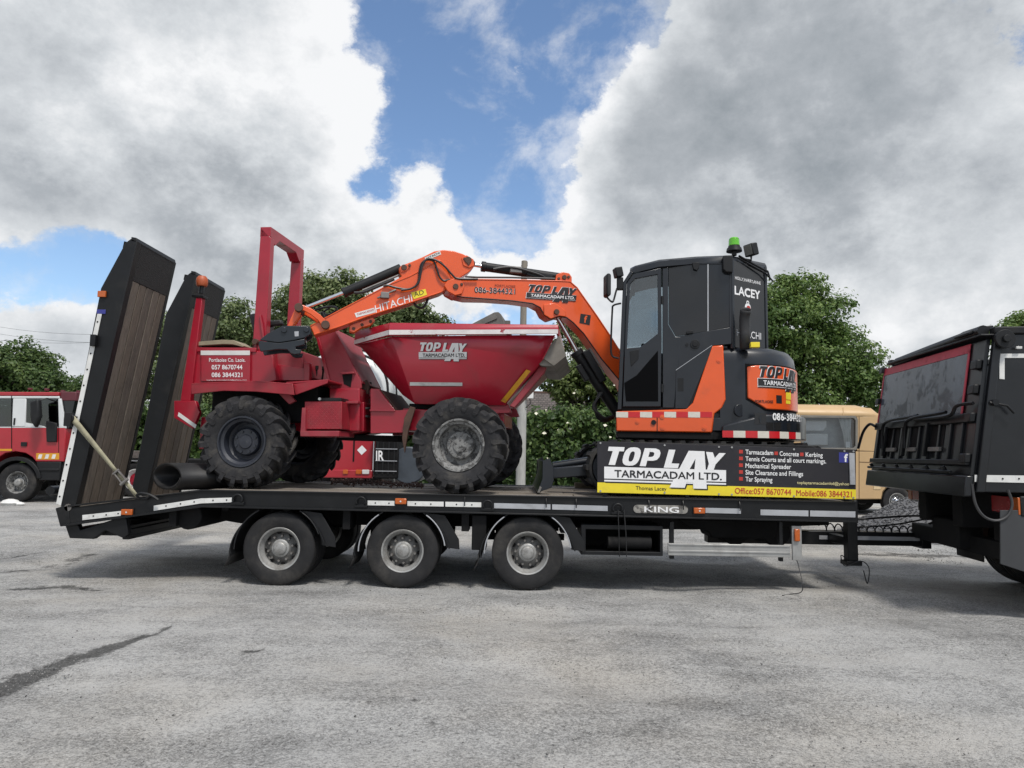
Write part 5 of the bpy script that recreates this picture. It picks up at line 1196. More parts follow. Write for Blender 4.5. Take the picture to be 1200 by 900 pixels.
# body below the rim: side panel, rear hopper faces, front spout
bl = lambda px, py, y: sk(px, py, y)
A0 = (x_r+.05, -RRY+.02, zb_r-.005); A1 = (x_c+.02, -SW+.04, zb_r-.005); A2 = (x_f-.04, -SW+.10, zb_f-.002); _q = D.p(616, 391.5, -SW+.045); A15 = (_q[0], -SW+.045, zb_r+(zb_f-zb_r)*.8-.004)
B0 = sk(472, 463, -.28); B1 = sk(486, 473, -.50); B2 = sk(592, 475, -.52); B3 = sk(636, 421, -.80)
mir = lambda p: (p[0], -p[1], p[2])
m = D.mb(); V = [A0, A1, A2, B0, B1, B2, B3, A15]; V = V+[mir(p) for p in V]
fs = [(0, 3, 4, 1), (1, 4, 5), (1, 5, 6), (1, 6, 7), (7, 6, 2), (8, 9, 12, 11), (9, 13, 12), (9, 14, 13), (9, 15, 14), (15, 10, 14), (0, 8, 11, 3), (3, 11, 12, 4), (4, 12, 13, 5), (5, 13, 14, 6)]
m.add(V, fs); o = part('skip_body', m, RED, skip, angle=25); s_ = o.modifiers.new('thickness', 'SOLIDIFY'); s_.thickness = .012
# load floor inside, dull lip, stiffeners
m = D.mb(); zl = zb_f-.28; m.flat([(B0[0], -.35), (B1[0]+.1, -.62), (B2[0]+.15, -.62), (B2[0]+.15, .62), (B1[0]+.1, .62), (B0[0], .35)], zl-.3, zl); part('load', m, SOIL, skip)
for s_ in (-1, 1):
    m = D.mb(); q = [D.p(*p, -.80) for p in ((655.5, 393), (663.5, 417), (649, 429), (632.5, 417))]; m.prism(q, -.79*1.0 if s_ < 0 else .75, -.75 if s_ < 0 else .79); part('spout_lip', m, SCRP, skip, .004)
q = [D.p(*p, -.80) for p in ((649, 429), (663.5, 417), (662, 414), (636, 420.5), (630, 425), (634, 428))]; m = D.mb(); m.prism(q, -.76, .76); part('spout_edge', m, SCRP, skip, .004)
q = [D.p(*p, -.62) for p in ((597, 476), (636, 424), (641, 428), (638, 436), (610, 470), (603, 478))]
m = D.mb(); m.prism(q, -.62, -.50); part('spout_underframe', m, RED2, skip, .01)
# side decals: follow the sloping side face
def on_face(px, py, tri, lift):
    a, b, c = (Vector(t) for t in tri); n = (b-a).cross(c-a).normalized()
    if n.y > 0: n = -n
    o = D.I @ Vector((0, 0, CAM_H)); d = D.I.to_3x3() @ ray(px, py); t = (a-o).dot(n)/d.dot(n)
    return D.M @ (o+d*t+n*lift)
TRI = (A1, B2, A2)
FT = (A1, B2, B3)
# main side plane
def facemap(x0, y0, x1, y1, tri):
    a, b, c = on_face(x0, y1, tri, 0), on_face(x1, y1, tri, 0), on_face(x0, y0, tri, 0); n = (b-a).cross(c-a).normalized()
    if n.y > 0: n = -n
    return lambda u, v, l: a+(b-a)*u+(c-a)*v+n*(l+.010)
SP = (A1, B2, (A2[0], A2[1], A2[2]))
FACE_A = (A1, B1, B2); FACE_B = (A1, B2, B3)
FB = facemap(491, 400.5, 547.5, 424, FACE_B)
logo(skip, FB, LETW, LETK, LETW, LETK)
def decal(name, pts, tri, mat, parent, lift=.010):
    m = MB(); m.add([on_face(*p, tri, lift) for p in pts], [tuple(range(len(pts)))]); return part(name, m, mat, parent, angle=0, recalc=False)
decal('white_strip', [(480.5, 447.5), (542, 448), (542, 452), (480.5, 451.6)], FACE_A, WHITE, skip, .009)
decal('yellow_strip', [(587, 469.5), (617, 432.5), (622, 434.5), (592.5, 471.8)], FACE_B, YELD, skip, .011)
# scrapes down the rear corner of the skip
m = MB()
for k in range(26):
    x, y = rnd.uniform(432, 458), rnd.uniform(412, 446); l_ = rnd.uniform(2, 9); w_ = rnd.uniform(.25, .7)
    if (y-405)*.72+426 > x+l_*.5: continue
    tri_ = (A1, B1, B0); pts = [(x, y), (x+w_, y-.2), (x+l_*.55+w_*.5, y+l_), (x+l_*.55, y+l_)]
    m.add([on_face(*p, tri_, .010+k*.00005) for p in pts], [(0, 1, 2, 3)])
o = part('paint_scrapes', m, pm('scraped_paint', (.36, .20, .19), .7, var=.3, vs=20), skip, angle=0, recalc=False); o['kind'] = 'stuff'
# white rim band, worn
def rimband(name, i, j, z0a, z1a, z0b, z1b, mat):
    pa, pb = mid[i], mid[j]; n = Vector((pb[1]-pa[1], -(pb[0]-pa[0]), 0)).normalized(); n = n if n.y < 0 else -n
    m = D.mb(); k = .006; m.add([(pa[0]+n.x*k, pa[1]+n.y*k, z0a), (pb[0]+n.x*k, pb[1]+n.y*k, z0b), (pb[0]+n.x*k, pb[1]+n.y*k, z1b), (pa[0]+n.x*k, pa[1]+n.y*k, z1a)], [(0, 1, 2, 3)])
    part(name, m, mat, skip, angle=0, recalc=False)
zw = zb_r+.055
rimband('white_band', 1, 2, zb_r-.005, zb_r+.048, zb_r+.012, zb_r+.068, WHITEW); rimband('white_band', 2, 3, zb_r+.012, zb_r+.068, zb_f+.0, zb_f+.049, WHITEW)
# weld seams and pads on the side
m = D.mb(); m.tube([Vector(A2)+Vector((0, -.006, 0)), Vector(B3)+Vector((0, -.008, 0))], .006, 6); o = part('weld_seam', m, RED, skip); o['kind'] = 'stuff'
for s_ in (-1, 1):
    m = D.mb(); m.prism(D.P([(560, 474), (596, 474), (600, 484), (560, 486)], -.45), s_*.45-.04, s_*.45+.04); part('skip_pivot_bracket', m, RED2, dumper, .008)
m = D.mb(); a, b = D.p(480, 474, -.3), D.p(590, 476, -.3); m.box(a[0], b[0], -.32, -.24, a[1]-.06, a[1]+.01); part('skip_runner', m, DARK, skip, .006)
m = D.mb(); m.box(a[0], b[0], .24, .32, a[1]-.06, a[1]+.01); part('skip_runner', m, DARK, skip, .006)

# weathered board laid on the hood
m = D.mb(); a = D.P([(232, 401), (262, 398.5), (275, 399), (287, 405.5), (286, 407), (274, 404), (262, 403.6), (232, 405.5)], NS+.05); m.prism(a, NS+.02, NS+.34)
q = D.w(a[0][0], NS+.2, a[0][1]); solo('timber_board', m, BOARD, 'weathered broken board lying on the dumper hood', 'board', q, bevel=.004)

# digging bucket riding in the skip
def bucket():
    Y0 = -.28; bk = thing('digging_bucket', 'grey steel digging bucket lying in the dumper skip', 'bucket', D.w(.95, 0, zl), DYAW)
    side = D.P([(540, 400), (547, 384), (552, 380), (579, 366), (584, 365.5), (587, 368), (594, 386), (590, 402)], Y0)
    z0 = zl+.005; zs = min(z for _, z in side); side = [(x, z if z > zs+.05 else z0) for x, z in side]
    for y in (Y0, Y0+.72):
        m = D.mb(); m.prism(side, y, y+.02); part('side_plate', m, BUCK, bk, .004)
    m = D.mb(); rows = []
    for (x, z) in side[1:-1]: rows.append([(x, Y0+.02, z), (x, Y0+.72, z)])
    m.sheet(rows); o = part('curved_back', m, BUCK, bk); s_ = o.modifiers.new('thickness', 'SOLIDIFY'); s_.thickness = .02
    a, b = D.p(551, 382, Y0), D.p(582, 368.5, Y0); m = D.mb(); m.bar((a[0], Y0-.008, a[1]-.03), (b[0], Y0-.008, b[1]-.03), .016, .05); part('wear_strip', m, BUCK, bk, .003)
    m = D.mb(); c = D.p(588, 372, Y0); m.box(c[0]-.04, c[0]+.08, Y0+.2, Y0+.25, c[1]-.10, c[1]-.0); m.box(c[0]-.04, c[0]+.08, Y0+.48, Y0+.53, c[1]-.10, c[1]-.0); part('hitch_ear', m, BUCK, bk, .004)
bucket()

# ------------------------------------------------------------------ excavator
HPHI = R(10)
H = FR((2.35, 9.33, 0), R(180)-HPHI)          # x forward, y towards the near (left-hand) side, z up from the yard
exc = thing('excavator', 'orange and charcoal tracked excavator with dark cab parked at the trailer front', 'excavator', (2.35, 9.2, DZ))
HY = .95
def hp(name, mat, pts, y0, y1, yp=HY, bevel=.008, parent=None, label=None):
    m = H.mb(); m.prism(H.P(pts, yp), y0, y1); return part(name, m, mat, parent or exc, bevel, label)
# --- undercarriage in line with the trailer
U = FR((2.3, 9.2, DZ), 0)
def track(y0, y1):
    tr = link('track', None, exc); m = U.mb(); L_, r = 1.10, .30; n = 12
    out = [(L_+r*math.cos(t), r+.02+r*math.sin(t)) for t in [R(-90+180*i/n) for i in range(n+1)]] + [(-L_+r*math.cos(t), r+.02+r*math.sin(t)) for t in [R(90+180*i/n) for i in range(n+1)]]
    inn = [(L_+(r-.035)*math.cos(t), r+.02+(r-.035)*math.sin(t)) for t in [R(-90+180*i/n) for i in range(n+1)]] + [(-L_+(r-.035)*math.cos(t), r+.02+(r-.035)*math.sin(t)) for t in [R(90+180*i/n) for i in range(n+1)]]
    m.ring(out, inn, y0, y1); part('track_belt', m, RUB, tr, .006)
    per = 2*(2*L_)+2*math.pi*r; N = 40; m = U.mb()
    for k in range(N):
        s_ = per*k/N
        if s_ < 2*L_: c = (-L_+s_, .02); d = (1, 0); nn = (0, -1)
        elif s_ < 2*L_+math.pi*r: a = (s_-2*L_)/r-math.pi/2; c = (L_+r*math.cos(a), r+.02+r*math.sin(a)); d = (-math.sin(a), math.cos(a)); nn = (math.cos(a), math.sin(a))
        elif s_ < 4*L_+math.pi*r: c = (L_-(s_-2*L_-math.pi*r), 2*r+.02); d = (-1, 0); nn = (0, 1)
        else: a = (s_-4*L_-math.pi*r)/r+math.pi/2; c = (-L_+r*math.cos(a), r+.02+r*math.sin(a)); d = (-math.sin(a), math.cos(a)); nn = (math.cos(a), math.sin(a))
        if nn[1] < -.5: hgt = .018
        else: hgt = .028
        m.add([(c[0]+d[0]*s2*.035+nn[0]*q, yy, c[1]+d[1]*s2*.035+nn[1]*q) for yy in (y0+.01, y1-.01) for s2, q in ((-1, -.002), (1, -.002), (.7, hgt), (-.7, hgt))], [(0, 1, 2, 3), (7, 6, 5, 4), (0, 4, 5, 1), (1, 5, 6, 2), (2, 6, 7, 3), (3, 7, 4, 0)])
    o = part('track_lugs', m, RUB, tr); o['kind'] = 'stuff'
    m = U.mb(); m.box(-L_+.1, L_-.1, y0+.08, y1-.08, .14, .44); part('track_frame', m, CHAR, tr, .02)
    for x, rr, nm in ((-L_, .255, 'idler'), (L_, .255, 'sprocket')):
        m = U.mb(); m.cyl((x, y0+.05, r+.02), (x, y1-.05, r+.02), rr, n=22); m.cyl((x, y0-.005, r+.02), (x, y1, r+.02), rr*.45, n=16); part(nm, m, CHAR, tr, .01)
    for k in range(5):
        m = U.mb(); x = -.75+k*.375; m.cyl((x, y0+.06, .115), (x, y1-.06, .115), .07, n=14); part('track_roller', m, CHAR, tr)
track(-1.0, -.60); track(.60, 1.0)
m = U.mb(); m.box(-.55, .55, -.62, .62, .24, .58); m.cyl((.05, .13, .56), (.05, .13, .74), .52, n=32); part('undercarriage_frame', m, CHAR, exc, .02)
# dozer blade
YN = 8.28
q = [on_y(*p, YN) for p in ((635.8, 540.5), (644, 537), (649, 548), (649, 563), (646.5, 571.5), (629.5, 577.5), (635.5, 561))]
m = MB(); m.prism([(p.x, p.z) for p in q], YN, YN+.03); 
bl_ = link('dozer_blade', None, exc)
part('blade_end_plate', m, CHAR, bl_, .005)
m = MB(); m.prism([(p.x, p.z) for p in q], 10.1, 10.13); part('blade_end_plate', m, CHAR, bl_, .005)
qq = [on_y(*p, YN) for p in ((636, 540), (639, 541), (641, 550), (639.5, 562), (634, 577), (629.5, 577.5), (635.5, 561), (637.5, 550))]
m = MB(); m.prism([(p.x, p.z) for p in qq], YN+.03, 10.1); part('blade_face', m, CHAR, bl_, .004)
e = [on_y(*p, YN) for p in ((629.5, 577.3), (632.5, 570), (635, 571), (632.5, 577.5))]; m = MB(); m.prism([(p.x, max(p.z, DZ+.004)) for p in e], YN-.004, 10.135); part('cutting_edge', m, STEEL, bl_, .003)
for yy in (8.62, 9.66):
    q = [on_y(*p, 8.62) for p in ((646, 549), (700, 543.5), (704, 553), (696, 557.5), (647, 561))]; m = MB(); m.prism([(p.x, p.z) for p in q], yy, yy+.13); part('blade_arm', m, CHAR, bl_, .012)
q0 = on_y(648, 546, 9.1); q1 = on_y(690, 540, 9.1); m = MB(); m.cyl(q0, q1, .05, n=12); part('blade_ram', m, CHAR, bl_)
# wooden chocks beneath the blade arms
p = on_z(684, 572, DZ); m = MB(); m.box(p.x-.12, p.x+.18, p.y, p.y+.12, DZ+.002, DZ+.07); solo('timber_chock', m, BOARD, 'small pale timber block on the deck beside the dozer blade arm', 'timber block', (p.x, p.y, DZ), bevel=.004)

# --- upper structure
XCR = H.p(857.5, 350, HY)[0]; XCF = H.p(727, 420, HY)[0]
zbot = H.p(780, 506.5, HY)[1]; zskirt = zbot-.085; zhood = H.p(852, 404.5, HY)[1]; zroof = H.p(800, 304, HY)[1]
# turntable and base skirt: rounded tail outline
TAIL = [(XCF+.02, HY), (-.35, HY), (-.72, .90), (-.98, .72), (-1.16, .46), (-1.24, .16), (-1.24, -.16), (-1.16, -.46), (-.98, -.72), (-.72, -.90), (-.35, -HY), (XCF-.35, -HY), (XCF-.10, -.5)]
def tail_curve(scale=1.0, n=40):
    c = bez([(-.28, HY, 0), (-.60, .945, 0), (-.90, .84, 0), (-1.12, .62, 0), (-1.26, .31, 0), (-1.31, 0, 0), (-1.26, -.31, 0), (-1.12, -.62, 0), (-.90, -.84, 0), (-.60, -.945, 0), (-.28, -HY, 0)], 8)
    return [Vector((p.x, p.y)) for p in c]
TC = tail_curve()
TL = [0]
for a, b in zip(TC[:-1], TC[1:]): TL.append(TL[-1]+(b-a).length)
def tail_at(s_, off=0.0):
    s_ = min(max(s_, 0), TL[-1]-1e-5); i = max(j for j in range(len(TL)-1) if TL[j] <= s_)
    t = (s_-TL[i])/(TL[i+1]-TL[i]); p = TC[i].lerp(TC[i+1], t); d = (TC[i+1]-TC[i]).normalized(); n = Vector((-d.y, d.x))
    if n.dot(p) < 0: n = -n
    return p+n*off
def tail_s(px, py, off=0.0):
    """arc length on the tail face seen at a pixel"""
    o = H.I @ Vector((0, 0, CAM_H)); d = H.I.to_3x3() @ ray(px, py); best = None
    for k in range(400):
        s_ = TL[-1]*.5*k/399; p = tail_at(s_, off); q = Vector((p.x-o.x, p.y-o.y)); cr = q.x*d.y-q.y*d.x
        if best is None or abs(cr) < best[0]: best = (abs(cr), s_, o.z+d.z*(q.x*d.x+q.y*d.y)/(d.x*d.x+d.y*d.y))
    return best[1], best[2]
def tail_plate(name, mat, s0, s1, z0, z1, off0, off1, bevel=.006, parent=None, n=16, taper=None):
    m = H.mb(); loops = []
    for k in range(n+1):
        s_ = s0+(s1-s0)*k/n; a, b = tail_at(s_, off0), tail_at(s_, off1); za, zb = (z0, z1) if taper is None else taper(k/n, z0, z1)
        loops.append([(a.x, a.y, za), (b.x, b.y, za), (b.x, b.y, zb), (a.x, a.y, zb)])
    m.loft(loops); return part(name, m, mat, parent or exc, bevel)
m = H.mb(); m.flat([(p.x*.98, p.y*.98) for p in TC]+[(XCF-.3, -HY*.95), (XCF-.05, -.3), (XCF-.02, HY*.97)], zskirt, zbot+.02); part('base_plate', m, DARK, exc, .012)
# engine hood: full height block following the tail with a domed top
def inset(k): return [(p.x*(1-k)-.02*k, p.y*(1-k)) for p in TC]
m = H.mb(); zs = zhood
m.loft([[(x, y, z) for x, y in inset(k)] for z, k in ((zbot+.17, 0), (zs-.20, 0), (zs-.10, .012), (zs-.035, .05), (zs-.005, .12), (zs+.005, .25))]); part('engine_hood', m, CHAR, exc, angle=50)
m = H.mb(); m.flat([(p.x, p.y) for p in TC]+[(XCF-.4, -HY), (XCF-.4, -.12), (.0, -.12), (.0, HY-.05)], zbot+.02, zbot+.18); part('counterweight_base', m, CHAR, exc, .01)
# right-hand tank and boxes beyond the boom
m = H.mb(); m.box(-.3, .95, -HY, -.32, zbot+.02, zbot+.62); part('tank_box', m, CHAR, exc, .04)
# bumper ledge of the counterweight
s_a, _ = tail_s(846, 500, .08); s_b = TL[-1]-s_a
zl1 = tail_s(900, 485.5, .12)[1]; zl0 = tail_s(900, 514.5, .12)[1]
cw = tail_plate('counterweight', CHAR, s_a, s_b, zl0, zl1, -.05, .11, .02, n=40, taper=lambda t, a, b: (a, b-.14*max(0, 1-t*7)-.14*max(0, 1-(1-t)*7)))
# red and white chevron tape on the ledge
sa, zt0 = tail_s(846.5, 509, .11); sb_, _ = tail_s(938, 511, .11); ztp0 = tail_s(880, 513, .11)[1]; ztp1 = tail_s(880, 505, .11)[1]
N = 8
for k in range(N):
    tail_plate('reflective_tape', REFR if k % 2 == 0 else REFW, sa+(sb_-sa)*k/N, sa+(sb_-sa)*(k+1)/N, ztp0, ztp1, .1105, .1130, 0, cw, 3)
def tail_text(body, px0, py0, px1, py1, off, mat, bold=.012, parent=None):
    s0, z1 = tail_s(px0, py0, off); s1, _ = tail_s(px1, py1, off); _, z0 = tail_s(px0, py1, off)
    def mp(a, b): p = tail_at(s0+(s1-s0)*a, off+.004); return H.w(p.x, p.y, z0+(z1-z0)*b)
    return text(body, parent or exc, mat, mp, 1, 1, bold)
tail_text('086-3844321', 905, 483.8, 938.5, 492.5, .112, LETW, .02, cw)
sf0, zf1 = tail_s(884.5, 484, .112); sf1, _ = tail_s(898, 484, .112); zf0 = tail_s(884.5, 497, .112)[1]
fb = tail_plate('black_sticker', LETK, sf0, sf1, zf0, zf1, .1105, .113, 0, cw, 4); tail_text('f', 889, 486, 893.5, 495.5, .114, CHAR, .03, cw)
for px, w in ((902.5, .04), (911, .04), (924, .03), (935.5, .035)):
    s0, zz = tail_s(px, 499 if px < 920 else 500, .11); tail_plate('tie_down_shade', DARK, s0-w, s0+w, zz-.05, zz+.04, .109, .1125, 0, cw, 4)  # dark plates on the ledge paint the shade of tie-down hollows
# orange engine door on the tail
so0, zo1 = tail_s(875, 428, .0); so1, _ = tail_s(929.5, 430, .0); zo0 = tail_s(890, 479.5, .0)[1]
od = tail_plate('engine_door_surround', DARK, so0-.02, so1+.42, zo0-.02, zo1+.02, -.01, .004, .004, n=28, taper=lambda t, a, b: (a+.13*max(0, 1-t*5.5), b))
door = tail_plate('engine_door', ORANGE, so0, so1+.40, zo0, zo1, .0, .022, .012, n=28, taper=lambda t, a, b: (a+.13*max(0, 1-t*5.5), b-.02*max(0, 1-t*12)))
def tmap(px0, py0, px1, py1, off):
    s0, z1 = tail_s(px0, py0, off); s1, _ = tail_s(px1, py0, off); _, z0 = tail_s(px0, py1, off)
    def f(u, v, l): p = tail_at(s0+(s1-s0)*u, off+l); return H.w(p.x, p.y, z0+(z1-z0)*v)
    return f
logo(door, tmap(888, 428.5, 932, 459, .024), LETK, LETW, LETK, LETW, (-10, -8))
tail_text('PORTLAOISE', 884.5, 468.5, 906, 472, .024, LETK, .02, door)
for px0, py0, px1, py1, mat in ((909.5, 463, 916, 472.5, LETK), (921, 459.5, 926.5, 468, YEL), (921, 469, 926, 473, YEL)):
    a, zz1 = tail_s(px0, py0, .022); b, _ = tail_s(px1, py0, .022); _, zz0 = tail_s(px0, py1, .022); tail_plate('sticker', mat, a, b, zz0, zz1, .0225, .025, 0, door, 3)
s0, zz = tail_s(866.5, 481, .0); p = tail_at(s0, .0); n_ = Vector((p.x, p.y)).normalized(); m = H.mb(); m.cyl((p.x, p.y, zz), (p.x+n_.x*.015, p.y+n_.y*.015, zz), .075, n=20); part('fuel_cap', m, CHAR, exc, .004)
# side panels in orange
sp_ = hp('side_panel', ORANGE, [(834.5, 405.5), (847.5, 404.5), (850.5, 468), (846, 478), (837, 485), (834.5, 507), (722, 505.3), (722, 482), (804, 479.5), (812, 472)], HY-.06, HY+.012, bevel=.014)
for k in range(8):
    a, b = 722+112.5*k/8, 722+112.5*(k+1)/8; m = H.mb(); m.prism(H.P([(a, 482.5+.004*k), (b, 482.7), (b, 489.4), (a, 489.0)], HY+.015), HY+.0125, HY+.015); part('reflective_tape', REFW if k % 2 == 0 else REFR, m and exc if False else exc) if False else part('reflective_tape', m, REFW if k % 2 == 0 else REFR, sp_)
for px, py in ((747, 494), (776, 488.5), (776.5, 501.5), (825.5, 501.5), (842.5, 422.5)):
    c = H.p(px, py, HY+.012); m = H.mb(); m.cyl((c[0], HY+.01, c[1]), (c[0], HY+.02, c[1]), .026, n=14); m.cyl((c[0], HY+.01, c[1]), (c[0], HY+.024, c[1]), .012, n=8); part('panel_bolt', m, ORANGE, sp_)
c = H.p(766, 495, HY+.012); m = H.mb(); m.cyl((c[0], HY+.01, c[1]), (c[0], HY+.026, c[1]), .03, n=16); part('panel_lock', m, PLAS, sp_)
hp('panel_joint', DARK, [(769.5, 489.5), (770.6, 489.5), (770.6, 506), (769.5, 506)], HY+.0115, HY+.0135, bevel=0, parent=sp_)
hp('lower_skirt', DARK, [(722, 506), (836, 508), (836, 515.5), (724, 513)], HY-.08, HY-.01)
hp('front_corner_panel', ORANGE, [(722, 482), (724, 482), (724, 505.3), (722, 505.2)], -.1, HY-.06)
m = H.mb(); m.prism(H.P([(777, 396), (853, 404.5), (853, 509), (777, 507)], HY), HY-.20, HY-.07); part('inner_panel', m, CHAR, exc)
# --- cab
cab = link('cab', None, exc)
def cp(name, mat, pts, y0, y1, yp=HY, bevel=.006): return hp(name, mat, pts, y0, y1, yp, bevel, cab)
CW = 1.0; yi = HY-CW      # inner (boom) side of the cab
side_out = [(723.5, 480), (730, 331), (738.5, 317.5), (785, 304.5), (857.5, 302.5), (857.5, 403), (836, 405), (806, 479.5)]
# near side shell: sheet metal around the openings
DO = [(728.5, 478), (734, 329), (741, 319.5), (776.5, 311.5), (777.5, 400), (776, 478)]
cp('door_pillar', CHAR, [(776.5, 310.5), (783, 309), (783, 380), (791.5, 394.5), (798, 395), (790, 478), (776.5, 478)], HY-.05, HY)
cp('lower_side', CHAR, [(791.5, 394.5), (857.5, 383), (857.5, 403), (836, 405), (806, 479.5), (790, 479.5), (795, 420)], HY-.06, HY-.002)
cp('side_header', CHAR, [(739, 317.5), (785, 304), (857.5, 302), (857.5, 309.5), (783, 311), (742, 320)], HY-.06, HY)
cp('rear_side_pillar', CHAR, [(854.5, 308), (858, 308), (858, 384), (854.5, 384)], HY-.06, HY)
cp('front_pillar', CHAR, [(723.5, 480), (730, 331), (738.5, 317.5), (742, 319), (734.5, 331), (728.5, 480)], HY-.08, HY)
# door
dr = link('door', None, cab)
do = H.P([(729.5, 477), (734.8, 331), (742, 321.5), (774.5, 314), (775.3, 400), (774.5, 477)], HY); di = H.P([(735, 406), (738.5, 333), (744.5, 327), (770.5, 322), (771, 391), (748, 406)], HY)
m = H.mb(); m.ring([do[0], do[1], do[2], do[3], do[4], do[5]], [H.p(734.8, 408, HY), di[1], di[2], di[3], di[4], H.p(750, 407, HY)], HY-.03, HY+.012); part('door_frame', m, CHAR, dr, .008)
m = H.mb(); m.prism([di[0], di[1], di[2], di[3], di[4], di[5]], HY-.012, HY-.004); part('door_glass', m, GLS, dr)
lg_ = H.P([(731.5, 449), (746, 440), (771, 411), (771.3, 470.5), (733.5, 470.5)], HY)
m = H.mb(); m.prism(lg_, HY+.0122, HY+.016); part('lower_door_glass', m, pm('black_door_glass', (.0025, .0025, .003), .25, var=.1, spec=.05), dr)
m = H.mb(); a = H.p(742, 413, HY); m.prism(H.P([(738, 412), (749, 409.5), (748, 421), (739.5, 430)], HY), HY+.0125, HY+.02); part('door_handle', m, PLAS, dr, .005)
for py in (352, 455):
    m = H.mb(); a = H.p(776, py, HY); m.cyl((a[0], HY+.012, a[1]-.05), (a[0], HY+.012, a[1]+.05), .016, n=10); part('door_hinge', m, PLAS, dr)
# side rear windows
sw = H.P([(783.5, 311), (829, 309.7), (829, 388), (792, 394), (783.5, 379.5)], HY); m = H.mb(); m.prism(sw, HY-.02, HY-.006); part('side_window', m, GLSD, cab, .003)
sw = H.P([(830.3, 309.6), (855.5, 309), (855.5, 383), (830.3, 387.8)], HY); m = H.mb(); m.prism(sw, HY-.02, HY-.006); part('side_window', m, GLSD, cab, .003)
m = H.mb(); m.prism(H.P([(829, 309.7), (830.4, 309.7), (830.4, 388), (829, 388.2)], HY), HY-.02, HY+.001); part('window_divider', m, STRIPG, cab)
m = H.mb(); m.prism(H.P([(811, 308.3), (819, 308), (819, 314), (816.5, 317.5), (812.5, 316)], HY), HY, HY+.03); part('window_catch', m, PLAS, cab, .004)
m = H.mb(); m.prism(H.P([(804, 388.5), (812, 387.3), (812, 390.5), (804, 391.5)], HY), HY-.005, HY+.015); part('window_latch', m, PLAS, cab, .004)
c = H.p(814.5, 403.5, HY); m = H.mb(); m.cyl((c[0], HY-.002, c[1]), (c[0], HY+.012, c[1]), .055, n=20); m.cyl((c[0], HY-.002, c[1]), (c[0], HY+.02, c[1]), .03, n=16); part('fuel_filler_cap', m, PLAS, cab, .003)
c = H.p(805, 404, HY); m = H.mb(); m.cyl((c[0], HY-.002, c[1]), (c[0], HY+.01, c[1]), .018, n=12); part('lock_cylinder', m, PLAS, cab)
cp('black_side_panel', CHAR, [(792, 434), (834, 405), (836, 406), (806, 479), (791, 479)], HY-.05, HY+.006)
cp('panel_seam', STRIPG, [(792, 433.5), (834, 404.6), (834.2, 405.2), (792, 434.3)], HY-.01, HY+.0075, bevel=0)
m = H.mb(); a = H.p(796, 447, HY+.006); m.box(a[0]-.05, a[0]+.02, HY+.006, HY+.0075, a[1]-.12, a[1]+.04); part('decal_plate', m, PLAS, cab)
# far side, floor, roof, rear
zc0 = H.p(760, 479, HY)[1]; A_ = (XCR, HY); A2_ = (XCR-.47, HY-.44)
xfront = H.p(734, 331, HY)[0]; xb = XCF
m = H.mb(); m.flat([(XCF-.02, yi), (XCF-.02, HY-.01), (XCR+.05, HY-.01), (A2_[0], A2_[1]), (A2_[0], yi)], zc0-.04, zc0+.02); part('cab_floor', m, DARK, cab)
z311 = H.p(785, 311, HY)[1]
so_ = [H.p(*p, HY) for p in ((723.5, 480), (730, 331), (738.5, 317.5), (785, 304.5), (857.5, 302.5), (857.5, 403))]; so_[4] = (A2_[0]+.0, so_[4][1]); so_[5] = (A2_[0]+.0, so_[5][1])
si_ = [H.p(*p, HY) for p in ((732, 405), (737, 333), (743, 322), (785, 311), (850, 310), (850, 395))]
m = H.mb(); m.ring(so_, si_, yi, yi+.05); part('far_side', m, CHAR, cab, .006)
m = H.mb(); m.prism(si_, yi+.02, yi+.026); part('far_window', m, GLS, cab)
m = H.mb(); a = H.p(725, 445, HY); m.prism([so_[0], H.p(726.5, 410, HY), H.p(729, 410, HY), H.p(728, 480, HY)], yi+.05, HY-.08); part('front_lower_panel', m, CHAR, cab)
m = H.mb(); m.prism([H.p(726.7, 409, HY), H.p(730.3, 333, HY), H.p(731.3, 333, HY), H.p(727.7, 409, HY)], yi+.05, HY-.08); part('windscreen', m, GLS, cab)
zr = H.p(857, 299.5, HY)[1]; zr0 = H.p(857, 307, HY)[1]
m = H.mb(); xa = H.p(738, 317, HY)[0]
pl = [(xa, yi+.04), (xa, HY-.06), (xa-.10, HY), (XCR+.02, HY+.004), (A2_[0]-.01, A2_[1]), (A2_[0]-.01, yi)]
z785 = H.p(785, 302, HY)[1]
def roofz(x): t = (xa-x)/(xa-XCR); return z785+(zr-z785)*min(1, max(0, (t-.38)/.62)) if t > .38 else (H.p(740, 313, HY)[1]+(z785-H.p(740, 313, HY)[1])*t/.38)
loops = []
pl2 = [(xa, yi+.04), (xa, HY-.06), (xa-.06, HY), ((xa+XCR)/2+.25, HY+.004), (XCR+.4, HY+.004), (XCR+.02, HY+.004), (A2_[0]-.01, A2_[1]), (A2_[0]-.01, yi), (XCR+.4, yi), ((xa+XCR)/2+.25, yi)]
m.loft([[(x, y, roofz(x)-.085) for x, y in pl2], [(x, y, roofz(x)-.02) for x, y in pl2], [(x*.985+.004, (y-.45)*.93+.45, roofz(x)+.012) for x, y in pl2], [((x-.4)*.8+.4, (y-.45)*.7+.45, roofz(x)+.025) for x, y in pl2]]); part('roof', m, CHAR, cab, angle=45)
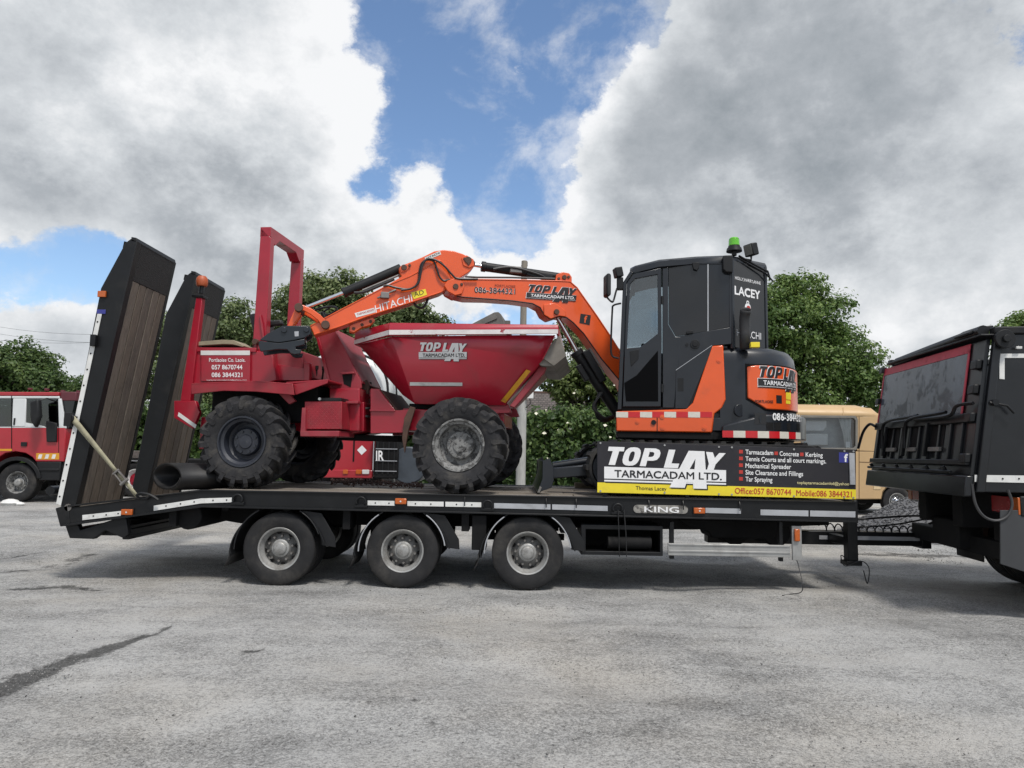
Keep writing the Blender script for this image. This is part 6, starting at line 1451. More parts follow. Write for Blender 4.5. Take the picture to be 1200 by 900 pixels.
# slanted rear window with lettering
RA = Vector((A_[0]-.012, A_[1]-.012)); RB = Vector(A2_); zrb = zhood-.02; zrt = zr0+.02
rd = (RB-RA).normalized(); rn = Vector((rd.y, -rd.x)); rn = rn if rn.dot(Vector((-1, 1))) > 0 else -rn
def rear_pt(t, z, off=0): p = RA+(RB-RA)*t+rn*off; return (p.x, p.y, z)
m = H.mb(); m.loft([[rear_pt(0, zrb, -.02), rear_pt(1, zrb, -.02), rear_pt(1, zrb, .0), rear_pt(0, zrb, .0)], [rear_pt(0, zrt, -.02), rear_pt(1, zrt, -.02), rear_pt(1, zrt, .0), rear_pt(0, zrt, .0)]]); part('rear_window', m, GLSD, cab)
for t0, t1 in ((-.03, .03), (.955, 1.02)):
    m = H.mb(); m.loft([[rear_pt(t0, z, -.03), rear_pt(t1, z, -.03), rear_pt(t1, z, .012), rear_pt(t0, z, .012)] for z in (zrb-.02, zrt+.02)]); part('rear_pillar', m, CHAR, cab, .006)
m = H.mb(); m.box(A2_[0]-.012, A2_[0]+.02, yi, A2_[1], zhood-.3, zrt+.03); part('rear_panel', m, GLSD, cab)
def rear_hit(px, py):
    o = H.I @ Vector((0, 0, CAM_H)); d = H.I.to_3x3() @ ray(px, py); n3 = Vector((rn.x, rn.y, 0)); a = Vector((RA.x, RA.y, 0)); t = (a-o).dot(n3)/d.dot(n3); q = o+d*t
    return (Vector((q.x, q.y))-RA).dot(rd)/(RB-RA).length, q.z
def rear_text(body, px0, py0, px1, py1, mat, bold=.012):
    (t0, z1), (t1, _), (_, z0) = rear_hit(px0, py0), rear_hit(px1, py1), rear_hit(px0, py1)
    return text(body, cab, mat, lambda a, b: H.w(*rear_pt(t0+(t1-t0)*a, z0+(z1-z0)*b, .004)), 1, 1, bold)
rear_text('HOLLY,HARRY,ANNE', 861, 323.5, 891, 327.8, LETW, .012); rear_text('LACEY', 860.5, 334.5, 890.5, 345.2, LETW, .035)
rear_text('HITACHI', 863, 385.5, 891.5, 393.8, LETW, .0)
(t0, z1), (t1, z0) = rear_hit(871, 352), rear_hit(881, 366)      # small white and red emblem
def disc(cx, cz, r, mat, off, sx=1.0):
    m = H.mb(); m.add([rear_pt(cx+r*sx*math.cos(k*math.pi/8)/(RB-RA).length, cz+r*math.sin(k*math.pi/8), off) for k in range(16)], [tuple(range(16))]); part('emblem', m, mat, cab, angle=0, recalc=False)
tm, zm_ = (t0+t1)/2, (z0+z1)/2; disc(tm, zm_+.045, .026, LETW, .0042); disc(tm, zm_-.012, .05, LETW, .0040, 1.1); disc(tm+.02, zm_-.02, .030, LETR, .0052, 1.2); disc(tm, zm_+.045, .012, GLSD, .0052)
# exhaust
m = H.mb(); t0, zz0 = rear_hit(874, 403); ex0 = Vector(rear_pt(.12, zhood-.05, .11)); ex1 = Vector(rear_pt(.12, H.p(872, 374, HY-.1)[1], .11)); ex2 = ex1+Vector((-.01, .055, .085))
m.tube([ex0, ex0.lerp(ex1, .5), ex1-Vector((0, 0, .02)), ex1.lerp(ex2, .6), ex2], [.062, .062, .062, .064, .066], 16, cap=False); o = part('exhaust_pipe', m, pm('sooty_steel', (.03, .03, .032), .55, metal=.3, var=.3, vs=9, dirt=(.05, .035, .03), ds=8, dt=(.5, .7)), exc); s_ = o.modifiers.new('thickness', 'SOLIDIFY'); s_.thickness = .006
m = H.mb(); m.cyl(ex2-(ex2-ex1)*.35, ex2-(ex2-ex1)*.33, .058, n=14); part('exhaust_bore', m, DARK, exc)
m = H.mb(); c = Vector(rear_pt(.12, zhood+.0, .24)); m.box(c.x-.05, c.x+.05, c.y-.01, c.y+.08, zhood-.055, zhood+.005); part('warning_label', m, YEL, exc, .003)
# beacon, lamp, mirrors, handrail
bc = Vector(rear_pt(.12, zr+.02, -.03)); cbx = link('beacon', None, exc)
m = H.mb(); m.cyl(bc, bc+Vector((0, 0, .06)), .03, n=10); m.cyl(bc+Vector((0, 0, .05)), bc+Vector((0, 0, .095)), .095, .085, n=20); m.cyl(bc+Vector((0, 0, .095)), bc+Vector((0, 0, .12)), .075, .07, n=20); part('beacon_base', m, PLAS, cbx, .004)
m = H.mb(); m.cyl(bc+Vector((0, 0, .12)), bc+Vector((0, 0, .20)), .066, .063, n=22); m.cyl(bc+Vector((0, 0, .20)), bc+Vector((0, 0, .222)), .063, .05, n=22); part('beacon_lens', m, GREENL, cbx, .006)
wl = Vector(rear_pt(.50, zr+.12, .03)); lamp = link('work_lamp', None, exc)
m = H.mb(); m.M = H.M @ Matrix.Translation(wl) @ Matrix.Rotation(R(215), 4, 'Z') @ Matrix.Rotation(R(-14), 4, 'Y'); m.box(-.05, .05, -.075, .075, -.075, .075); part('lamp_housing', m, PLAS, lamp, .015)
m = H.mb(); m.M = H.M @ Matrix.Translation(wl) @ Matrix.Rotation(R(215), 4, 'Z') @ Matrix.Rotation(R(-14), 4, 'Y'); m.box(-.056, -.049, -.062, .062, -.062, .062); m.box(.049, .056, -.062, .062, -.062, .062); part('lamp_lens', m, pm('dim_lens', (.10, .10, .095), .25), lamp, .004)
m = H.mb(); m.tube([wl-Vector((0, 0, .08)), wl-Vector((0, 0, .13)), Vector(rear_pt(.30, zr-.0, -.02)), Vector(rear_pt(.05, zr-.0, -.04))], .014, 7); m.tube([Vector(rear_pt(.2, zr+.02, .0)), Vector(rear_pt(.55, zr-.05, .03)), Vector(rear_pt(1.0, zr-.10, .03)), Vector(rear_pt(1.05, zr-.20, .04))], .013, 7); m.tube([Vector(rear_pt(.15, zr-.02, .02)), Vector(rear_pt(.9, zr-.14, .05)), Vector(rear_pt(1.12, zr-.22, .05))], .010, 6); part('lamp_bracket', m, PLAS, lamp)
m = H.mb(); m.M = H.M; a = H.p(853, 302, HY); m.prism(H.P([(846.5, 301), (858, 300.5), (858, 321), (850, 320.5), (846.5, 317)], HY), HY-.02, HY+.07); part('corner_housing', m, PLAS, cab, .012)
mp_ = H.p(711.5, 335, HY+.12); m = H.mb(); m.M = H.M @ Matrix.Translation((mp_[0], HY+.12, mp_[1])) @ Matrix.Rotation(R(18), 4, 'Z'); m.box(-.03, .03, -.09, .09, -.14, .14)
mir_ = link('mirror', None, exc); part('mirror_housing', m, PLAS, mir_, .03, seg=3)
m = H.mb(); a = H.p(721, 338, HY+.05); m.tube(bez([(mp_[0], HY+.1, mp_[1]-.14), (mp_[0]-.05, HY+.1, mp_[1]-.19), (a[0]+.02, HY+.06, mp_[1]-.17), (a[0]-.02, HY+.03, a[1]-.0), (a[0]-.06, HY-.05, a[1]+.05)], 6), .012, 7); part('mirror_arm', m, PLAS, mir_)
lp = H.p(724.5, 319.5, HY+.02); m = H.mb(); m.M = H.M @ Matrix.Translation((lp[0], HY+.02, lp[1])) @ Matrix.Rotation(R(20), 4, 'Z') @ Matrix.Rotation(R(12), 4, 'Y'); m.box(-.045, .05, -.06, .06, -.06, .06); fl = part('front_work_lamp', m, PLAS, exc, .012)
m = H.mb(); b = H.p(726.5, 333, HY+.02); m.box(b[0]-.04, b[0]+.04, HY-.03, HY+.05, b[1]-.07, b[1]+.08); part('lamp_mount', m, PLAS, fl, .008)
m = H.mb(); g = [H.p(*p, HY-.02) for p in ((728, 355.5), (719, 358), (717.5, 365), (716, 405), (717.5, 417), (725, 420))]; m.tube(bez([(x, HY-.02, z) for x, z in g], 5), .012, 7); part('grab_rail', m, PLAS, cab)
# inside: seat and controls
m = H.mb(); m.box(-.02, .42, HY-.78, HY-.26, zc0+.32, zc0+.46); part('seat_cushion', m, FABR, cab, .04)
m = H.mb(); m.prism([(.02, zc0+.42), (.14, zc0+.44), (.06, zc0+1.10), (-.06, zc0+1.08)], HY-.76, HY-.28); part('seat_back', m, FABR, cab, .04)
m = H.mb(); m.box(.0, .4, HY-.72, HY-.3, zc0+.02, zc0+.32); part('seat_base', m, DARK, cab)
for yy in (HY-.2, HY-.84):
    m = H.mb(); m.box(.15, .62, yy-.05, yy+.05, zc0+.35, zc0+.56); m.tube([(.58, yy, zc0+.56), (.60, yy, zc0+.72)], .018, 7); m.cyl((.60, yy, zc0+.70), (.615, yy, zc0+.82), .025, n=10); part('control_console', m, FABR, cab, .01)
m = H.mb(); a = H.p(742, 338, HY-.35); m.box(a[0]-.02, a[0]+.02, HY-.4, HY-.25, a[1]-.09, a[1]+.09); part('monitor', m, PLAS, cab, .01)

# --- boom, arm and rams in one upright plane
BYAW = math.atan2(.85, 3.8); B = FR((-2.55, 8.35, 0), BYAW)
def bp(name, mat, pts, y0, y1, bevel=.008, parent=None, yp=-.13): m = B.mb(); m.prism(B.P(pts, yp), y0, y1); return part(name, m, mat, parent or exc, bevel)
BW = .13
boom_out = [(748, 486), (735, 462), (728.5, 449), (705, 421), (684, 391), (671.5, 378), (664, 372.2), (655, 370.8), (645, 374), (637.5, 369), (633, 360.5), (624, 355.8), (600, 352.5), (570, 350.3), (545, 349.8), (535, 347.5), (524, 341), (520.5, 335), (523.5, 330), (531, 327), (545, 327), (600, 328), (655, 329.3), (668, 330), (676, 337), (700, 371), (716, 395), (733, 422), (752, 452), (760, 480)]
boom = bp('boom', ORANGE, boom_out, -BW, BW, .010)
# darker flange lines that edge the boom
for pts in ([(531, 327), (600, 328), (655, 329.3), (668, 330), (676, 337), (700, 371), (716, 395), (733, 422)], [(535, 347.5), (570, 350.3), (600, 352.5), (624, 355.8), (633, 360.5), (637.5, 369), (645, 374), (655, 370.8), (664, 372.2), (671.5, 378), (684, 391), (705, 421), (728.5, 449)]):
    m = B.mb(); q = B.P(pts, -.13); m.tube([(x, -BW-.002, z) for x, z in q], .008, 6); part('flange_edge', m, PLAS if pts[0][0] == 535 else ORANGE, boom)
bp('boom_head_plate', ORANGE, [(520, 335), (524, 329.5), (532, 327), (541, 329), (544, 336), (541, 345), (533, 347), (524, 342)], -BW-.035, -BW, .008, boom)
bp('boom_head_plate', ORANGE, [(520, 335), (524, 329.5), (532, 327), (541, 329), (544, 336), (541, 345), (533, 347), (524, 342)], BW, BW+.035, .008, boom)
bp('cylinder_lug', ORANGE, [(637, 357), (650, 355), (662, 364), (663, 371.5), (655, 370.5), (645, 374), (637, 369)], -BW-.02, -BW, .008, boom)
def pin(px, py, y0, y1, r=.045, mat=STEEL, parent=exc, nm='pivot_pin'):
    c = B.p(px, py, -.13); m = B.mb(); m.cyl((c[0], y0, c[1]), (c[0], y1, c[1]), r, n=16); return part(nm, m, mat, parent, .004)
for px, py in ((533.5, 336.5), (540.5, 334)): pin(px, py, -BW-.05, BW+.05, .035 if px < 536 else .018, RUST, boom)
pin(651.5, 366, -BW-.045, BW+.045, .035, RUST, boom)
# arm-ram bracket on the boom back
for y0, y1 in ((-.10, -.065), (.065, .10)): bp('ram_bracket', ORANGE, [(651, 330), (653, 321), (660, 318), (668, 319.5), (671, 324), (671, 331)], y0, y1, .006, boom)
for px, py in ((655.5, 326), (667, 324)): pin(px, py, -.115, .115, .018, RUST, boom)
pin(662, 324.5, -.12, .12, .03, RUST, boom)
def ram(name, p_rod, p_mid, p_end, rr, rb, y=0.0, mat=PLAS):
    r_ = link(name, None, exc); a, b, c = (B.p(*p, -.05) for p in (p_rod, p_mid, p_end)); V3 = lambda t: Vector((t[0], y, t[1]))
    m = B.mb(); m.cyl(V3(a), V3(b).lerp(V3(c), .1), rr, n=14); part('rod', m, CHROME, r_)
    m = B.mb(); m.cyl(V3(b), V3(c), rb, n=18); m.cyl(V3(b), V3(b).lerp(V3(c), .05), rb*1.15, n=18); part('barrel', m, mat, r_, .004)
    m = B.mb(); m.cyl(V3(a)+Vector((0, -.05, 0)), V3(a)+Vector((0, .05, 0)), rr*1.7, n=14); part('rod_eye', m, RUST, r_)
    return r_
r1 = ram('arm_ram', (553, 308.5), (565, 311), (660, 324.5), .026, .058)
a, b = B.p(578, 315.5, -.08), B.p(640, 325, -.08); m = B.mb(); m.tube(bez([(a[0], -.08, a[1]), (a[0]+.25, -.085, a[1]+.04), (b[0]-.1, -.08, b[1]+.03), (b[0], -.07, b[1]-.02)], 6), .017, 6); part('ram_hose', m, HOSE, r1)
m = B.mb(); c = B.p(604, 315.5, -.08); m.box(c[0]-.07, c[0]+.09, -.085, -.03, c[1]-.045, c[1]+.04); part('ram_clamp', m, STEEL, r1, .01)
a, b = B.p(618, 318, -.09), B.p(648, 326, -.09); m = B.mb(); m.bar((a[0], -.05, a[1]), (b[0], -.05, b[1]), .05, .09); part('ram_guard', m, PLAS, r1, .012)
r2 = ram('bucket_ram', (354, 361), (402, 342.5), (470, 313), .022, .056)
a, b = B.p(425, 340, -.075), B.p(468, 322, -.075); m = B.mb(); m.tube([(a[0], -.06, a[1]), (b[0], -.06, b[1])], .014, 6); part('ram_pipe', m, STEEL, r2)
a, b = B.p(415, 343, -.075), B.p(462, 326, -.075); m = B.mb(); m.tube(bez([(a[0], -.065, a[1]), (a[0]+.15, -.075, a[1]+.03), (b[0], -.065, b[1]-.01)], 6), .018, 6); part('ram_hose', m, HOSE, r2)
r3 = ram('boom_ram', (651.5, 366), (676, 411), (737, 500), .030, .075)
a, b = B.p(683, 411, -.1), B.p(704, 447, -.1); m = B.mb(); m.bar((a[0]+.03, -.10, a[1]), (b[0]+.03, -.10, b[1]), .07, .10); part('ram_guard', m, PLAS, r3, .012)
a, b = B.p(686, 408, -.1), B.p(703, 437, -.1); m = B.mb(); m.tube([(a[0]+.05, -.12, a[1]), (b[0]+.05, -.12, b[1])], .011, 6); part('ram_pipe', m, STEEL, r3)
a = B.p(679, 428, -.1); b = B.p(690, 446, -.1); m = B.mb(); m.bar((a[0]-.02, -.10, a[1]), (b[0]-.02, -.10, b[1]), .06, .07); part('hose_clamp', m, PLAS, r3, .01)
for k in range(3):
    pts = [(702+k*2, 460), (698-k*1.5, 476), (700+k, 489-k*2), (709, 494-k*2), (719, 489-k)]; q = B.P(pts, -.12-k*.03); m = B.mb(); m.tube(bez([(x, -.12-k*.03, z) for x, z in q], 6), .017, 7); part('hydraulic_hose', m, HOSE, exc)
m = B.mb(); c0, c1 = B.p(716, 440, 0), B.p(757, 505, 0); m.box(c0[0]+.12, c1[0]+.3, -.16, .16, c1[1]-.12, c1[1]+.35); part('swing_post', m, CHAR, exc, .03)
# boom markings
def bl_text(parent, body, p00, p10, p01, mat, y, bold=.012, shear=0.0):
    a, b, c = (B.p(*p, y) for p in (p00, p10, p01)); return text(body, parent, mat, quadmap(B.w(a[0], y, a[1]), B.w(b[0], y, b[1]), B.w(c[0], y, c[1]), 1, 1), 1, 1, bold, shear)
yb_ = -BW-.004
bl_text(boom, '086-3844321', (556, 343), (604, 345), (556, 336), LETW, yb_+.0005, .035); bl_text(boom, '086-3844321', (556, 343), (604, 345), (556, 336), LETK, yb_-.0015, .012)
bl_text(boom, 'PORTLAOISE', (580, 336), (604, 337.3), (580, 333), pm('faded_brown_print', (.26, .035, .01), .5), yb_, .02)
a, b, c = (Vector(B.w(*[B.p(*p, yb_)[0], yb_, B.p(*p, yb_)[1]])) for p in ((616, 353), (675, 356.5), (618.5, 333)))
nB = (b-a).cross(c-a).normalized(); nB = nB if nB.y < 0 else -nB
logo(boom, lambda u, v, l: a+(b-a)*u+(c-a)*v+nB*l, LETK, LETW, LETK, LETW, (-9, -6))
m = B.mb(); q = B.P([(680.5, 367.5), (692.5, 369.5), (691, 381), (679, 378.5)], yb_); m.prism(q, yb_-.0005, yb_+.0025); part('sticker', m, LETK, boom)
bl_text(boom, 'f', (684, 378), (687.5, 378.6), (685, 369.5), ORANGE, yb_-.002, .03)
# --- arm
arm_out = [(556, 307.5), (551, 301.5), (543, 297.2), (532, 293.6), (520, 292.3), (509, 294), (496, 300.5), (482, 306.5), (471, 310.5), (467.5, 314.5), (468.5, 319.5), (471, 323.5), (455, 333), (434, 344.5), (400, 362), (363, 381.5), (365, 386), (368, 392.8), (400, 382.5), (430, 371.3), (480, 355.5), (516.5, 343.2), (524, 339), (530, 333.5), (537, 326.5), (550, 318.5), (556, 312)]
AW = .115; arm = bp('arm', ORANGE, arm_out, -AW, AW, .010)
m = B.mb(); q = B.P([(368, 392), (400, 381.8), (430, 370.5), (480, 354.7), (516.5, 342.4)], -AW); m.tube([(x, -AW-.003, z) for x, z in q], .008, 6); part('flange_edge', m, ORANGE, arm)
m = B.mb(); q = B.P([(364, 382), (400, 362.7), (434, 345.2), (456, 333.5), (480, 324), (497, 315), (511, 307), (514, 305), (518, 307), (524, 315), (529, 325)], -AW); m.tube([(x, -AW-.003, z) for x, z in q], .007, 6); part('flange_edge', m, ORANGE, arm)
for px, py, r in ((473.5, 313.5, .035), (480, 311, .016), (548.5, 305, .045), (544.5, 303.5, .018), (549, 309.5, .016), (381, 381, .045)): pin(px, py, -AW-.03, AW+.03, r, RUST, arm)
bp('pin_plate', ORANGE, [(468, 314), (471, 310.5), (478, 309), (480.5, 312), (476, 318), (470, 319)], -AW-.015, -AW, .005, arm)
bp('pin_plate', ORANGE, [(541, 302), (547, 299), (555, 304), (556, 311), (550, 314), (543, 311)], -AW-.015, -AW, .005, arm)
for y0, y1 in ((-.06, -.04), (.04, .06)): bp('lifting_eye', ORANGE, [(410, 380), (437, 370.5), (440, 374), (434, 380), (424, 382.5), (415, 388.5), (409, 387)], y0, y1, .006, arm)
for px, py in ((414.5, 384), (424.5, 379.5), (434.5, 375.5)): pin(px, py, -.068, .068, .02, RUST, arm)
# pipes, stop valve and hoses on the arm
m = B.mb(); q = B.P([(442, 350), (450, 346.5), (457, 343), (464, 340)], -AW); m.tube([(x, -AW-.03, z) for x, z in q], .013, 7); c = B.p(451, 347, -AW); m.box(c[0]-.05, c[0]+.05, -AW-.06, -AW-.005, c[1]-.035, c[1]+.04); part('stop_valve', m, STEEL, arm, .006)
HZ = [[(449, 335), (455, 334.5), (464, 337), (478, 339), (487, 335), (491, 327), (491.5, 318), (494, 309), (500, 304.5), (508, 306), (512, 315), (515, 324), (520, 329), (527, 327.5)], [(470, 340), (482, 338), (490, 332), (493, 321), (495, 311), (501, 303.5), (511, 305), (521, 312), (530, 322), (537, 326.5), (560, 327)]]
for k, pts in enumerate(HZ):
    q = B.P(pts, -AW-.03-.02*k); m = B.mb(); m.tube(bez([(x, -AW-.03-.02*k, z) for x, z in q], 5), .013, 7); part('hydraulic_hose', m, HOSE, arm)
q = B.P([(483, 352), (488, 359.5), (495, 361), (500, 354), (502, 347)], 0); m = B.mb(); m.tube(bez([(x, -.03, z) for x, z in q], 5), .016, 7); part('hydraulic_hose', m, HOSE, arm)
q = B.P([(545, 325.5), (560, 326.3), (600, 326.5), (650, 328)], -.09); m = B.mb(); m.tube([(x, -.10, z+.012) for x, z in q], .013, 6); part('hydraulic_hose', m, HOSE, arm)
ya_ = -AW-.004
def arm_sticker(pts, mat, nm='sticker'): m = B.mb(); m.prism(B.P(pts, ya_), ya_, ya_+.003); return part(nm, m, mat, arm)
arm_sticker([(415.5, 367), (438.5, 360.5), (440, 366), (417.5, 372)], WHITE); bl_text(arm, 'TARMACADAM', (418.5, 370), (438, 364.2), (418, 367.5), LETR, ya_-.002, .01)
bl_text(arm, 'HITACHI', (440.5, 366.7), (483.5, 353.2), (439, 358), LETW, ya_, .0)
arm_sticker([(481.5, 343), (498.5, 338.5), (500.5, 345.5), (485, 350.5)], YEL); bl_text(arm, 'AD', (485.5, 348), (497, 344.5), (484.5, 342.8), LETK, ya_-.002, .0)
arm_sticker([(497.5, 301.8), (515.5, 294), (517, 298), (499, 305.5)], WHITE); bl_text(arm, 'HITACHI', (500, 304), (515.5, 297.3), (499.2, 301.8), LETK, ya_-.002, .015)
# bucket linkage and quick hitch
for y0, y1 in ((-.16, -.13), (.13, .16)):
    bp('bucket_link', ORANGE, [(347, 359), (350, 356.5), (356, 358), (366, 362.5), (375, 369), (382.5, 376.5), (384.5, 382), (381.5, 386), (377.5, 383.5), (373, 376), (364, 369), (356, 364.5), (349, 364)], y0, y1, .008)
for y0, y1 in ((-.10, -.07), (.07, .10)):
    bp('link_arm', ORANGE, [(346, 360), (352, 360.5), (352.5, 367), (341, 384.5), (335.5, 383.5)], y0, y1, .008)
pin(350.5, 361, -.19, .19, .05, RUST); pin(381.5, 381, -.18, .18, .05, RUST)
hitch = link('quick_hitch', None, exc)
ho = [(332, 382.7), (362.7, 382.7), (365.3, 388.5), (364, 392.5), (357.5, 396.5), (345, 399.5), (327, 402.3), (305, 399.3), (314, 392)]
hi2 = [(305, 400), (327, 403), (345, 400.2), (357.5, 398), (357.3, 404.5), (346.7, 407.2), (347, 410), (353.5, 410.5), (352, 415.3), (345, 416), (341, 414.5), (337, 410.3), (326.7, 410), (306, 412.8), (303.5, 405)]
for s_ in (-1, 1):
    y0, y1 = (-.19, -.15) if s_ < 0 else (.15, .19)
    bp('hitch_plate', CHAR, ho, y0, y1, .006, hitch); bp('hitch_jaw', CHAR, hi2, y0+.008*s_*-1*0, y1, .006, hitch)
bp('hitch_body', CHAR, [(318, 394), (334, 386), (358, 386), (358, 398), (330, 406), (310, 405)], -.15, .15, .01, hitch)
for px, py in ((333.5, 388), (359.5, 387.5)): pin(px, py, -.215, .215, .032, CHAR, hitch)
m = B.mb(); m.prism(B.P([(345, 388.5), (350, 388.2), (350, 394), (345.5, 394.3)], -.19), -.194, -.19); part('label_plate', m, STRIPG, hitch)

# ------------------------------------------------------------------ parked vehicles behind
def simple_kit(Rr, W, rim, rimmat, hubmat, tyremat=RUB):
    return [('tyre', mesh_of(tyre_road(Rr, W, rim), 'tyre', tyremat)), ('rim', mesh_of(rim_road(rim, W, .02), 'rim', rimmat)), ('wheel_disc', mesh_of(disc_road(rim, .02), 'wheel_disc', rimmat)), ('hub', mesh_of(hub_road(rim, .02, -W*.42), 'hub', hubmat)), ('wheel_nuts', mesh_of(nuts_road(rim, .02), 'wheel_nuts', hubmat))]
VRED = pm('lorry_red', (.33, .012, .022), .35, var=.08, vs=2, coat=.3, dirt=(.20, .05, .045), ds=1.6, dt=(.5, .85), damt=.5)
VWHITE = pm('lorry_white', (.58, .60, .60), .35, var=.05, vs=2, coat=.25, dirt=(.36, .36, .35), ds=1.4, dt=(.5, .85), damt=.5)
VDARK = pm('visor_maroon', (.10, .018, .026), .5, var=.2, vs=4)
TAN = pm('tan_paint', (.47, .315, .155), .42, var=.07, vs=1.2, coat=.2, dirt=(.36, .24, .13), ds=1.1, dt=(.45, .85), damt=.6)
CURT = pm('white_curtain', (.62, .62, .60), .9, var=.1, vs=9)
GLSB = glass('bus_window_glass', (.90, .92, .92), .0)
GREENT = pm('green_canvas', (.03, .16, .09), .7, var=.2, vs=6)

def crew_lorry():
    Y = 18.4; P = lambda pts, y=Y: [(p.x, p.z) for p in (on_y(*q, y) for q in pts)]
    c = on_y(18.7, 566, Y); root = thing('crew_cab_lorry', 'red and white crew cab lorry parked at the left edge', 'lorry', (c.x, Y+1.2, 0))
    W2 = 2.3
    def pp(name, mat, pts, y0=Y, y1=Y+W2, bevel=.02, parent=root): m = MB(); m.prism(P(pts), y0, y1); return part(name, m, mat, parent, bevel)
    body = pp('lower_body', VRED, [(-120, 501), (76.5, 501.5), (77, 510), (75, 541), (42, 541), (38, 536), (30, 531), (18, 529), (6, 531), (-2, 536), (-6, 541), (-120, 541)])
    # upper body in pieces round the windows
    pp('roof', VRED, [(-120, 459), (69, 459.5), (69, 464), (-120, 463.5)], Y-.01, Y+W2+.01)
    pp('sun_visor', VDARK, [(68.5, 458.5), (88, 459), (88, 469.5), (69, 469.5)], Y+.05, Y+W2-.05)
    for a in ([(-120, 463.5), (69, 464), (69.3, 467), (-120, 466.7)], [(-120, 500), (76, 500.3), (76.5, 501.5), (-120, 501.3)], [(15, 466.8), (30.5, 466.9), (29.5, 500), (13.5, 500)], [(67.8, 467), (71, 467), (76.5, 501), (68.5, 501)], [(-40, 466.8), (-24, 466.8), (-24, 500), (-40, 500)]):
        pp('upper_panel', VWHITE, a, Y, Y+.06)
    pp('upper_panel', VWHITE, [(-120, 463.5), (69, 464), (69, 467), (-120, 467)], Y+W2-.06, Y+W2)
    pp('far_pillar', VWHITE, [(15, 466), (30, 466), (30, 500), (15, 500)], Y+W2-.06, Y+W2); pp('far_pillar', VWHITE, [(66, 466), (71, 466), (76, 500), (68, 500)], Y+W2-.06, Y+W2)
    dwin = P([(31, 467), (67.5, 467), (68, 500.3), (52, 499.5), (30, 495)]); m = MB(); m.prism(dwin, Y+.02, Y+.03); part('door_window', m, GLSC, root)
    m = MB(); m.prism(P([(30, 495), (52, 499.5), (52, 501), (29, 500)]), Y+.0, Y+.035); part('window_sill', m, VWHITE, root)
    m = MB(); m.prism(P([(-23, 467), (14.5, 467), (13.3, 500), (-23, 500)]), Y+.02, Y+.03); part('rear_window', m, GLSC, root)
    m = MB(); m.prism(P([(-120, 467), (-41, 467), (-41, 500), (-120, 500)]), Y+.02, Y+.03); part('rear_window', m, GLSC, root)
    m = MB(); m.prism(P([(71.5, 469.5), (86, 469.5), (79, 502), (77, 502)]), Y+.06, Y+W2-.06); part('windscreen', m, GLSD, root)
    for a in ([(70.5, 467), (71.5, 467), (77.3, 502), (76, 502)],): pp('front_pillar', VWHITE, a, Y-.004, Y+.05)
    # interior so that the glass looks into a cab
    m = MB(); m.prism(P([(-120, 470), (14, 470), (14, 501), (-120, 501)]), Y+W2-.4, Y+W2-.35); part('cab_lining', m, FABR, root)
    m = MB(); m.prism(P([(-20, 494), (4, 488), (12, 492), (12, 501), (-20, 501)]), Y+.35, Y+.9); part('green_holdall', m, GREENT, root, .03)
    for px in (34, -12):
        m = MB(); m.prism(P([(px, 476), (px+8, 476), (px+12, 501), (px+1, 501)]), Y+.3, Y+.85); part('seat', m, FABR, root, .04)
    m = MB(); m.prism(P([(57, 484), (66, 492), (66, 501), (52, 501)]), Y+.2, Y+2.0); part('dashboard', m, FABR, root)
    # door seams, handles, mirror, stripes
    for a in ((13.2, 464, 14.2, 530), (-25, 464, -24.2, 530), (68.5, 500, 69.1, 538)):
        m = MB(); m.prism(P([(a[0], a[1]), (a[2], a[1]), (a[2], a[3]), (a[0], a[3])]), Y-.004, Y+.0); part('door_seam', m, DARK, root)
    for a in ((25, 518, 32, 523), (-14, 518, -8, 523)):
        m = MB(); m.prism(P([(a[0], a[1]), (a[2], a[1]), (a[2], a[3]), (a[0], a[3])]), Y-.03, Y-.002); part('door_handle', m, PLAS, root, .01)
    m = MB(); m.prism(P([(17, 490), (18.3, 490), (17.6, 498), (16.2, 498)]), Y-.03, Y); part('grab_handle', m, PLAS, root)
    mr = link('mirror', None, root)
    m = MB(); m.prism(P([(47, 472), (57, 469), (58, 489), (53, 502), (48, 494)]), Y-.42, Y-.25); part('mirror_head', m, PLAS, mr, .04)
    m = MB(); m.prism(P([(55, 493), (68, 496), (67.5, 518), (56, 518)]), Y-.06, Y-.002); part('mirror_mount', m, PLAS, mr, .02)
    m = MB(); a = on_y(56, 470, Y); m.tube([(a.x, Y-.3, a.z), (a.x+.1, Y-.2, a.z+.06), (a.x+.18, Y, a.z)], .018, 6); part('mirror_arm', m, PLAS, mr)
    pp('hazard_stripe', YELD, [(42.5, 531), (69.5, 531), (69.5, 538.5), (42.5, 538.5)], Y-.006, Y-.003, 0)
    for k in range(3): pp('stripe_dash', WHITE, [(46+k*8, 532.5), (50+k*8, 532.5), (48.5+k*8, 537.5), (44.5+k*8, 537.5)], Y-.009, Y-.0065, 0)
    pp('yellow_line', YELD, [(-120, 526), (14, 526), (14, 528.5), (-120, 528.5)], Y-.006, Y-.003, 0)
    pp('front_step', PLAS, [(43, 541), (72, 541), (70, 563), (46, 563)], Y-.02, Y+.4); pp('step_ledge', PLAS, [(46, 549), (70, 549), (70, 552), (46, 552)], Y-.05, Y+.0)
    pp('bumper', PLAS, [(66, 536), (84, 536), (83, 566), (66, 564)], Y+.05, Y+W2-.05)
    # wheel arch and wheel
    m = MB(); cx, cz = c.x, c.z; rr = 24.5/42.5; n = 12; loops = []
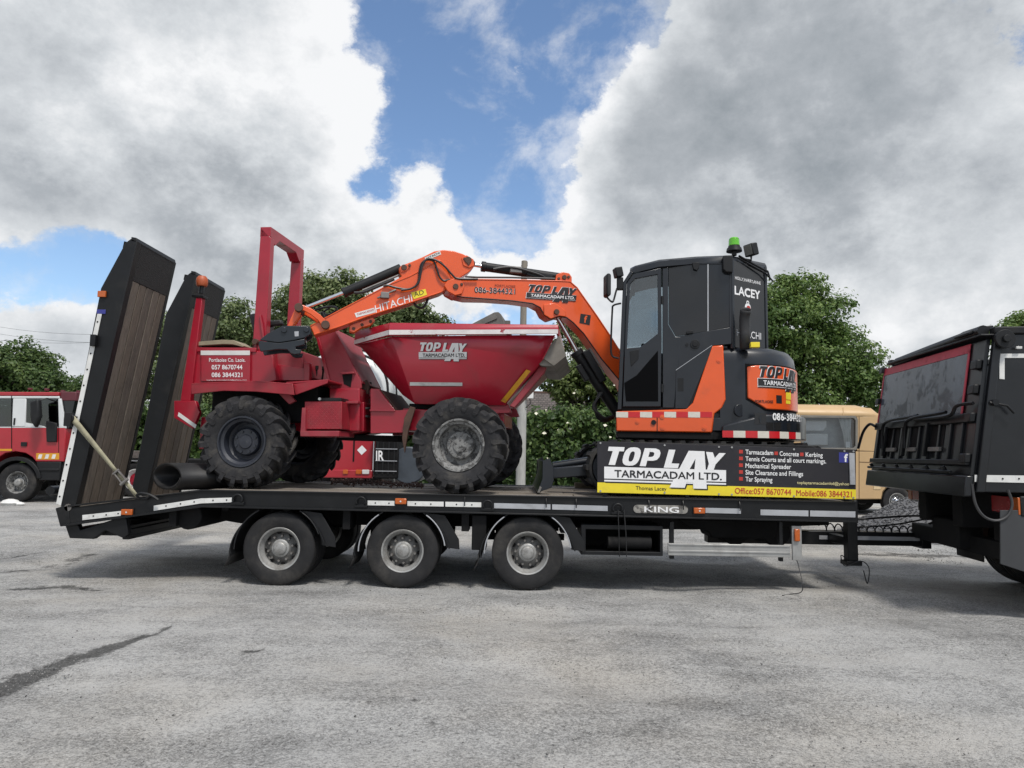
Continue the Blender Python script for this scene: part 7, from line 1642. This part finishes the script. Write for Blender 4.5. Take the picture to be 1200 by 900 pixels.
    for k in range(n+1):
        t = R(12+156*k/n); co, si = math.cos(t), math.sin(t); loops.append([(cx+co*rr, Y-.05, cz+si*rr), (cx+co*(rr+.10), Y-.05, cz+si*(rr+.10)), (cx+co*(rr+.10), Y+.45, cz+si*(rr+.10)), (cx+co*rr, Y+.45, cz+si*rr)])
    m.loft(loops); part('wheel_arch', m, PLAS, root, .01)
    kit = simple_kit(.50, .30, .275, RIMM, RIM)
    for y, F in ((Y+.16, None), (Y+W2-.16, FLIP)): wheel(root, Matrix.Translation((cx, y, .5)) @ (F or Matrix.Identity(4)), kit)
    m = MB(); m.box(cx-6, cx+1.3, Y+.6, Y+1.7, .55, .95); part('chassis', m, DARK, root)
    q = on_y(68, 458, Y+1); m = MB()
    for k in range(4): m.box(q.x-.5+k*.25, q.x-.42+k*.25, Y+.5+k*.3, Y+.6+k*.3, q.z-.02, q.z+.03+.02*(k % 2))
    o = part('roof_lamps', m, VDARK, root, .01); o['kind'] = 'stuff'
crew_lorry()

def flatbed():
    Y = 21.0; P = lambda pts, y=Y: [(p.x, p.z) for p in (on_y(*q, y) for q in pts)]
    c = on_y(158, 561, Y); root = thing('flatbed_lorry', 'dark flatbed lorry with white wheel and red hub behind the near ramp', 'lorry', (c.x, Y+1.2, 0))
    WR = pm('white_wheel_paint', (.62, .62, .60), .5, var=.1, vs=6); HR = pm('red_hub_paint', (.30, .012, .03), .5, var=.15, vs=8)
    ky = [('tyre', mesh_of(tyre_road(.50, .30, .31), 'tyre', RUB)), ('rim', mesh_of(MB().lathe([(.315, -.13), (.318, -.145), (.30, -.145), (.23, -.06), (.22, -.05), (.20, -.04)], 32), 'rim', WR)), ('hub', mesh_of(MB().lathe([(.205, -.045), (.19, -.07), (.10, -.08), (.09, -.14), (.001, -.145)], 20), 'hub', HR)), ('wheel_nuts', mesh_of(nuts_road(.26, -.05, 8), 'wheel_nuts', HR))]
    for dx in (0, -4.2):
        for y, F in ((Y+.15, None), (Y+2.2, FLIP)): wheel(root, Matrix.Translation((c.x+dx, y, .5)) @ (F or Matrix.Identity(4)), ky)
    m = MB(); m.box(c.x-6.0, c.x+3.2, Y+.5, Y+1.8, .62, .9); part('chassis', m, DARK, root, .02)
    m = MB(); m.box(c.x-6.0, c.x+3.3, Y, Y+2.35, 1.02, 1.12); part('flat_bed', m, DARK, root, .02)
    m = MB(); n = 12; loops = []
    for k in range(n+1):
        t = R(20+140*k/n); co, si = math.cos(t), math.sin(t); loops.append([(c.x+co*r, y, .5+si*r) for r, y in ((.54, Y-.02), (.56, Y-.02), (.56, Y+.4), (.54, Y+.4))])
    m.loft(loops); part('mudguard', m, PLAS, root)
    m = MB(); m.box(c.x-.55, c.x+.6, Y-.02, Y+.01, 1.03, 1.07); part('side_strip', m, STRIPG, root)
    m = MB(); m.box(c.x-.2, c.x+.4, Y+.1, Y+.6, 1.122, 1.35); m.cyl((c.x+.1, Y+.2, 1.35), (c.x+.1, Y+.2, 1.6), .06); part('bed_winch', m, STEEL, root, .02)
flatbed()

def tanker():
    Y = 16.6; root = thing('tanker_lorry', 'white tanker with red rear cabinet seen beneath the dumper', 'lorry', (-4.1, Y+3, 0))
    cx = on_y(402, 440, Y).x; zt = on_y(402, 406, Y).z; rx, rz = 1.12, .95; zc = zt-rz
    m = MB(); loops = []
    for s_, k in ((0.0, .55), (.06, .80), (.18, .95), (.4, 1.0), (5.2, 1.0), (5.4, .8)):
        loops.append([(cx+rx*k*math.cos(t), Y+s_, zc+rz*k*math.sin(t)) for t in [2*math.pi*i/28 for i in range(28)]])
    m.loft(loops); part('tank', m, VWHITE, root, angle=50)
    for s_ in (.5, 2.4, 4.2):
        m = MB(); m.tube([(cx+(rx+.01)*math.cos(t), Y+s_, zc+(rz+.01)*math.sin(t)) for t in [2*math.pi*i/28 for i in range(29)]], .025, 6); part('tank_band', m, STRIPG, root)
    m = MB(); m.tube(bez([(cx+.45, Y-.05, zc+.75), (cx+.85, Y-.1, zc+.55), (cx+1.05, Y-.1, zc+.15), (cx+1.1, Y-.1, zc-.4)], 6), .03, 7); m.tube(bez([(cx+.7, Y-.08, zc+.72), (cx+1.0, Y-.1, zc+.30), (cx+1.25, Y-.12, zc+.1), (cx+1.3, Y-.12, zc-.3)], 6), .022, 7); part('hose_rail', m, PLAS, root)
    m = MB(); m.box(cx-.3, cx+.5, Y+.4, Y+3.8, zt-.02, zt+.10); part('walkway', m, STEEL, root, .01)
    a, b = on_y(376, 509, Y-.3), on_y(437, 557, Y-.3)
    m = MB(); m.box(a.x, b.x, Y-.3, Y+1.2, b.z-.05, a.z); cb = part('rear_cabinet', m, VRED, root, .06, seg=3)
    m = MB(); c = on_y(424, 527.5, Y-.31); r = 5.6*(Y-.3)/FOC; m.prism([(c.x, c.z-r), (c.x+r, c.z), (c.x, c.z+r), (c.x-r, c.z)], Y-.308, Y-.303); part('hazard_placard', m, LETW, cb)
    m = MB(); p, q = on_y(413, 541, Y-.32), on_y(416, 510, Y-.32); m.box(p.x, q.x, Y-.31, Y-.3, p.z, q.z); part('cabinet_seam', m, DARK, cb)
    m = MB(); p, q = on_y(378, 556.5, Y-.36), on_y(437, 551, Y-.36); m.box(p.x, q.x, Y-.40, Y-.3, p.z-.06, q.z); part('bumper', m, VRED, root, .02)
    for x0, x1, mat in ((417, 424, AMBER), (424.5, 433, CLEAR), (402, 408, AMBER)):
        p, q = on_y(x0, 555.5, Y-.4), on_y(x1, 550.5, Y-.4); m = MB(); m.box(p.x, q.x, Y-.43, Y-.40, p.z, q.z); part('lamp', m, mat, root, .01)
    p, q = on_y(435.5, 556, Y-.4), on_y(438.5, 509, Y-.4); m = MB(); m.box(p.x, q.x, Y-.34, Y-.30, p.z, q.z); part('white_edge', m, LETW, root)
    kit = simple_kit(.5, .30, .29, RIM, RIM)
    for dy in (1.3, 2.6):
        for s_ in (-1, 1): wheel(root, Matrix.Translation((cx+s_*.95, Y+dy, .5)) @ Matrix.Rotation(R(90)*s_*-1+R(0), 4, 'Z') @ Matrix.Rotation(0, 4, 'Z'), kit)
    m = MB(); m.box(cx-.45, cx+.45, Y+.2, Y+5.5, .6, .95); part('chassis', m, DARK, root)
    for s_ in (-.7, .7):
        m = MB(); m.box(cx+s_-.1, cx+s_+.1, Y+.8, Y+4.6, .9, zc-rz*.62); part('tank_cradle', m, DARK, root, .02)
    # pale tail pole and dark box leaning behind the seat
    p, q = on_y(364, 425, Y-.2), on_y(379, 446, Y-.2); m = MB(); m.tube([p, q], .03, 7); part('ladder_rail', m, LETW, root)
    p, q = on_y(362, 446, Y-.15), on_y(384, 429, Y-.15); m = MB(); m.box(p.x, q.x, Y-.14, Y-.05, p.z-.3, q.z); part('rear_panel', m, PLAS, root, .02)
tanker()

def mixer_trailer():
    Y = 16.0; root = thing('black_machine', 'black wheeled plant with white lettered grille beside the tanker', 'machine', (-2.6, Y+.6, 0))
    a, b = on_y(440, 511, Y), on_y(466, 556, Y)
    m = MB(); m.box(a.x, b.x, Y, Y+.9, b.z-.1, a.z); part('grille_body', m, DARK, root, .03)
    for k in range(4):
        x = a.x+(b.x-a.x)*(k+.5)/4.2; m = MB(); m.box(x-.015, x+.015, Y-.02, Y-.001, b.z, a.z-.04); part('grille_bar', m, PLAS, root)
    for py in (526, 540, 552):
        p = on_y(450, py, Y); m = MB(); m.box(a.x+.02, b.x-.02, Y-.03, Y-.02, p.z-.008, p.z+.008); part('grille_rail', m, STRIPG, root)
    p = on_y(441, 540, Y); q = on_y(450, 540, Y); r_ = on_y(441, 528, Y); text('IR', root, LETW, quadmap((p.x, Y-.035, p.z), (q.x, Y-.035, q.z), (r_.x, Y-.035, r_.z), 1, 1), 1, 1, .02)
    p, q = on_y(436, 513, Y), on_y(460, 508.5, Y); m = MB(); m.box(p.x, q.x, Y-.02, Y+.2, p.z, q.z); part('white_lid', m, LETW, root, .01)
    p = on_y(480, 545, Y+.3); m = MB(); m.cyl((p.x, Y+.1, p.z), (p.x, Y+1.3, p.z), .42, n=26); part('drum', m, pm('slate_drum', (.045, .055, .068), .45, var=.2), root, .03)
    m = MB(); m.box(a.x, p.x+.5, Y+.1, Y+1.2, .45, .6); part('frame', m, DARK, root)
    kit = simple_kit(.34, .2, .2, RIM, RIM)
    for x in (a.x+.2, p.x+.2):
        wheel(root, Matrix.Translation((x, Y+.05, .34)), kit)
mixer_trailer()

def bus():
    Y = 18.9; P = lambda pts, y=Y: [(p.x, p.z) for p in (on_y(*q, y) for q in pts)]
    root = thing('vintage_bus', 'tan rounded vintage bus with curtained window behind the advertising board', 'bus', (8.2, Y+1.1, 0)); W2 = 2.15
    out = P([(842, 585), (842, 500), (848, 484), (858, 476), (872, 472.5), (930, 471.5), (990, 472), (1010, 473.5), (1024, 477), (1033, 485), (1038, 497), (1041, 530), (1072, 536), (1088, 545), (1090, 585), (1073, 585), (1070, 575), (1062, 568), (1052, 566), (1042, 568), (1035, 576), (1033, 585)])
    zmid = P([(900, 528)])[0][1]
    # body side with rounded roof: lofted cross sections following the outline
    m = MB(); n = len(out); loops = []
    ztop = max(z for _, z in out)
    for yy, drop in ((0, .37), (.05, .24), (.16, .12), (.38, .035), (W2/2, 0), (W2-.38, .035), (W2-.16, .12), (W2-.05, .24), (W2, .37)):
        loops.append([(x, Y+yy, min(z, ztop-drop)) for x, z in out])
    m.loft(loops, False); o = part('bus_shell', m, TAN, root, angle=50); s_ = o.modifiers.new('thickness', 'SOLIDIFY'); s_.thickness = .02
    for pts in ([(842, 527), (1041, 529.5), (1041, 560), (1033, 585), (842, 584)], [(1004.5, 488), (1036, 488), (1041, 529.5), (1004.5, 528)], [(842, 500), (848, 488), (868, 488), (868, 528), (842, 528)]):
        m = MB(); m.prism(P(pts), Y+W2-.06, Y+W2); part('far_side', m, TAN, root)
    win = [(941, 488.5), (1000, 489.5), (1003, 492), (1003, 523), (1000, 526), (941, 525.5)]
    wq = P(win)
    # near side skin around the windows
    def skin(pts, nm='side_skin', mat=TAN, y0=Y-.0, y1=Y+.1, bevel=.006): m = MB(); m.prism(P(pts), y0, y1); return part(nm, m, mat, root, bevel)
    skin([(842, 527), (1041, 529.5), (1072, 536), (1088, 545), (1090, 585), (1073, 585), (1070, 575), (1062, 568), (1052, 566), (1042, 568), (1035, 576), (1033, 585), (842, 584)])
    skin([(1004.5, 488.3), (1035, 488.3), (1038, 497), (1041, 529.5), (1004.5, 528)]); skin([(930, 487.5), (939.5, 487.6), (939.5, 528), (930, 528)]); skin([(842, 500), (848, 487), (868, 487), (868, 528), (842, 528)])
    for w in (win, [(870, 488), (928, 488), (928, 525.5), (870, 525)]):
        m = MB(); m.prism(P(w), Y+.03, Y+.04); part('side_window', m, GLSB, root)
        o = P([(w[0][0]-2, w[0][1]-1.5), (w[1][0]+1, w[1][1]-1.5)]); 
    fr_o = P([(938.5, 486.5), (1002, 487.2), (1005, 491), (1005, 526), (1001, 528), (938.5, 527.5)]); fr_i = P([(941.5, 489.5), (1000, 490), (1002.3, 492.5), (1002.3, 523), (1000, 525), (941.5, 524.8)])
    m = MB(); m.ring(fr_o, fr_i, Y-.02, Y+.045); part('window_frame', m, pm('dull_window_frame', (.16, .15, .13), .5), root, .006)
    # interior: added pale panel to brighten the window, far windows, curtain
    m = MB(); m.prism(P([(850, 489), (1001, 489), (1001, 527), (850, 527)]), Y+.36, Y+.38); part('window_brightener', m, pm('brightener_grey', (.34, .36, .37), .9), root)
    m = MB(); m.prism(P([(942, 492), (974, 492), (974, 500), (970, 505), (942, 505)]), Y+.25, Y+.355); part('white_cabinet', m, LETW, root, .03); m = MB(); m.prism(P([(942, 508), (975, 508), (975, 522), (942, 522)]), Y+.22, Y+.355); part('white_cabinet', m, LETW, root, .03)
    m = MB(); rows = []
    for k in range(13):
        t = k/12; yy = Y+.10+.025*math.sin(t*19); a = on_y(985+t*15, 490, Y); b = on_y(990.5+t*8.5, 509, Y); c = on_y(992+t*9, 524.5, Y); rows.append([(a.x, yy, a.z), (b.x, yy, b.z), (c.x, yy, c.z)])
    m.sheet(rows); o = part('curtain', m, CURT, root); s_ = o.modifiers.new('thickness', 'SOLIDIFY'); s_.thickness = .008
    m = MB(); a, b = on_y(992.5, 524.5, Y), on_y(997.5, 517.5, Y); m.box(a.x, b.x, Y+.06, Y+.075, a.z, b.z); part('white_card', m, LETW, root)
    for a in ((1006.3, 488, 1007.2, 584), ):
        m = MB(); m.prism(P([(a[0], a[1]), (a[2], a[1]), (a[2], a[3]), (a[0], a[3])]), Y-.003, Y+.0); part('panel_seam', m, pm('seam_brown', (.14, .08, .035), .6), root)
    m = MB(); m.prism(P([(1007, 541), (1040, 542), (1040, 543), (1007, 542)]), Y-.003, Y); part('panel_seam', m, MATS['seam_brown'], root)
    m = MB(); m.prism(P([(1023.5, 567), (1032, 567), (1032, 573.5), (1023.5, 573.5)]), Y-.012, Y-.001); part('step_plate', m, pm('cream_plate', (.55, .42, .24), .6), root, .004)
    m = MB(); m.tube([on_y(988.5, 487, Y-.004), on_y(988.3, 482, Y+.05), on_y(988.3, 477.2, Y+.15)], .010, 6); part('roof_seam', m, TAN, root)
    kit = simple_kit(.38, .22, .21, RIM, CHROME)
    wc = on_y(1052.5, 584, Y); 
    for x in (wc.x, on_y(866, 584, Y).x):
        for y, F in ((Y+.13, None), (Y+W2-.13, FLIP)): wheel(root, Matrix.Translation((x, y, .38)) @ (F or Matrix.Identity(4)), kit)
    m = MB(); a = on_y(845, 587, Y); b = on_y(1030, 584, Y); m.box(a.x, b.x+1.2, Y+.3, Y+W2-.3, .30, a.z+.1); part('underframe', m, DARK, root)
bus()

# ------------------------------------------------------------------ black tipper at the right
def tipper():
    yaw = math.atan2(-.3, 2.5); F = FR((4.40, 6.80, 0), yaw)      # x along the lorry, y across it away from the camera
    root = thing('tipper_lorry', 'black tipper lorry with red edged tailgate at the right edge', 'tipper', F.w(3, 1.25, 0), yaw)
    TBLK = pm('tipper_black_paint', (.008, .009, .011), .30, var=.3, vs=2.5, bump=.04, bs=20, dirt=(.032, .033, .035), ds=1.8, dt=(.5, .85), damt=.5, coat=.12, spec=.35)
    TGT = pm('streaked_grey_sheet', (.066, .080, .102), .22, var=.35, vs=3, bump=.12, bs=9, dirt=(.020, .023, .028), ds=4, dt=(.52, .60), damt=.7, drough=.5)  # paler base and darker streaks paint reflected highlights as well as drips
    W2 = 2.5; zb = 1.20; zt = 2.72; lean = .235     # the tailgate leans forward towards the top
    def tg(s_, y, off=0.0): return (lean*s_-off, y, zb+(zt-zb)*s_)
    def slab(name, mat, s0, s1, y0, y1, o0, o1, bevel=.008, parent=root):
        m = F.mb(); m.loft([[tg(s0, y0, o0), tg(s0, y1, o0), tg(s0, y1, o1), tg(s0, y0, o1)], [tg(s1, y0, o0), tg(s1, y1, o0), tg(s1, y1, o1), tg(s1, y0, o1)]]); return part(name, m, mat, parent, bevel)
    L_ = 5.0
    body = link('tipper_body', None, root)
    for y0, y1 in ((0, .06), (W2-.06, W2)):
        m = F.mb(); m.prism([(.06, zb), (L_, zb), (L_, zt+.02), (lean+.06, zt+.0)], y0, y1); part('body_side', m, TBLK, body, .01)
        m = F.mb(); m.prism([(lean+.02, zt), (L_, zt+.02), (L_, zt+.10), (lean+.02, zt+.07)], y0-.02, y1+.02); part('top_rail', m, BLACK, body, .01)
    m = F.mb(); m.box(.06, L_, .06, W2-.06, zb, zb+.06); part('body_floor', m, DARK, body); m = F.mb(); m.box(L_-.06, L_, .06, W2-.06, zb, zt+.1); part('headboard', m, TBLK, body)
    # corner pillar, white edging
    m = F.mb(); m.loft([[(.02, -.03, zb), (.10, -.03, zb), (.10, .03, zb), (.02, .03, zb)], [(lean+.02, -.03, zt), (lean+.09, -.03, zt), (lean+.09, .03, zt), (lean+.02, .03, zt)]]); part('corner_pillar', m, TBLK, body, .008)
    q = F.P([(1142, 556.5), (1260, 558), (1260, 567), (1142, 564.5)], -.003); m = F.mb(); m.prism(q, -.008, -.002); ws = part('white_strip', m, WHITE, body)
    q = F.P([(1171, 414.5), (1260, 414.5), (1260, 419), (1177, 419.5), (1177, 444.5), (1171, 444)], -.003); m = F.mb(); m.prism(q, -.008, -.002); part('white_strip', m, WHITE, body)
    for px in (1152, 1175, 1194):
        c = F.p(px, 561, -.008); m = F.mb(); m.cyl((c[0], -.008, c[1]), (c[0], -.013, c[1]), .008, n=8); part('rivet', m, DARK, ws)
    m = F.mb(); q = F.P([(1190, 406), (1197, 406), (1197, 409), (1190, 409)], -.03); m.prism(q, -.045, -.022); part('marker_lamp', m, CLEAR, body, .003)
    # tailgate
    gate = link('tailgate', None, root)
    slab('gate_sheet', TBLK, .0, .97, .02, W2-.02, -.01, .03, .006, gate)
    slab('lower_beam', TBLK, -.03, .10, .0, W2, -.0, .075, .012, gate)
    slab('gate_panel', TGT, .50, .93, .30, W2-.07, .03, .040, .004, gate)
    RT = pm('pinkish_red_edge', (.40, .025, .05), .5, var=.2, vs=10, dirt=(.1, .02, .03), ds=9, dt=(.55, .7), damt=.7)
    slab('red_edge', RT, .905, .965, .28, W2-.05, .036, .046, .002, gate); slab('red_edge', RT, .49, .93, .28, .315, .036, .046, .002, gate); slab('red_edge', RT, .49, .93, W2-.08, W2-.05, .036, .046, .002, gate)
    slab('mid_rail', BLACK, .44, .50, .05, W2-.05, .025, .07, .01, gate); slab('low_rail', BLACK, .165, .20, .05, W2-.05, .025, .08, .008, gate)
    for k in range(10):
        y = .22+k*.235; slab('gate_rib', TBLK, .20, .44, y, y+.035, .03, .055, .004, gate)
    for y in (.62, 1.18, 1.74):
        slab('chute_recess_shade', DARK, .26, .44, y, y+.30, .0305, .034, 0, gate); slab('chute_lever', BLACK, .22, .46, y+.30, y+.35, .05, .09, .006, gate); slab('chute_lip', STEEL, .255, .285, y+.02, y+.26, .034, .07, .004, gate)  # dark slab on the sheet paints the shade of the chute hollow
    # curved grab bars
    for y in (1.0, 1.65):
        m = F.mb(); m.tube(bez([tg(.28, y+.42, .09), tg(.44, y+.40, .12), tg(.50, y+.25, .12), tg(.515, y-.35, .11), tg(.52, y-.5, .10)], 6), .018, 7); part('grab_bar', m, BLACK, gate)
    m = F.mb(); m.tube(bez([tg(.56, .06, .06), tg(.55, .25, .12), tg(.49, .40, .12), tg(.49, 1.2, .11)], 6), .018, 7); part('grab_bar', m, BLACK, gate)
    m = F.mb(); m.tube(bez([tg(.47, W2-.1, .08), tg(.49, W2+.0, .12), tg(.42, W2+.05, .17), tg(.28, W2+.06, .20)], 6), .018, 7); part('side_handle', m, BLACK, gate)
    m = F.mb(); m.tube([tg(.12, .25, .10), tg(.125, W2-.1, .10)], .016, 7); m2 = m
    for k in range(6): m.tube([tg(.115, .4+k*.38, .07), tg(.155, .4+k*.38, .115)], .02, 6)
    part('locking_rod', m, BLACK, gate)
    for s_ in (.18, .44, .62, .78):
        slab('gate_hinge', BLACK, s_, s_+.06, .04, .16, .03, .085, .01, gate)
    for s_, y in ((.93, W2-.03), (.66, W2-.03)):
        slab('corner_catch', BLACK, s_, s_+.05, y-.05, y+.05, .02, .08, .008, gate)
    for s_ in (.56,):
        p = F.p(1152, 100, 0); m = F.mb(); a = tg(s_, -.035, -.08); m.cyl((a[0], -.035, a[2]), (a[0], -.07, a[2]), .03, n=12); m.tube([(a[0]-.05, -.05, a[2]), (a[0]+.10, -.06, a[2]-.03), (a[0]+.16, -.06, a[2]-.10)], .012, 6); part('side_catch', m, BLACK, body)
    # rolled sheet cover and its end wheel on top
    m = F.mb(); m.tube([(lean-.02, .10, zt+.05), (lean-.0, 1.2, zt+.03), (lean-.0, W2-.35, zt+.0)], .055, 12); part('cover_roller', m, BLACK, root)
    m = F.mb(); a = tg(.985, 0, 0); m.box(a[0]-.10, a[0]+.12, -.01, W2-.25, zt-.02, zt+.0); part('roller_shelf', m, BLACK, root, .006)
    m = F.mb(); m.cyl((lean+.08, -.05, zt-.06), (lean+.08, -.09, zt-.06), .09, n=20); m.cyl((lean+.08, -.085, zt-.06), (lean+.08, -.12, zt-.06), .035, n=12); part('roller_wheel', m, PLAS, root, .004)
    m = F.mb(); q = F.P([(1160, 388), (1130, 394), (1128, 392), (1140, 385), (1158, 383)], .3); m.prism(q, .2, .5); part('cover_fold', m, PLAS, root, .01)
    # below the body
    m = F.mb(); m.box(.25, L_, .75, .95, .80, 1.18); m.box(.25, L_, 1.55, 1.75, .80, 1.18); part('chassis', m, DARK, root, .01)
    m = F.mb(); m.box(.42, .56, .12, W2-.12, .52, .70); part('underrun_bar', m, DARK, root, .01)
    for y0, y1, nm in ((.10, .62, 'near'), (W2-.62, W2-.10, 'far')):
        lm = link('lamp_cluster', None, root); m = F.mb(); m.box(.42, .50, y0-(.10 if y0 < 1 else 0), y1-(.10 if y0 < 1 else 0), .98, 1.17); part('lamp_housing', m, PLAS, lm, .012)
        for k, (a, b, mat) in enumerate(((.05, .40, REDLENS), (.41, .52, AMBER))):
            m = F.mb(); ya, yb = (y1-b, y1-a) if y0 < 1 else (y0+a, y0+b); dy_ = .10 if y0 < 1 else 0; m.box(.40, .42, ya+.005-dy_, yb-.005-dy_, .995, 1.155); part('lamp_lens', m, mat, lm, .004)
    q0 = F.px_(1076, 588, .38); q1 = F.px_(1095, 601, .38); m = F.mb(); m.box(.375, .395, min(q0[0], q1[0]), max(q0[0], q1[0]), q1[1], q0[1]); npl = part('number_plate', m, pm('dirty_plate', (.26, .27, .24), .6, var=.15, dirt=(.1, .1, .09), ds=12, dt=(.45, .7), damt=.7), root, .004)
    ya, yb = max(q0[0], q1[0])-.03, min(q0[0], q1[0])+.03; text('00-LS-2501', npl, LETK, lambda a, b: F.w(.372, ya+(yb-ya)*a, q1[1]+.035+(q0[1]-q1[1]-.07)*b), 1, 1, .01)
    kit = simple_kit(.52, .31, .285, RIM, RIM)
    for x in (1.75, 3.15):
        for y, G in ((.22, None), (.55, None), (W2-.22, FLIP), (W2-.55, FLIP)): wheel(root, F.M @ Matrix.Translation((x, y, .52)) @ (G or Matrix.Identity(4)), kit)
        m = F.mb(); m.cyl((x, .4, .52), (x, W2-.4, .52), .1, n=14); m.cyl((x-.2, 1.25, .52), (x+.2, 1.25, .52), .24, n=16); part('axle', m, DARK, root)
    for y0 in (.02, W2-.62):
        m = F.mb(); m.box(1.0, 1.02, y0, y0+.62, .30, .88); part('mud_flap', m, RUB, root, .004)
    m = F.mb(); q = F.P([(1173, 598), (1260, 598), (1260, 690), (1173, 661)], .0); m.prism(q, .01, .025); part('side_mud_flap', m, pm('dull_flap_rubber', (.035, .037, .04), .7, var=.15), root, .004)
    # near side boxes and hose loop
    m = F.mb(); m.box(.42, 1.0, .05, .5, .70, .92); part('battery_box', m, DARK, root, .02)
    m = F.mb(); q = F.P([(1139, 567), (1143, 590), (1153, 605), (1168, 610), (1181, 604), (1186, 590), (1181, 574)], .0); m.tube(bez([(x, -.0, z) for x, z in q], 6), .013, 7); part('hose_loop', m, pm('grey_hose', (.035, .035, .036), .5), root)
    # tow hitch
    m = F.mb(); m.box(.30, .55, .95, 1.55, .55, .85); part('hitch_beam', m, DARK, root, .02)
    c = on_y(1120, 617, 9.1); m = MB(); m.cyl((c.x-.05, 9.0, c.z-.05), (c.x+.45, 8.95, c.z), .13, n=16); m.cyl((c.x-.15, 9.05, c.z-.14), (c.x+.1, 9.05, c.z+.12), .07, n=12); m.cyl((c.x-.28, 9.1, c.z-.12), (c.x, 9.1, c.z-.12), .05, n=10); part('tow_hitch', m, RUST, root, .006)
    m = MB(); m.tube(bez([(c.x-.3, 9.0, c.z-.1), (c.x-.05, 8.95, c.z-.2), (c.x+.35, 8.9, c.z-.16), (c.x+.5, 8.9, c.z+.1)], 6), .022, 6); m.tube(bez([(c.x-.35, 9.1, c.z+.02), (c.x, 9.0, c.z+.2), (c.x+.4, 8.95, c.z+.3)], 6), .016, 6); part('air_hose', m, HOSE, root)
    # cab ahead, outside the frame
    m = F.mb(); m.prism([(L_+.15, .6), (L_+2.1, .6), (L_+2.15, 1.6), (L_+1.95, 2.75), (L_+.15, 2.85)], .05, W2-.05); part('cab', m, TBLK, root, .05)
    m = F.mb(); m.prism([(L_+.9, 1.7), (L_+1.95, 1.7), (L_+1.8, 2.5), (L_+.9, 2.5)], .04, .048); part('cab_window', m, GLSD, root)
    for y, G in ((.2, None), (W2-.2, FLIP)): wheel(root, F.M @ Matrix.Translation((L_+1.1, y, .52)) @ (G or Matrix.Identity(4)), kit)
tipper()
